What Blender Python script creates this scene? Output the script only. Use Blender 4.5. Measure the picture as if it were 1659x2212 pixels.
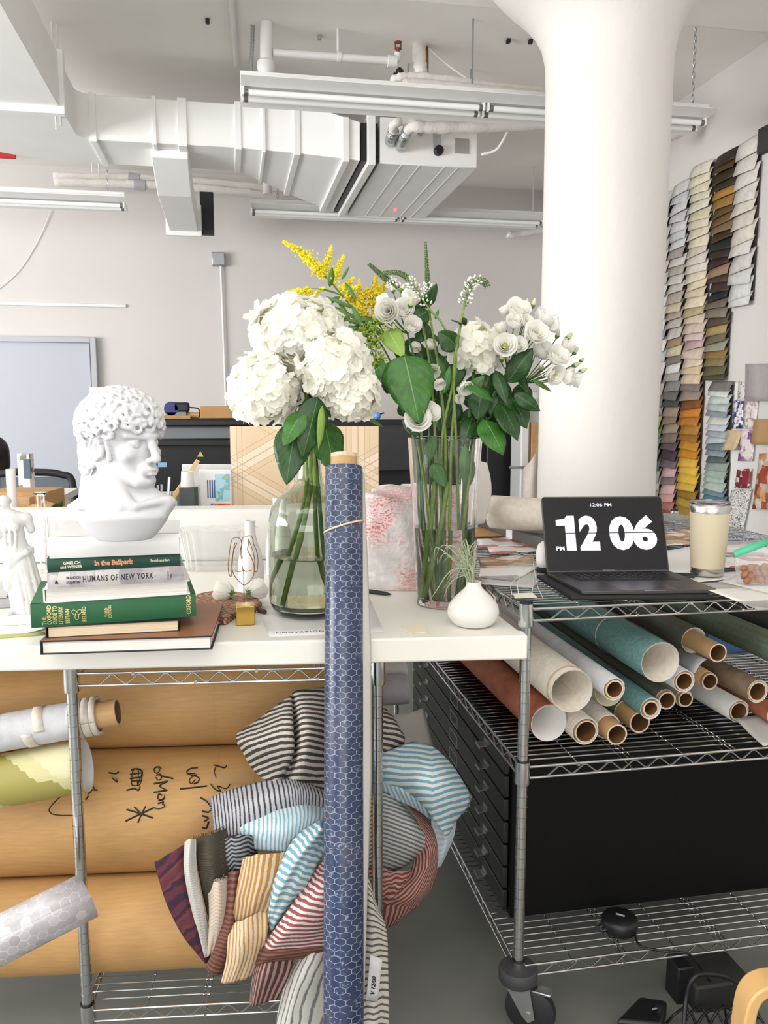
import bpy, math, random
import numpy as np
from mathutils import Vector, Matrix
for _o in list(bpy.data.objects):
	bpy.data.objects.remove(_o)
SC = bpy.context.scene
COL = SC.collection
R = math.radians
PI = math.pi
# ------------------------------------------------------------------ camera
CAM_H = 1.50
PITCH = 7.2
YAW = -10.46
FPX = 1790.0
IW, IH = 1659, 2212
cam_d = bpy.data.cameras.new('camera')
cam = bpy.data.objects.new('camera', cam_d)
COL.objects.link(cam)
cam_d.sensor_fit = 'HORIZONTAL'
cam_d.sensor_width = 36.0
cam_d.lens = 36.0 * FPX / IW
cam_d.clip_start = 0.05
cam.location = (0, 0, CAM_H)
cam.rotation_euler = (R(90 - PITCH), 0, R(YAW))
SC.camera = cam
# ------------------------------------------------------------------ light
SC.view_settings.view_transform = 'Standard'
SC.view_settings.look = 'None'
SC.view_settings.gamma = 1.0
SC.view_settings.use_curve_mapping = False
SC.view_settings.exposure = 0.08
world = bpy.data.worlds.new('daylight')
SC.world = world
world.use_nodes = True
world.node_tree.nodes['Background'].inputs[0].default_value = (0.98, 0.985, 1.0, 1)
world.node_tree.nodes['Background'].inputs[1].default_value = 1.5
def area(name, loc, target, sx, sy, power, col=(1, 1, 1)):
	l = bpy.data.lights.new(name, 'AREA')
	l.shape = 'RECTANGLE'
	l.size = sx
	l.size_y = sy
	l.energy = power
	l.color = col
	o = bpy.data.objects.new(name, l)
	COL.objects.link(o)
	o.location = loc
	d = Vector(target) - Vector(loc)
	o.rotation_euler = d.to_track_quat('-Z', 'Y').to_euler()
	return o
area('window_light_behind', (-1.2, -4.2, 1.7), (0.9, 4.6, 4.2), 4.6, 1.8, 105, (1.0, 0.985, 0.95))
area('window_light_side', (-6.2, 2.2, 1.7), (1.5, 4.0, 6.0), 5.0, 1.8, 500, (0.98, 0.985, 0.99))
area('overhead_fill', (-0.3, 0.1, 3.45), (0.15, 1.9, 0.9), 3.2, 1.6, 52, (1.0, 0.975, 0.93))  # added fill that lifts the table top and front, not a fitting of the room
# ------------------------------------------------------------------ pixels to places
_cp, _sp = math.cos(R(PITCH)), math.sin(R(PITCH))
_cy, _sy = math.cos(R(YAW)), math.sin(R(YAW))
FWD = Vector((-_sy * _cp, _cy * _cp, -_sp))
RGT = Vector((_cy, _sy, 0))
DWN = Vector((_sy * _sp, -_cy * _sp, -_cp))
CAMP = Vector((0, 0, CAM_H))
def ray(px, py):
	return FWD + RGT * ((px - IW / 2) / FPX) + DWN * ((py - IH / 2) / FPX)
def at(px, py, Z):
	return CAMP + ray(px, py) * Z
def onz(px, py, z):
	d = ray(px, py)
	return CAMP + d * ((z - CAM_H) / d.z)
def ony(px, py, y):
	d = ray(px, py)
	return CAMP + d * (y / d.y)
def onx(px, py, x):
	d = ray(px, py)
	return CAMP + d * (x / d.x)
def onplane(px, py, p, n):
	d = ray(px, py)
	return CAMP + d * ((Vector(p) - CAMP).dot(n) / d.dot(n))
def onvert(px, py, p, ang):
	"""the vertical plane through p that runs along direction ang (degrees)"""
	return onplane(px, py, p, Vector((-math.sin(R(ang)), math.cos(R(ang)), 0)))
def zfor(x, y, py):
	k = DWN - FWD * ((py - IH / 2) / FPX)
	return CAM_H - (k.x * x + k.y * y) / k.z
# ------------------------------------------------------------------ materials
def lin(c):
	return c / 12.92 if c <= 0.04045 else ((c + 0.055) / 1.055) ** 2.4
def C(r, g=None, b=None):
	if isinstance(r, (tuple, list)):
		r, g, b = r
	elif g is None:
		g = b = r
	return (lin(r / 255), lin(g / 255), lin(b / 255), 1)
MATS = {}
class NT:
	"""short hand for building a node material"""
	def __init__(s, name, rough=0.6, metal=0.0, spec=0.5):
		s.m = bpy.data.materials.new(name)
		s.m.use_nodes = True
		s.t = s.m.node_tree
		s.b = s.t.nodes['Principled BSDF']
		s.b.inputs['Roughness'].default_value = rough
		s.b.inputs['Metallic'].default_value = metal
		s.b.inputs['Specular IOR Level'].default_value = spec
	def n(s, kind, ins=None, **kw):
		nd = s.t.nodes.new(kind)
		for k, v in kw.items():
			setattr(nd, k, v)
		for k, v in (ins or {}).items():
			s.put(nd, k, v)
		return nd
	def put(s, nd, k, v):
		i = nd.inputs[k]
		if isinstance(v, bpy.types.NodeSocket):
			s.t.links.new(v, i)
		elif isinstance(v, bpy.types.Node):
			s.t.links.new(v.outputs[0], i)
		else:
			i.default_value = v
	def base(s, v):
		s.put(s.b, 'Base Color', v)
		return s
	def math(s, op, a, b=0.0, c=None):
		ins = {0: a, 1: b}
		if c is not None:
			ins[2] = c
		return s.n('ShaderNodeMath', ins, operation=op).outputs[0]
	def mix(s, f, a, b):
		nd = s.n('ShaderNodeMix', data_type='RGBA')
		s.put(nd, 0, f)
		s.put(nd, 6, a)
		s.put(nd, 7, b)
		return nd.outputs[2]
	def uv(s):
		if not hasattr(s, '_uv'):
			s._uv = s.n('ShaderNodeTexCoord')
		return s._uv.outputs['UV']
	def obj(s):
		if not hasattr(s, '_uv'):
			s._uv = s.n('ShaderNodeTexCoord')
		return s._uv.outputs['Object']
	def xyz(s, v):
		nd = s.n('ShaderNodeSeparateXYZ', {0: v})
		return nd.outputs[0], nd.outputs[1], nd.outputs[2]
	def comb(s, x, y, z=0.0):
		return s.n('ShaderNodeCombineXYZ', {0: x, 1: y, 2: z}).outputs[0]
	def noise(s, v, scale, detail=3.0, rough=0.55, dist=0.0):
		nd = s.n('ShaderNodeTexNoise', {'Scale': scale, 'Detail': detail, 'Roughness': rough, 'Distortion': dist})
		if v is not None:
			s.put(nd, 'Vector', v)
		return nd.outputs[0]
	def ramp(s, f, stops, interp='LINEAR'):
		nd = s.n('ShaderNodeValToRGB', {0: f})
		cr = nd.color_ramp
		cr.interpolation = interp
		while len(cr.elements) < len(stops):
			cr.elements.new(0.5)
		for e, (p, c) in zip(cr.elements, stops):
			e.position = p
			e.color = c
		return nd.outputs[0]
	def bump(s, h, strength=0.2, dist=0.01):
		nd = s.n('ShaderNodeBump', {'Height': h, 'Strength': strength, 'Distance': dist})
		s.put(s.b, 'Normal', nd.outputs[0])
		return s
def flat(name, col, rough=0.6, metal=0.0, spec=0.5, var=0.0, scale=8.0, bump=0.0, bscale=60.0, bdist=0.004):
	"""plain colour with a little mottling of its own and a fine relief"""
	if name in MATS:
		return MATS[name]
	t = NT(name, rough, metal, spec)
	c = C(col) if not isinstance(col, tuple) or len(col) == 3 else col
	if var > 0:
		f = t.noise(t.obj(), scale, 4)
		d = tuple(max(0, x * (1 - var)) for x in c[:3]) + (1,)
		e = tuple(min(1, x * (1 + var * 0.6)) for x in c[:3]) + (1,)
		t.base(t.ramp(f, [(0.3, d), (0.7, e)]))
	else:
		t.base(c)
	if bump > 0:
		t.bump(t.noise(t.obj(), bscale, 4), bump, bdist)
	MATS[name] = t.m
	return t.m
def glass(name, col=(1, 1, 1, 1), rough=0.0, ior=1.45):
	t = NT(name, rough)
	t.base(col)
	t.b.inputs['Transmission Weight'].default_value = 1.0
	t.b.inputs['IOR'].default_value = ior
	return t.m
# ------------------------------------------------------------------ meshes
WM = {}
class MB:
	def __init__(s, M=None):
		s.V, s.F, s.U, s.I = [], [], [], []
		s.M = M if M is not None else Matrix.Identity(4)
	def add(s, vs, fs, uvs=None, mi=0, M=None):
		n = len(s.V)
		T = s.M if M is None else s.M @ M
		s.V += [T @ Vector(v) for v in vs]
		if uvs is None:
			uvs = [(v[0], v[1]) for v in vs]
		for f in fs:
			s.F.append([n + i for i in f])
			s.U.append([uvs[i] for i in f])
			s.I.append(mi)
		return s
	def box(s, c, d, M=None, mi=0):
		x, y, z = c
		a, b, e = d[0] / 2, d[1] / 2, d[2] / 2
		vs = [(x + i * a, y + j * b, z + k * e) for k in (-1, 1) for j in (-1, 1) for i in (-1, 1)]
		fs = [(0, 2, 3, 1), (4, 5, 7, 6), (0, 1, 5, 4), (2, 6, 7, 3), (0, 4, 6, 2), (1, 3, 7, 5)]
		n = len(s.V)
		T = s.M if M is None else s.M @ M
		s.V += [T @ Vector(v) for v in vs]
		ax = [(0, 1), (0, 1), (0, 2), (0, 2), (1, 2), (1, 2)]
		for f, (p, q) in zip(fs, ax):
			s.F.append([n + i for i in f])
			s.U.append([(vs[i][p], vs[i][q]) for i in f])
			s.I.append(mi)
		return s
	def tube(s, pts, r, n=8, caps=True, mi=0, closed=False, M=None, flat_=1.0):
		pts = [Vector(p) for p in pts]
		k = len(pts)
		rs = r if isinstance(r, (list, tuple)) else [r] * k
		tan = []
		for i in range(k):
			if closed:
				t = pts[(i + 1) % k] - pts[i - 1]
			else:
				t = pts[min(i + 1, k - 1)] - pts[max(i - 1, 0)]
			tan.append(t.normalized() if t.length > 1e-9 else Vector((0, 0, 1)))
		up = Vector((0, 0, 1)) if abs(tan[0].z) < 0.9 else Vector((1, 0, 0))
		nrm = (up - tan[0] * up.dot(tan[0])).normalized()
		vs, us = [], []
		L = 0
		rows = k + 1 if closed else k
		for i0 in range(rows):
			i = i0 % k
			if i0 > 0:
				ax = tan[i - 1].cross(tan[i]) if i0 < k or closed else None
				nrm = (nrm - tan[i] * nrm.dot(tan[i])).normalized()
				L += (pts[i] - pts[i - 1]).length
			bi = tan[i].cross(nrm)
			for j in range(n + 1):
				a = 2 * PI * j / n
				vs.append(pts[i] + nrm * (math.cos(a) * rs[i]) + bi * (math.sin(a) * rs[i] * flat_))
				us.append((j / n, L))
		w = n + 1
		# share the seam so that the tube is one closed skin
		fs, fu = [], []
		for i in range(rows - 1):
			for j in range(n):
				fs.append((i * w + j, i * w + j + 1, (i + 1) * w + j + 1, (i + 1) * w + j))
		s._seam(vs, us, fs, w, n, rows, mi, M, caps and not closed, closed)
		return s
	def _seam(s, vs, us, fs, w, n, rows, mi, M, caps, closed):
		T = s.M if M is None else s.M @ M
		base = len(s.V)
		rr = rows - 1 if closed else rows
		for i in range(rr):
			s.V += [T @ Vector(vs[i * w + j]) for j in range(n)]
		def ix(q):
			i, j = divmod(q, w)
			return base + (i % rr) * n + (j % n)
		for f in fs:
			s.F.append([ix(q) for q in f])
			s.U.append([us[q] for q in f])
			s.I.append(mi)
		if caps:
			for i, rev in ((0, True), (rows - 1, False)):
				ring = [base + i * n + j for j in range(n)]
				if rev:
					ring = ring[::-1]
				s.F.append(ring)
				s.U.append([(0.5 + 0.01 * math.cos(2 * PI * q / n), 0.5 + 0.01 * math.sin(2 * PI * q / n)) for q in range(n)])
				s.I.append(mi)
	def lathe(s, prof, n=32, M=None, mi=0, caps=True, uvscale=None):
		"""prof: (radius, z) from one end to the other; optional (r, z, material)"""
		vs, us = [], []
		L = 0
		for i, p in enumerate(prof):
			if i:
				L += math.hypot(p[0] - prof[i - 1][0], p[1] - prof[i - 1][1])
			for j in range(n + 1):
				a = 2 * PI * j / n
				vs.append((p[0] * math.cos(a), p[0] * math.sin(a), p[1]))
				us.append((j / n, L))
		w = n + 1
		k = len(prof)
		T = s.M if M is None else s.M @ M
		base = len(s.V)
		for i in range(k):
			s.V += [T @ Vector(vs[i * w + j]) for j in range(n)]
		for i in range(k - 1):
			m_i = prof[i][2] if len(prof[i]) > 2 else mi
			for j in range(n):
				q = (i * w + j, i * w + j + 1, (i + 1) * w + j + 1, (i + 1) * w + j)
				s.F.append([base + (x // w) * n + (x % w) % n for x in q])
				s.U.append([us[x] for x in q])
				s.I.append(m_i)
		if caps:
			for i, rev in ((0, True), (k - 1, False)):
				if prof[i][0] < 1e-6:
					continue
				ring = [base + i * n + j for j in range(n)]
				if rev:
					ring = ring[::-1]
				s.F.append(ring)
				s.U.append([(0.5 + prof[i][0] * math.cos(2 * PI * q / n), 0.5 + prof[i][0] * math.sin(2 * PI * q / n)) for q in range(n)])
				s.I.append(prof[i][2] if len(prof[i]) > 2 else mi)
		return s
	def sheet(s, fn, nu, nv, mi=0, M=None, uv=None):
		vs, us = [], []
		for i in range(nu + 1):
			for j in range(nv + 1):
				u, v = i / nu, j / nv
				vs.append(fn(u, v))
				us.append(uv(u, v) if uv else (u, v))
		fs = []
		w = nv + 1
		for i in range(nu):
			for j in range(nv):
				fs.append((i * w + j, (i + 1) * w + j, (i + 1) * w + j + 1, i * w + j + 1))
		return s.add(vs, fs, us, mi, M)
	def poly(s, pts2, z0, z1, M=None, mi=0):
		"""a prism: outline in the local xy plane from z0 to z1"""
		n = len(pts2)
		vs = [(p[0], p[1], z0) for p in pts2] + [(p[0], p[1], z1) for p in pts2]
		fs = [tuple(range(n))[::-1], tuple(range(n, 2 * n))]
		fs += [(i, (i + 1) % n, n + (i + 1) % n, n + i) for i in range(n)]
		return s.add(vs, fs, None, mi, M)
	def build(s, name, mats, parent=None, smooth=40, bevel=0.0, bseg=2, solid=0.0, sub=0, weld=False, origin=None, soff=0.0):
		if not isinstance(mats, (list, tuple)):
			mats = [mats]
		me = bpy.data.meshes.new(name)
		if parent is not None:
			inv = WM[parent.name].inverted()
			o_m = WM[parent.name]
		else:
			if origin is None:
				xs = [v.x for v in s.V]
				ys = [v.y for v in s.V]
				zs = [v.z for v in s.V]
				origin = Vector(((min(xs) + max(xs)) / 2, (min(ys) + max(ys)) / 2, min(zs)))
			o_m = Matrix.Translation(origin)
			inv = o_m.inverted()
		me.from_pydata([inv @ v for v in s.V], [], s.F)
		uvl = me.uv_layers.new(name='UVMap')
		fl = [c for f in s.U for p in f for c in (p[0], p[1])]
		uvl.data.foreach_set('uv', fl)
		me.polygons.foreach_set('material_index', s.I)
		for m in mats:
			me.materials.append(m)
		if smooth:
			me.polygons.foreach_set('use_smooth', [True] * len(s.F))
			me.update()
			if smooth < 180:
				me.set_sharp_from_angle(angle=R(smooth))
		me.update()
		o = bpy.data.objects.new(name, me)
		COL.objects.link(o)
		if parent is not None:
			o.parent = parent
		else:
			o.matrix_world = o_m
		WM[o.name] = o_m
		if solid:
			md = o.modifiers.new('thickness', 'SOLIDIFY')
			md.thickness = solid
			md.offset = soff
		if bevel:
			md = o.modifiers.new('bevel', 'BEVEL')
			md.width = bevel
			md.segments = bseg
			md.limit_method = 'ANGLE'
			md.angle_limit = R(40)
		if sub:
			md = o.modifiers.new('subdivision', 'SUBSURF')
			md.levels = md.render_levels = sub
		return o
def thing(name, label, cat, loc=(0, 0, 0), rotz=0.0, group=None, M=None):
	o = bpy.data.objects.new(name, None)
	o.empty_display_size = 0.05
	COL.objects.link(o)
	W = M if M is not None else Matrix.Translation(Vector(loc)) @ Matrix.Rotation(R(rotz), 4, 'Z')
	o.matrix_world = W
	WM[o.name] = W
	return tag(o, label, cat, group)
def tag(o, label, cat, group=None, kind=None):
	o['label'] = label
	o['category'] = cat
	if group:
		o['group'] = group
	if kind:
		o['kind'] = kind
	return o
def struct(o, label=None):
	o['kind'] = 'structure'
	if label:
		o['label'] = label
	return o
def frame(loc, rotz=0.0, M=None):
	W = Matrix.Translation(Vector(loc)) @ Matrix.Rotation(R(rotz), 4, 'Z')
	return W if M is None else W @ M
def basis(o, x, y, z):
	"""a matrix from origin and three axes"""
	m = Matrix.Identity(4)
	for i, a in enumerate((x, y, z)):
		m[0][i], m[1][i], m[2][i] = a[0], a[1], a[2]
	m[0][3], m[1][3], m[2][3] = o[0], o[1], o[2]
	return m
def axis_frame(p, q):
	"""origin p, local z towards q"""
	z = (Vector(q) - Vector(p)).normalized()
	x = Vector((0, 0, 1)).cross(z)
	if x.length < 1e-4:
		x = Vector((1, 0, 0))
	x.normalize()
	return basis(p, x, z.cross(x), z)
def text_mb(s, size, M, depth=0.0004, align='LEFT', bold=0.0, sx=1.0, spacing=1.0, shear=0.0, mb=None, valign='TOP_BASELINE'):
	"""lettering as solid mesh; M places its local xy plane"""
	cu = bpy.data.curves.new('lettering', 'FONT')
	cu.body = s
	cu.size = size
	cu.align_x = align
	cu.extrude = depth
	cu.offset = bold
	cu.space_character = spacing
	cu.shear = shear
	cu.resolution_u = 4 if size > 0.5 else 2
	o = bpy.data.objects.new('lettering', cu)
	COL.objects.link(o)
	dg = bpy.context.evaluated_depsgraph_get()
	dg.update()
	me = o.evaluated_get(dg).to_mesh()
	vs = [(v.co.x * sx, v.co.y, v.co.z) for v in me.vertices]
	fs = [tuple(p.vertices) for p in me.polygons]
	o.evaluated_get(dg).to_mesh_clear()
	bpy.data.objects.remove(o)
	bpy.data.curves.remove(cu)
	if mb is None:
		mb = MB()
	mb.add(vs, fs, None, 0, M)
	return mb
def catmull(pts, n=8, closed=False):
	pts = [Vector(p) for p in pts]
	k = len(pts)
	out = []
	rng = range(k if closed else k - 1)
	for i in rng:
		p1, p2 = pts[i], pts[(i + 1) % k]
		p0 = pts[i - 1] if (i > 0 or closed) else p1 * 2 - p2
		p3 = pts[(i + 2) % k] if (i + 2 < k or closed) else p2 * 2 - p1
		for j in range(n):
			t = j / n
			out.append(0.5 * ((2 * p1) + (p2 - p0) * t + (2 * p0 - 5 * p1 + 4 * p2 - p3) * t * t + (3 * p1 - p0 - 3 * p2 + p3) * t ** 3))
	if not closed:
		out.append(pts[-1])
	return out
# ------------------------------------------------------------------ the room
YB, XR, ZC = 8.0, 3.1, 3.6
XL, YF = -7.0, -5.0
m_wall = flat('painted_plaster_wall', (213, 208, 205), 0.85, var=0.03, scale=1.2, bump=0.12, bscale=14, bdist=0.01)
m_ceil = flat('painted_concrete_ceiling', (252, 249, 244), 0.9, var=0.05, scale=1.0, bump=0.2, bscale=9, bdist=0.012)
m_col = flat('thick_white_column_paint', (219, 215, 210), 0.6, var=0.02, scale=3, bump=0.25, bscale=22, bdist=0.008)
m_duct = flat('white_painted_sheet_metal', (247, 246, 244), 0.55, var=0.03, scale=3, bump=0.05, bscale=10)
m_trim = flat('white_gloss_paint', (232, 230, 229), 0.4)
m_door = flat('pale_grey_door_paint', (184, 187, 198), 0.5, var=0.02, scale=1)
m_dframe = flat('grey_door_frame_paint', (182, 184, 188), 0.5)
m_black = flat('matt_black', (16, 16, 18), 0.5)
m_dark = flat('dark_rubber', (30, 30, 33), 0.6)
t = NT('grey_painted_floor', 0.42)
f = t.noise(t.obj(), 1.6, 5)
t.base(t.ramp(f, [(0.3, C(104, 106, 101)), (0.7, C(128, 129, 123))]))
t.bump(t.noise(t.obj(), 30, 4), 0.05, 0.01)
m_floor = t.m
m_steel = flat('galvanised_steel', (170, 172, 175), 0.4, 0.8)
m_chrome = NT('bright_chrome', 0.16, 1.0).base(C(206, 207, 208)).m
m_foil = flat('crumpled_foil', (205, 207, 210), 0.25, 0.9, bump=0.8, bscale=90, bdist=0.01)
m_wrap = flat('white_cloth_pipe_wrap', (232, 228, 222), 0.85, var=0.05, scale=20, bump=0.5, bscale=45, bdist=0.01)
m_tape = flat('grey_tape', (176, 177, 180), 0.5)
m_copper = flat('copper_pipe', (160, 96, 66), 0.35, 0.8)
m_red = flat('red_paint', (190, 40, 44), 0.5)
struct(MB().box(((XL + 6) / 2, (YB + YF) / 2, -0.05), (6 - XL, YB - YF + 1, 0.1)).build('floor', m_floor), 'grey painted concrete floor of the studio')
struct(MB().box(((XL + XR) / 2, YB + 0.1, ZC / 2), (XR - XL + 0.4, 0.2, ZC)).build('wall_back', m_wall), 'white plaster wall at the far end of the studio')
struct(MB().box((XR + 0.1, (YB + YF) / 2, ZC / 2), (0.2, YB - YF, ZC)).build('wall_right', m_wall), 'white plaster wall hung with sample strips')
struct(MB().box(((XL + XR) / 2, (YB + YF) / 2, ZC + 0.1), (XR - XL + 0.4, YB - YF + 0.4, 0.2)).build('ceiling', m_ceil), 'off-white concrete ceiling')
# the unseen sides: window walls with low parapets that let daylight in
struct(MB().box(((XL + XR) / 2, YF - 0.1, 0.5), (XR - XL + 0.4, 0.2, 1.0)).box(((XL + XR) / 2, YF - 0.1, ZC - 0.15), (XR - XL + 0.4, 0.2, 0.3)).build('wall_front', m_wall), 'low window parapet behind the viewer')
struct(MB().box((XL - 0.1, (YB + YF) / 2, 0.5), (0.2, YB - YF, 1.0)).box((XL - 0.1, (YB + YF) / 2, ZC - 0.15), (0.2, YB - YF, 0.3)).build('wall_left', m_wall), 'low window parapet along the left side')
# dropped slab round the column head
dp = ony(772, 10, 4.35)
struct(MB().box(((dp.x + XR) / 2 + 0.0, (dp.y + 1.6) / 2, ZC - 0.045), (XR - dp.x, dp.y - 1.6, 0.09)).build('trim_1', m_ceil, bevel=0.04, bseg=4), 'dropped concrete slab around the column head')
# column: round shaft with a flared head
cb = at(1288, 1000, 3.78)
CX, CY = cb.x, cb.y
prof = [(0.262, 0.0), (0.262, 1.2), (0.264, 2.2), (0.266, 2.86), (0.27, 2.97), (0.285, 3.045), (0.315, 3.11), (0.36, 3.17), (0.42, 3.23), (0.47, 3.29), (0.49, 3.36), (0.5, 3.505)]
m = MB()
n = 64
vs, fs, us = [], [], []
for i, (r_, z) in enumerate(prof):
	off = max(0.0, (r_ - 0.266)) * 0.28
	for j in range(n):
		a = 2 * PI * j / n
		vs.append((CX - off + r_ * math.cos(a), CY - off * 0.4 + r_ * math.sin(a), z))
		us.append((j / n, z))
for i in range(len(prof) - 1):
	for j in range(n):
		fs.append((i * n + j, i * n + (j + 1) % n, (i + 1) * n + (j + 1) % n, (i + 1) * n + j))
m.add(vs, fs, us)
struct(tag(m.build('column', m_col, smooth=180), 'thick round white column with a flared head behind the laptop', 'column'))
# door in the back wall
a = ony(-60, 738, YB)
b = ony(197, 742, YB)
d = MB()
d.box(((a.x + b.x) / 2 - 0.1, YB - 0.02, a.z / 2), (b.x - a.x - 0.02 + 0.2, 0.04, a.z))
od = struct(d.build('door_1', m_door, bevel=0.004), 'pale grey flush door at the far left')
d = MB()
d.box((b.x + 0.025, YB - 0.035, (a.z + 0.05) / 2), (0.05, 0.07, a.z + 0.05))
d.box(((a.x + b.x) / 2 - 0.125, YB - 0.035, a.z + 0.025), (b.x - a.x + 0.25, 0.07, 0.05))
d.build('door_frame', m_dframe, od, bevel=0.004)
# ------------------------------------------------------------------ things on the back wall
jb = ony(472, 562, YB)
th = thing('junction_box', 'grey steel junction box with a thin conduit on the far wall', 'electrical box', (jb.x, YB, jb.z - 0.06))
MB().box((jb.x, YB - 0.035, jb.z), (0.12, 0.07, 0.12)).build('box_body', m_steel, th, bevel=0.006)
MB().box((jb.x, YB - 0.074, jb.z), (0.105, 0.008, 0.105)).build('cover_plate', m_steel, th, bevel=0.003)
MB().tube([(jb.x + 0.02, YB - 0.03, jb.z - 0.06), (jb.x + 0.045, YB - 0.03, 1.0)], 0.011, 10).build('conduit', m_trim, th)
a = ony(-30, 655, YB)
b = ony(273, 660, YB)
tag(MB().box(((a.x + b.x) / 2, YB - 0.012, a.z), (b.x - a.x, 0.024, 0.028)).build('cable_raceway', m_trim, bevel=0.004), 'thin white cable raceway along the wall above the door', 'raceway')
pts = [ony(110, 455, YB - 0.02), ony(85, 515, YB - 0.012), ony(45, 580, YB - 0.012), ony(0, 622, YB - 0.012), ony(-30, 640, YB - 0.012)]
tag(MB().tube(catmull(pts, 6), 0.004, 6).build('wall_wire', m_trim), 'thin loose wire drooping down the wall above the door', 'wire')
a = ony(-40, 330, 7.6)
tag(MB().box((a.x + 0.1, 7.6, a.z - 0.01), (0.33, 0.03, 0.05)).build('red_sign_edge', m_red, bevel=0.004), 'red strip just showing at the left under the curved duct', 'sign')
# ------------------------------------------------------------------ ducts
def rect(m, secs, mi=0, cap=True):
	"""loft of quads"""
	vs, fs = [], []
	for q in secs:
		vs += [tuple(p) for p in q]
	for i in range(len(secs) - 1):
		for j in range(4):
			fs.append((i * 4 + j, i * 4 + (j + 1) % 4, (i + 1) * 4 + (j + 1) % 4, (i + 1) * 4 + j))
	if cap:
		fs.append((3, 2, 1, 0))
		k = (len(secs) - 1) * 4
		fs.append((k, k + 1, k + 2, k + 3))
	m.add(vs, fs, None, mi)
def secx(x, yf, yb, z0, z1, sl=0.0):
	return [(x, yf, z0), (x + sl, yb, z0), (x + sl, yb, z1), (x, yf, z1)]
YD0, YD1, ZD0, ZD1 = 5.5, 6.02, 3.11, 3.37
xq = lambda px, py=320, y=YD0: ony(px, py, y).x
XD = [xq(p) for p in (165, 203, 335, 395, 515, 570, 640)]
XM1 = xq(135, 270, 5.0)
duct = thing('air_duct', 'white rectangular air duct bending across the ceiling to the air handler', 'duct', (XD[2], YD0, ZD0))
m = MB()
xe = xq(778, 300, 5.35)
secs = [secx(XM1 + max(0.1, XD[0] - XM1), YD0, YD1, ZD0, ZD1), secx(XD[4], YD0, YD1, ZD0, ZD1), secx(XD[6], YD0 - 0.06, YD1 + 0.42, ZD0 - 0.03, ZD1 + 0.02), secx(xe, 5.35, 6.75, 3.03, 3.26)]
rect(m, secs)
m.build('cross_duct', m_duct, duct, smooth=0, bevel=0.006)
# elbow towards the camera
m = MB()
W_M = 0.86
elb = [[(XM1, 5.02, ZD0), (XM1 - W_M, 5.02, ZD0), (XM1 - W_M, 5.02, ZD1), (XM1, 5.02, ZD1)]]
ri = max(0.1, XD[0] - XM1)
for i in range(11):
	a = i / 10 * PI / 2
	wv = W_M * (1 - i / 10) + (YD1 - YD0) * i / 10
	p_i = (XM1 + ri - math.cos(a) * ri, YD0 - ri + math.sin(a) * ri)
	p_o = (XM1 + ri - math.cos(a) * (ri + W_M), YD0 - ri + math.sin(a) * (ri + YD1 - YD0))
	elb.append([(p_i[0], p_i[1], ZD0), (p_o[0], p_o[1], ZD0), (p_o[0], p_o[1], ZD1), (p_i[0], p_i[1], ZD1)])
rect(m, elb)
m.build('elbow', m_duct, duct, smooth=30)
# the length that comes towards the camera
m = MB()
m.box((XM1 - W_M / 2, (5.0 + 0.8) / 2, (ZD0 + ZD1) / 2 + 0.01), (W_M, 5.0 - 0.8, ZD1 - ZD0 + 0.02))
m.build('main_duct', m_duct, duct, smooth=0, bevel=0.006)
m = MB()
m.box((XM1 - W_M / 2, 4.98, (ZD0 + ZD1) / 2), (W_M + 0.05, 0.06, ZD1 - ZD0 + 0.07))
m.build('flange', m_duct, duct, smooth=0, bevel=0.006)
for x, w in ((XD[1], 0.02), (XD[2], 0.012), (XD[3], 0.028), (XD[4], 0.02), (XD[5], 0.01)):
	m = MB()
	k = 0.012
	yf, yb, z0, z1 = YD0 - k, YD1 + k, ZD0 - k, ZD1 + k
	if x > XD[4] + 0.05:
		yf, yb, z0 = YD0 - 0.045, YD1 + 0.21, ZD0 - 0.03
	rect(m, [secx(x - w, yf, yb, z0, z1, 0.0), secx(x + w, yf, yb, z0, z1, 0.0)])
	m.build('seam_band', m_duct, duct, smooth=0, bevel=0.003)
for x, q in ((XD[6], 0.0), (xe - 0.09, 1.0)):
	m = MB()
	k = 0.014
	yf = (YD0 - 0.06) * (1 - q) + 5.36 * q
	yb = (YD1 + 0.42) * (1 - q) + 6.70 * q
	z0 = (ZD0 - 0.03) * (1 - q) + 3.032 * q
	z1 = (ZD1 + 0.02) * (1 - q) + 3.27 * q
	rect(m, [secx(x - 0.02, yf - k, yb + k, z0 - k, z1 + k), secx(x + 0.02, yf - k, yb + k, z0 - k, z1 + k)])
	m.build('seam_band', m_duct, duct, smooth=0, bevel=0.003)
# branch to a grille
bx0, bx1 = xq(338, 372, 6.0), xq(412, 372, 6.0)
bd = duct
m = MB()
bz0, bz1 = 2.93, 3.11
rect(m, [[(bx0, 5.62, bz0 + 0.13), (bx1, 5.62, bz0 + 0.13), (bx1, 5.62, bz1), (bx0, 5.62, bz1)], [(bx0, 6.05, bz0), (bx1, 6.05, bz0), (bx1, 6.05, bz1), (bx0, 6.05, bz1)], [(bx0, 7.2, bz0), (bx1, 7.2, bz0), (bx1, 7.2, bz1), (bx0, 7.2, bz1)]])
m.build('branch_body', m_duct, bd, smooth=0, bevel=0.005)
m = MB()
m.box(((bx0 + bx1) / 2, 7.22, (bz0 + bz1) / 2), (bx1 - bx0 + 0.06, 0.05, bz1 - bz0 + 0.07))
m.build('branch_flange', m_duct, bd, smooth=0, bevel=0.005)
m = MB()
m.box((bx1 + 0.075, 7.27, (bz0 + bz1) / 2 + 0.07), (0.11, 0.06, 0.34))
m.build('grille', m_dark, bd, bevel=0.004)
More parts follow.
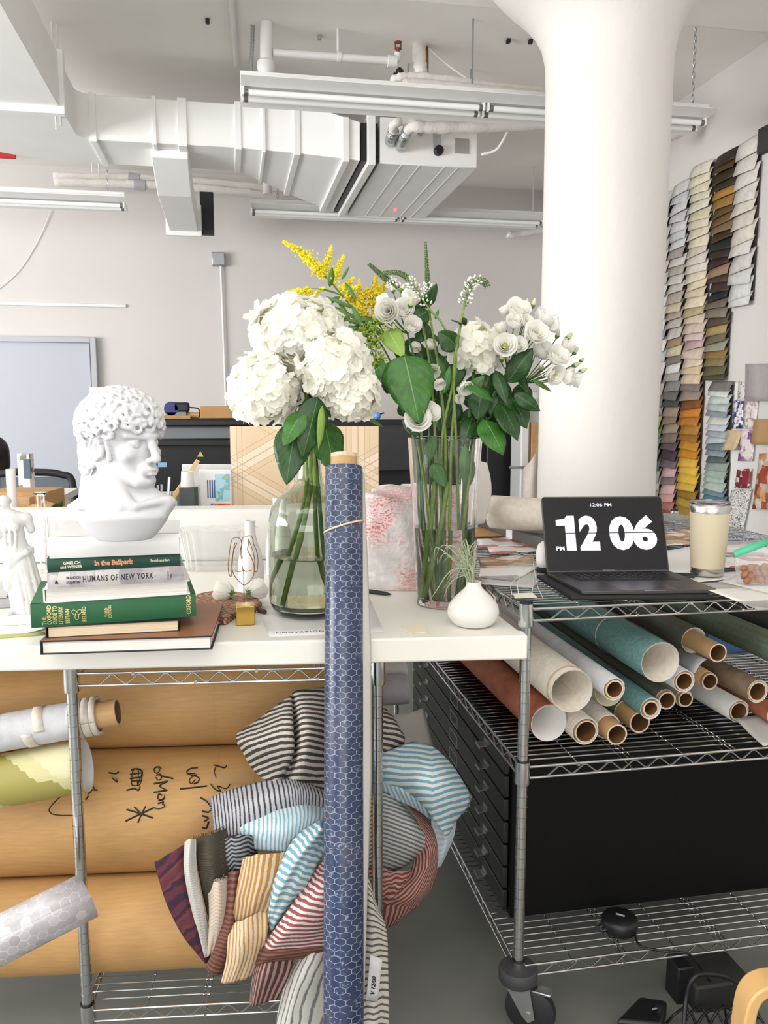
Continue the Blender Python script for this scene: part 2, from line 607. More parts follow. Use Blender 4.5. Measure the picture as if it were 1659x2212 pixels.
# hangers
for k, (px, py0, py1, y) in enumerate(((122, 55, 280, 5.1), (132, 58, 272, 5.12))):
	p = ony(px, py1, y)
	tag(MB().tube([(p.x, y, p.z), (p.x, y, ZC)], 0.006, 8).build('hanger_rod', m_trim), ('left' if k == 0 else 'right') + ' of two thin white rods holding the end of the main duct', 'rod', 'white rods holding the main duct')
# ------------------------------------------------------------------ air handler
ux0, ux1 = ony(818, 300, 5.4).x, ony(1027, 300, 5.4).x
UY0, UY1, UZ0, UZ1 = 5.35, 6.8, 3.02, 3.30
ah = thing('air_handler', 'white ceiling air handler box with controls and a small red lamp', 'air conditioner', ((ux0 + ux1) / 2, 6.0, UZ0))
MB().box(((ux0 + ux1) / 2, (UY0 + UY1) / 2, (UZ0 + UZ1) / 2), (ux1 - ux0, UY1 - UY0, UZ1 - UZ0)).build('casing', m_duct, ah, bevel=0.008)
MB().box(((xe + ux0) / 2, (UY0 + UY1) / 2 + 0.0, (UZ0 + UZ1) / 2 - 0.01), (ux0 - xe - 0.02, UY1 - UY0 - 0.06, UZ1 - UZ0 - 0.05)).build('flexible_collar', m_black, ah)
MB().box((ux0 - 0.055, (UY0 + UY1) / 2, (UZ0 + UZ1) / 2), (0.05, UY1 - UY0 + 0.03, UZ1 - UZ0 + 0.03)).build('flange', m_duct, ah, bevel=0.004)
for k in range(4):
	x = ux0 + (ux1 - ux0) * (0.22, 0.4, 0.66, 0.8)[k]
	MB().box((x, (UY0 + UY1) / 2, UZ0 - 0.001), (0.006, UY1 - UY0 - 0.02, 0.004)).build('panel_seam', m_trim, ah)
lp = ony(946, 327, UY0)
MB(frame((lp.x, UY0, lp.z), 0, Matrix.Rotation(R(90), 4, 'X'))).lathe([(0.03, 0), (0.03, 0.035), (0.022, 0.04), (0.022, 0.05), (0, 0.05)], 16).build('round_valve', m_black, ah)
lp = ony(998, 316, UY0)
MB().box((lp.x, UY0 - 0.003, lp.z), (0.09, 0.006, 0.09)).build('rating_plate', flat('rating_plate_grey', (168, 165, 158), 0.5, var=0.15, scale=90), ah)
lp = ony(944, 303, UY0)
MB().box((lp.x, UY0 - 0.003, lp.z), (0.05, 0.006, 0.13)).build('sticker', flat('sticker_grey_print', (205, 205, 205), 0.5, var=0.25, scale=120), ah)
lp = ony(908, 286, UY0)
MB(frame((lp.x, UY0, lp.z), 0, Matrix.Rotation(R(90), 4, 'X'))).lathe([(0.02, 0), (0.02, 0.02), (0.012, 0.025), (0, 0.025)], 14).build('dial', m_steel, ah)
lp = onz(854, 452, UZ0)
t = NT('red_indicator', 0.4).base(C(235, 60, 60))
t.b.inputs['Emission Color'].default_value = (1, 0.08, 0.06, 1)
t.b.inputs['Emission Strength'].default_value = 3
MB(frame((lp.x, min(lp.y, UY1 - 0.02), UZ0))).lathe([(0.0, -0.016), (0.01, -0.012), (0.012, 0.0)], 10, caps=False).build('lamp', t.m, ah)
for px in (882, 1016):
	p = ony(px, 250, 5.3)
	tag(MB().tube([(p.x, 5.3, UZ1 - 0.05), (p.x, 5.3, ZC)], 0.006, 8).build('threaded_rod', m_steel), 'steel threaded rod holding the ' + ('pipe side' if px < 900 else 'column side') + ' of the air handler', 'rod', 'rods holding the air handler')
p0 = ony(1165, 262, 5.3)
def wrap_pipe(name, label, pts, r, mat_, extra=None, cat='pipe', jitter=0.004):
	q = catmull(pts, 8)
	rnd = random.Random(len(label))
	rs = [r + rnd.uniform(-jitter, jitter) for _ in q]
	o = MB().tube(q, rs, 12).build(name, mat_, extra, smooth=180)
	if extra is None:
		tag(o, label, cat)
	return o
pp = thing('refrigerant_pipe', 'thin white wrapped pipe curling into the front of the air handler', 'pipe', ony(850, 300, 5.2))
wrap_pipe('pipe_wrap', 'a', [ony(850, 292, 5.24), ony(852, 268, 5.1), ony(880, 262, 5.1), ony(960, 266, 5.1), ony(1080, 272, 5.1), ony(1200, 268, 5.1), ony(1420, 262, 5.1)], 0.026, m_wrap, pp)
wrap_pipe('foil_end', 'b', [ony(843, 306, 5.34), ony(846, 296, 5.22), ony(851, 280, 5.16)], 0.034, m_foil, pp)
pp = thing('refrigerant_pipe', 'thicker white wrapped pipe below, entering the air handler with a foil end', 'pipe', ony(870, 310, 5.2))
wrap_pipe('pipe_wrap', 'c', [ony(876, 290, 5.24), ony(890, 274, 5.1), ony(940, 276, 5.08), ony(1060, 274, 5.08), ony(1200, 268, 5.08), ony(1420, 264, 5.08)], 0.034, m_wrap, pp)
wrap_pipe('foil_end', 'd', [ony(866, 318, 5.34), ony(870, 304, 5.22), ony(878, 287, 5.14)], 0.034, m_foil, pp)
wrap_pipe('condensate_line', 'thin white plastic tube drooping beside the air handler', [ony(1098, 282, 5.2), ony(1086, 305, 5.25), ony(1070, 325, 5.3), ony(1040, 334, 5.34)], 0.009, m_trim, None, 'tube', 0.0005)
# pipes above the front lamp
pp = thing('insulated_pipe', 'white wrapped pipe just above the front ceiling lamp, upper one', 'pipe', ony(870, 170, 4.7))
wrap_pipe('pipe_wrap', 'e', [ony(852, 184, 4.75), ony(856, 170, 4.7), ony(900, 166, 4.7), ony(1000, 177, 4.7), ony(1100, 190, 4.7), ony(1300, 205, 4.7)], 0.024, m_wrap, pp)
wrap_pipe('black_elbow', 'f', [ony(845, 188, 4.78), ony(860, 160, 4.78), ony(868, 152, 4.78)], 0.022, m_black, pp)
ip_ = wrap_pipe('insulated_pipe', 'white wrapped pipe just above the front ceiling lamp, lower lumpy one', [ony(874, 188, 4.65), ony(884, 182, 4.65), ony(930, 184, 4.65), ony(1020, 194, 4.65), ony(1100, 200, 4.65), ony(1300, 216, 4.65)], 0.03, m_wrap)
wrap_pipe('refrigerant_line', 'white wrapped stub pipe hanging from the ceiling behind the lamp', [ony(910, 160, 5.0), ony(905, 110, 5.0), ony(912, 78, 5.1)], 0.038, m_wrap)
wrap_pipe('copper_line', 'short bare copper pipe beside the hanging white stub pipe', [ony(921, 160, 5.02), ony(921, 118, 5.02), ony(919, 80, 5.1)], 0.013, m_copper, None, 'pipe', 0.0)
wrap_pipe('hanging_cord', 'thin white cord slanting from the hanging stub pipe to the lamp', [ony(926, 105, 5.0), ony(960, 135, 5.0), ony(1012, 172, 5.0)], 0.006, m_trim, None, 'cord', 0.0005)
# sprinkler pipe
sp = thing('sprinkler_pipe', 'thin white sprinkler pipe with an upright head under the ceiling', 'pipe', ony(700, 125, 4.9))
q0, q1, q2, q3 = ony(590, 114, 4.9), ony(845, 132, 4.9), ony(858, 128, 4.9), ony(860, 115, 4.9)
MB().tube([q0, q1, q2, q3], 0.022, 12).build('pipe_run', m_trim, sp)
MB().tube([q1 + Vector((-0.02, 0, 0)), q1 + Vector((0.03, 0, 0))], 0.032, 12).build('elbow_fitting', m_trim, sp)
MB().tube([q3, q3 + Vector((0, 0, 0.03))], 0.012, 10).tube([q3 + Vector((-0.016, 0, 0.02)), q3 + Vector((-0.016, 0, 0.055))], 0.004, 6).tube([q3 + Vector((0.016, 0, 0.02)), q3 + Vector((0.016, 0, 0.055))], 0.004, 6).tube([q3 + Vector((0, 0, 0.055)), q3 + Vector((0, 0, 0.06))], 0.022, 10).build('sprinkler_head', m_copper, sp)
hx = ony(730, 110, 4.9)
MB().tube([(hx.x, 4.9, hx.z - 0.02), (hx.x, 4.9, ZC)], 0.007, 8).build('hanger', m_trim, sp)
MB().tube([(hx.x - 0.006, 4.9, hx.z - 0.03), (hx.x + 0.016, 4.9, hx.z - 0.03)], 0.028, 12).build('clamp', m_trim, sp)
# drain pipe dropping from the ceiling behind the lamp
a = ony(574, -30, 4.9)
b = ony(575, 165, 4.9)
dp_ = thing('drain_pipe', 'white vertical pipe dropping from the ceiling behind the lamp end', 'pipe', b)
MB().tube([(a.x, 4.9, ZC), (b.x, 4.9, b.z)], 0.035, 16).build('pipe_run', m_trim, dp_)
MB(frame((b.x, 4.9, b.z))).lathe([(0.0, -0.01), (0.034, -0.01), (0.05, 0.04), (0.048, 0.075), (0.035, 0.085)], 16, caps=False).build('coupling', m_trim, dp_)
pts = [ony(541, 165, 4.95), ony(545, 90, 4.95), ony(546, 20, 4.95), ony(546, -30, 4.95)]
tag(MB().tube(catmull(pts, 20), [0.012 if i % 2 else 0.0095 for i in range(61)], 10).build('flexible_conduit', m_steel, smooth=180), 'flexible ribbed metal conduit beside the drain pipe', 'conduit')
# conduit along the ceiling
a, b = onz(500, 0, ZC - 0.02), ony(520, 228, 5.48)
tag(MB().tube([(a.x, a.y - 1.4, ZC - 0.02), (a.x, a.y, ZC - 0.02), (b.x - 0.02, 5.46, ZC - 0.02)], 0.016, 10).build('ceiling_conduit', m_trim), 'straight white conduit fixed along the ceiling', 'conduit')
for k, (px, py) in enumerate(((448, 42), (690, 77), (1098, 85), (1146, 86))):
	p = onz(px, py, ZC - 0.002)
	tag(MB().box((p.x, p.y, ZC - 0.012), (0.022, 0.03, 0.024)).build('ceiling_bracket', m_dark if k != 1 else m_steel, bevel=0.004), ('small dark bracket on the ceiling over the cross duct', 'small steel bracket on the ceiling near the sprinkler pipe', 'small dark bracket on the ceiling left of the column', 'tiny bracket on the ceiling against the column head')[k], 'bracket')
# back wall pipes
for k, (pts, r_) in enumerate((([ony(116, 383, 7.6), ony(200, 385, 7.6), ony(330, 388, 7.6), ony(470, 398, 7.6), ony(640, 415, 7.6), ony(760, 432, 7.6)], 0.042), ([ony(118, 393, 7.5), ony(215, 396, 7.5), ony(340, 400, 7.5), ony(470, 410, 7.5), ony(620, 427, 7.5), ony(760, 443, 7.5)], 0.034))):
	p_ = thing('insulated_pipe', ('upper' if k == 0 else 'lower') + ' of two white wrapped pipes along the top of the far wall', 'pipe', pts[0])
	wrap_pipe('pipe_wrap', 'pipe%d' % k, pts, r_, m_wrap, p_)
	for q in (pts[1], pts[4]):
		MB().tube([(q.x, q.y, q.z), (q.x, q.y, ZC)], 0.006, 6).build('hanger', m_trim, p_)
	q = pts[1].lerp(pts[2], 0.6)
	MB().tube([q, q + Vector((0.09, 0, -0.006))], r_ + 0.012, 12).build('tape_band', m_tape, p_)
	q = pts[4].lerp(pts[5], 0.4)
	MB().tube([q, q + Vector((0.06, 0, -0.006))], r_ + 0.012, 12).build('tape_band', m_tape, p_)
p = ony(578, 420, 7.3)
tag(MB().tube([p, (p.x, 7.3, ZC)], 0.04, 12).build('pipe_drop', m_trim), 'short white pipe stub above the far ceiling lamp', 'pipe')
# ------------------------------------------------------------------ strip lamps
m_lamp = flat('lamp_housing_white_enamel', (236, 235, 234), 0.4)
m_tube = flat('lamp_tube_unlit_glass', (242, 242, 240), 0.25)
m_tubeend = flat('lamp_tube_end_cap', (120, 118, 112), 0.4, 0.5)
def strip_lamp(label, x0, x1, y, z, rot=0.0, chains=(), tubes=2):
	"""housing box with an inclined reflector on both sides and tubes below"""
	th = thing('strip_lamp', label, 'ceiling light', ((x0 + x1) / 2, y, z), 0, 'strip lamps hung from the ceiling')
	m = MB()
	m.box(((x0 + x1) / 2, y, z + 0.03), (x1 - x0, 0.12, 0.065))
	m.build('housing', m_lamp, th, bevel=0.006)
	m = MB()
	for sgn in (1, -1):
		vs = [(x0, y + sgn * 0.05, z - 0.004), (x1, y + sgn * 0.05, z - 0.004), (x1, y + sgn * 0.15, z - 0.035 + (0.045 if sgn < 0 else 0)), (x0, y + sgn * 0.15, z - 0.035 + (0.045 if sgn < 0 else 0))]
		vs2 = [(v[0], v[1], v[2] - 0.003) for v in vs]
		m.add(vs + vs2, [(0, 1, 2, 3), (7, 6, 5, 4), (0, 4, 5, 1), (1, 5, 6, 2), (2, 6, 7, 3), (3, 7, 4, 0)])
	m.build('reflector', m_lamp, th, smooth=0)
	nseg = 2 if x1 - x0 > 1.6 else 1
	for k in range(nseg):
		xa = x0 + (x1 - x0) * k / nseg + 0.02
		xb = x0 + (x1 - x0) * (k + 1) / nseg - 0.02
		for dy in ((-0.035, 0.055) if tubes == 2 else (0.0,)):
			tb = MB().tube([(xa, y + dy, z - 0.03), (xb, y + dy, z - 0.03)], 0.015, 12).build('lamp_tube', m_tube, th)
			for e0 in (xa, xb - 0.018):
				MB().tube([(e0, y + dy, z - 0.03), (e0 + 0.018, y + dy, z - 0.03)], 0.0158, 12).build('end_cap', m_tubeend, tb)
			for xx in (xa - 0.008, xb + 0.008):
				MB().box((xx, y + dy, z - 0.02), (0.012, 0.03, 0.05)).build('lamp_holder', m_lamp, th, bevel=0.003)
	for cx in chains:
		pts = [(cx, y, z + 0.06), (cx, y, ZC)]
		L = ZC - z - 0.09
		k = max(3, int(L / 0.03))
		mm = MB()
		for i in range(k):
			zc = z + 0.06 + (i + 0.5) * L / k
			rr = L / k * 0.66
			ring = [(cx + (math.cos(a) * 0.008 if i % 2 else 0), y + (0 if i % 2 else math.cos(a) * 0.008), zc + math.sin(a) * rr) for a in [2 * PI * q / 10 for q in range(10)]]
			mm.tube(ring, 0.0022, 5, closed=True)
		mm.build('chain', m_steel, th)
	return th
a, b = ony(519, 190, 4.35), ony(1520, 240, 4.35)
strip_lamp('long white strip lamp in front of the air handler, nearest one', a.x, b.x, 4.35, a.z, chains=(ony(1497, 200, 4.35).x,))
a = ony(540, 447, 6.9)
strip_lamp('white strip lamp under the air handler, ending at the column', a.x, a.x + 2.44, 6.9, a.z - 0.01, chains=(a.x + 0.22,))
b = ony(272, 435, 6.4)
strip_lamp('short-looking white strip lamp cut by the left edge of the photo', b.x - 2.44, b.x, 6.4, b.z - 0.01, chains=(b.x - 0.12,))
bp_ = wrap_pipe('bent_pipe', 'bent white pipe end beside the column below the second lamp', [ony(1096, 503, 7.2), ony(1104, 508, 7.2), ony(1130, 504, 7.25), ony(1200, 490, 7.3)], 0.03, m_trim)
wrap_pipe('bent_pipe', 'bent white pipe at the right side of the column under the front lamp', [ony(1400, 305, 5.2), ony(1450, 290, 5.2), ony(1485, 275, 5.2), ony(1498, 262, 5.2)], 0.04, m_trim)
q = ony(1150, 500, 7.25)
MB().tube([(q.x, q.y, q.z), (q.x, q.y, ZC)], 0.008, 6).build('hanger', m_trim, bp_)
q = ony(1020, 194, 4.65)
MB().tube([(q.x, q.y, q.z), (q.x, q.y, ZC)], 0.005, 6).build('hanger', m_steel, ip_)
# ------------------------------------------------------------------ wire racks and the work table
def fw(px, py, D):
	d = ray(px, py)
	f = d.x * (-_sy) + d.y * _cy
	return CAMP + d * (D / f)
TABZ, TABB = 1.0, 0.945
TCR = onz(1141, 1373, TABZ)          # front right corner of the table top
TCL = onz(0, 1397, TABZ)
TANG = math.degrees(math.atan2(TCR.y - TCL.y, TCR.x - TCL.x))
TX = Vector((math.cos(R(TANG)), math.sin(R(TANG)), 0))
TY = Vector((-TX.y, TX.x, 0))
TDEP = 0.93
m_white = flat('white_table_laminate', (231, 228, 220), 0.45, var=0.015, scale=3, bump=0.03, bscale=20)
m_whitep = flat('white_padded_board', (230, 227, 223), 0.75, bump=0.1, bscale=15)
m_blackcap = flat('black_plastic', (22, 22, 24), 0.4)
m_caster = flat('caster_grey_rubber', (58, 58, 60), 0.6)
m_fork = flat('zinc_plated_steel', (178, 180, 182), 0.28, 0.9)
def wire_shelf(m, w, d, z, fine=True):
	"""rails, zigzag trusses and wires of one shelf in the rack's own axes"""
	r = 0.0032
	e = 0.014
	for (x0, y0, x1, y1) in ((e, -0.004, w - e, -0.004), (e, d + 0.004, w - e, d + 0.004), (-0.004, e, -0.004, d - e), (w + 0.004, e, w + 0.004, d - e)):
		L = math.hypot(x1 - x0, y1 - y0)
		dx, dy = (x1 - x0) / L, (y1 - y0) / L
		for zz in (z - 0.004, z - 0.031):
			m.tube([(x0, y0, zz), (x1, y1, zz)], r, 8)
		k = int(L / 0.034) // 2 * 2 + 1
		s0, s1 = 0.045, L - 0.045
		pts = []
		for i in range(k + 1):
			q = s0 + (s1 - s0) * i / k
			zz = z - 0.008 if i % 2 else z - 0.027
			for da in (-0.004, 0.004):
				qq = min(max(q + da, s0), s1)
				pts.append((x0 + dx * qq, y0 + dy * qq, zz))
		m.tube(pts, 0.0021, 6)
	k = int(d / 0.0254)
	for i in range(1, k):
		y = d * i / k
		m.tube([(-0.003, y, z), (w + 0.003, y, z)], 0.00165, 5)
	nx = max(2, int(w / 0.125))
	for i in range(1, nx):
		x = w * i / nx
		if i % 2:
			m.tube([(x, 0, z - 0.004), (x, d, z - 0.004)], 0.002, 5)
		else:
			for dx_ in (-0.006, 0.006):
				m.tube([(x + dx_, 0, z - 0.004), (x + dx_, d, z - 0.004)], 0.002, 5)
			m.tube([(x, 0, z - 0.024), (x, d, z - 0.024)], 0.002, 5)
	for i in range(1, nx):
		x = w * i / nx
		m.box((x, -0.0075, z - 0.006 if i % 2 else z - 0.028), (0.006, 0.003, 0.006))
def wire_rack(name, label, cat, M, w, d, zs, ztop, casters=True, zbase=0.165):
	th = thing(name, label, cat, M=M)
	for (x, y) in ((0, 0), (w, 0), (0, d), (w, d)):
		prof = []
		z = zbase
		r = 0.0127
		prof.append((0.0, z))
		prof.append((r, z))
		while z + 0.0254 < ztop:
			z += 0.0254
			prof += [(r, z - 0.0012), (r - 0.0012, z - 0.0006), (r - 0.0012, z + 0.0006), (r, z + 0.0012)]
		prof += [(r, ztop), (0, ztop)]
		post = MB(M @ Matrix.Translation((x, y, 0))).lathe(prof, 20, caps=False).build('post', m_chrome, th)
		MB(M @ Matrix.Translation((x, y, ztop))).lathe([(0.0, -0.006), (0.0145, -0.006), (0.0145, 0.004), (0.011, 0.006), (0, 0.006)], 20, caps=False).build('post_cap', m_blackcap, post)
		if casters:
			Mc = M @ Matrix.Translation((x, y, 0)) @ Matrix.Rotation(R(-35), 4, 'Z')
			ca = MB(Mc).lathe([(0.0, 0.128), (0.043, 0.128), (0.047, 0.133), (0.047, 0.158), (0.043, 0.163), (0.012, 0.165)], 28, caps=False).build('caster', m_caster, th)
			Mw = Mc @ Matrix.Translation((0.032, 0, 0.062)) @ Matrix.Rotation(R(90), 4, 'X')
			MB(Mw).lathe([(0.0, -0.016), (0.052, -0.016), (0.06, -0.01), (0.062, 0), (0.06, 0.01), (0.052, 0.016), (0.0, 0.016)], 32, caps=False).build('wheel', m_dark, ca)
			f = MB(Mc)
			for sy in (-1, 1):
				f.poly([(-0.03, 0.128), (0.034, 0.128), (0.048, 0.052), (0.032, 0.04), (0.018, 0.052)], 0.021 * sy - 0.0015, 0.021 * sy + 0.0015, M=Matrix.Rotation(R(90), 4, 'X'))
			f.box((0.0, 0, 0.127), (0.066, 0.045, 0.004))
			f.tube([(0.032, -0.026, 0.062), (0.032, 0.026, 0.062)], 0.006, 10)
			f.build('fork', m_fork, ca)
			MB(Mc).box((0.058, 0, 0.118), (0.05, 0.03, 0.006), M=Matrix.Translation((0, 0, 0))).build('brake_pedal', m_fork, ca, bevel=0.002)
	for z in zs:
		m = MB(M)
		wire_shelf(m, w, d, z)
		sh = m.build('shelf', m_chrome, th, smooth=60)
		for (x, y) in ((0, 0), (w, 0), (0, d), (w, d)):
			MB(M @ Matrix.Translation((x, y, z))).lathe([(0.0131, -0.044), (0.0175, -0.044), (0.0182, -0.04), (0.0165, 0.01), (0.0131, 0.01)], 24, caps=False).build('collar', m_chrome, sh)
			MB(M @ Matrix.Translation((x, y, z))).lathe([(0.0131, 0.008), (0.0155, 0.008), (0.0155, 0.014), (0.0131, 0.014)], 24, caps=False).build('sleeve_ring', m_blackcap, sh)
	return th
# tall rack on the right
RP = fw(1128, 1700, 1.845)
RRX, RRY = RP.x, RP.y
RRM = frame((RRX, RRY, 0), 0)
RTOP = fw(1128, 1312, 1.845).z
RMID = fw(1128, 1653, 1.845).z
RBOT = fw(1128, 2082, 1.845).z
RW, RD = 1.22, 1.5
wire_rack('wire_rack', 'chrome wire rack on casters under the laptop, stacked with wallpaper rolls', 'shelf', RRM, RW, RD, (RBOT, RMID, RTOP), RTOP + 0.012)
# lower rack under the table
LP = fw(160, 1583, 1.735)
LM_ = frame((LP.x, LP.y, 0), TANG)
mp = onvert(814, 1600, LP, TANG)
LW = (mp - LP).length
LTOP, LBOT = TABB - 0.012, 0.128
LD = 0.9
wire_rack('wire_rack', 'chrome wire rack under the white table, filled with brown paper rolls and fabrics', 'shelf', LM_, LW, LD, (LBOT + 0.012, LTOP), LTOP + 0.006, False, 0.0)
# table top
TT = frame((TCR.x, TCR.y, 0), TANG)
iT = TT.inverted()
n0, n1, n2 = (iT @ Vector((RRX - 0.022, RRY - 0.02, 0))), (iT @ Vector((RRX - 0.022, RRY + 0.3, 0))), (iT @ Vector((RRX - 0.022, RRY + 0.95, 0)))
tb = MB(TT).poly([(-1.9, 0), (0, 0), (0, max(0.01, n0.y)), (n0.x, n0.y + 0.004), (n1.x, n1.y), (n2.x, TDEP), (-1.9, TDEP)], TABB, TABZ).build('table_top', m_white, bevel=0.009, bseg=4)
tag(tb, 'long white table top lying on the lower wire rack', 'table')
# white padded ledge at the back of the table
q = onz(300, 1214, TABZ)
yb_ = (q - TCR).dot(TY)
lb = MB(TT).box((-1.16, yb_ + 0.06, TABZ + 0.085), (2.0, 0.12, 0.17)).build('padded_ledge', m_whitep, bevel=0.014, bseg=4)
tag(lb, 'long white padded ledge along the back of the white table', 'ledge')
tb2 = MB(TT).box((-1.1, TDEP + 0.24, (TABZ + TABB) / 2 - 0.001), (1.9, 0.46, TABZ - TABB)).build('table_top', m_white, bevel=0.009, bseg=3)
tag(tb2, 'second white table top behind the first, under the padded ledge', 'table')
# flat file cabinet on the bottom shelf of the tall rack
m_file = flat('dark_green_black_enamel', (26, 28, 24), 0.5, var=0.1, scale=5, bump=0.02)
m_fileside = flat('black_enamel_side', (7, 7, 7), 0.6, spec=0.2)
fx0, fy0 = RRX + 0.03, RRY + 0.17
fz0, fz1 = RBOT + 0.003, RMID - 0.04
fwid, fdep = 0.93, 1.12
fc = thing('flat_file_cabinet', 'black flat file cabinet with many shallow drawers on the bottom shelf of the rack', 'cabinet', (fx0 + fwid / 2, fy0 + fdep / 2, fz0))
MB().box((fx0 + fwid / 2 + 0.004, fy0 + fdep / 2, (fz0 + fz1) / 2), (fwid - 0.008, fdep, fz1 - fz0)).build('body', m_fileside, fc, bevel=0.004)
nd = 7
for i in range(nd):
	h = (fz1 - fz0 - 0.02) / nd
	z = fz0 + 0.01 + h * (i + 0.5)
	dr = MB().box((fx0 - 0.002, fy0 + fdep / 2, z), (0.014, fdep - 0.03, h - 0.006)).build('drawer', m_file, fc, bevel=0.003)
	for k, yy in enumerate((0.16, 0.86)):
		y = fy0 + yy
		m = MB()
		m.box((fx0 - 0.012, y, z + 0.004), (0.005, 0.036, 0.01))
		m.box((fx0 - 0.026, y, z - 0.004), (0.022, 0.036, 0.0025))
		m.box((fx0 - 0.037, y, z - 0.006), (0.0025, 0.036, 0.008))
		m.build('handle', m_fork, dr)
	lh = MB()
	y = fy0 + 0.5
	for dy, dz, sy, sz in ((0, 0.017, 0.085, 0.004), (0, -0.017, 0.085, 0.004), (-0.041, 0, 0.004, 0.034), (0.041, 0, 0.004, 0.034)):
		lh.box((fx0 - 0.0105, y + dy, z + dz), (0.005, sy, sz))
	lh.build('label_holder', m_fork, dr)
# ------------------------------------------------------------------ brown paper rolls in the lower rack
def kraft_mat(name, c=(178, 138, 92)):
	t = NT(name, 0.62)
	v = t.obj()
	x, y, z = t.xyz(v)
	f = t.noise(t.comb(t.math('MULTIPLY', x, 3.0), t.math('MULTIPLY', y, 60.0), t.math('MULTIPLY', z, 60.0)), 3, 4)
	g = t.noise(v, 5, 3)
	c0 = C(c)
	lo = tuple(a * 0.80 for a in c0[:3]) + (1,)
	hi = tuple(min(1, a * 1.12) for a in c0[:3]) + (1,)
	k = t.math('ADD', t.math('MULTIPLY', f, 0.5), t.math('MULTIPLY', g, 0.5))
	t.base(t.ramp(k, [(0.3, lo), (0.7, hi)]))
	t.bump(f, 0.08, 0.004)
	return t.m
m_kraft = kraft_mat('kraft_paper', (190, 148, 94))
m_kraft2 = kraft_mat('kraft_card', (184, 142, 90))
m_core = kraft_mat('cardboard_core', (196, 156, 108))
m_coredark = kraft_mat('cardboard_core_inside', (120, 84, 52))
m_ink = flat('black_marker_ink', (24, 20, 20), 0.5)
m_cleartape = flat('shiny_parcel_tape', (188, 152, 108), 0.25)
def tube_roll(M, L, r, thick, mats, n=48, lumps=0.0, seed=1, ends=True):
	"""a hollow roll along local z; mats = outside, end/edge, inside"""
	m = MB(M)
	ri = r - thick
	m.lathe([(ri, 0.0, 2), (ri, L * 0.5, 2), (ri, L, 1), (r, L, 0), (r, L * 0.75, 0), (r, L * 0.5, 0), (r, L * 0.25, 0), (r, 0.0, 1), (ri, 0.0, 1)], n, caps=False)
	return m
KR = []
for (lab, r, z, D, xl, xr) in (
		('big brown paper roll at the top of the rack under the white table', 0.128, 0.7505, 2.085, -0.75, 0.56),
		('big brown paper roll with black handwriting, middle of the three', 0.15, 0.4875, 1.995, -0.75, 0.57),
		('big plain brown paper roll at the bottom of the lower rack', 0.1105, 0.2525, 1.885, -0.75, 0.55)):
	c0 = LM_ @ Vector((0, 0, 0))
	# local axes: along the rack's width at depth such that forward distance at the left post is D
	loc_y = (D - 1.735) / 1.0
	p = LM_ @ Vector((xl, loc_y, z))
	q = LM_ @ Vector((xr, loc_y, z))
	th = thing('brown_paper_roll', lab, 'paper roll', p.lerp(q, 0.5), 0, 'big brown paper rolls in the lower rack')
	M = axis_frame(p, q)
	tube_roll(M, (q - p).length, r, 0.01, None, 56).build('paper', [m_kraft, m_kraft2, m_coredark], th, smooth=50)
	m = MB(M)
	m.lathe([(r + 0.0004, (q - p).length * 0.78), (r + 0.0004, (q - p).length * 0.78 + 0.0015)], 56, caps=False)
	m.build('edge_seam', m_kraft2, th)
	KR.append((M, r, (q - p).length, th))
def hit_cyl(px, py, M, r):
	"""where the sight line through a pixel meets the roll"""
	inv = M.inverted()
	o = inv @ CAMP
	d = (inv.to_3x3() @ ray(px, py))
	a = d.x ** 2 + d.y ** 2
	b = 2 * (o.x * d.x + o.y * d.y)
	c = o.x ** 2 + o.y ** 2 - r * r
	disc = b * b - 4 * a * c
	if disc < 0:
		t_ = -b / (2 * a)
	else:
		t_ = (-b - math.sqrt(disc)) / (2 * a)
	q = o + d * t_
	return q.z, math.atan2(q.y, q.x)
def stroke(mb, px_pts, M, r, w=0.0022, smooth=5):
	sa = [hit_cyl(x, y, M, r) for x, y in px_pts]
	P = [M @ Vector(((r + 0.0008) * math.cos(a), (r + 0.0008) * math.sin(a), s)) for s, a in sa]
	mb.tube(catmull(P, smooth) if len(P) > 2 else P, w, 6, flat_=0.5)
M, r, L, th = KR[1]
m = MB()
def Zc(lst):
	return [(x / 2.725, 1400 + y / 2.725) for x, y in lst]
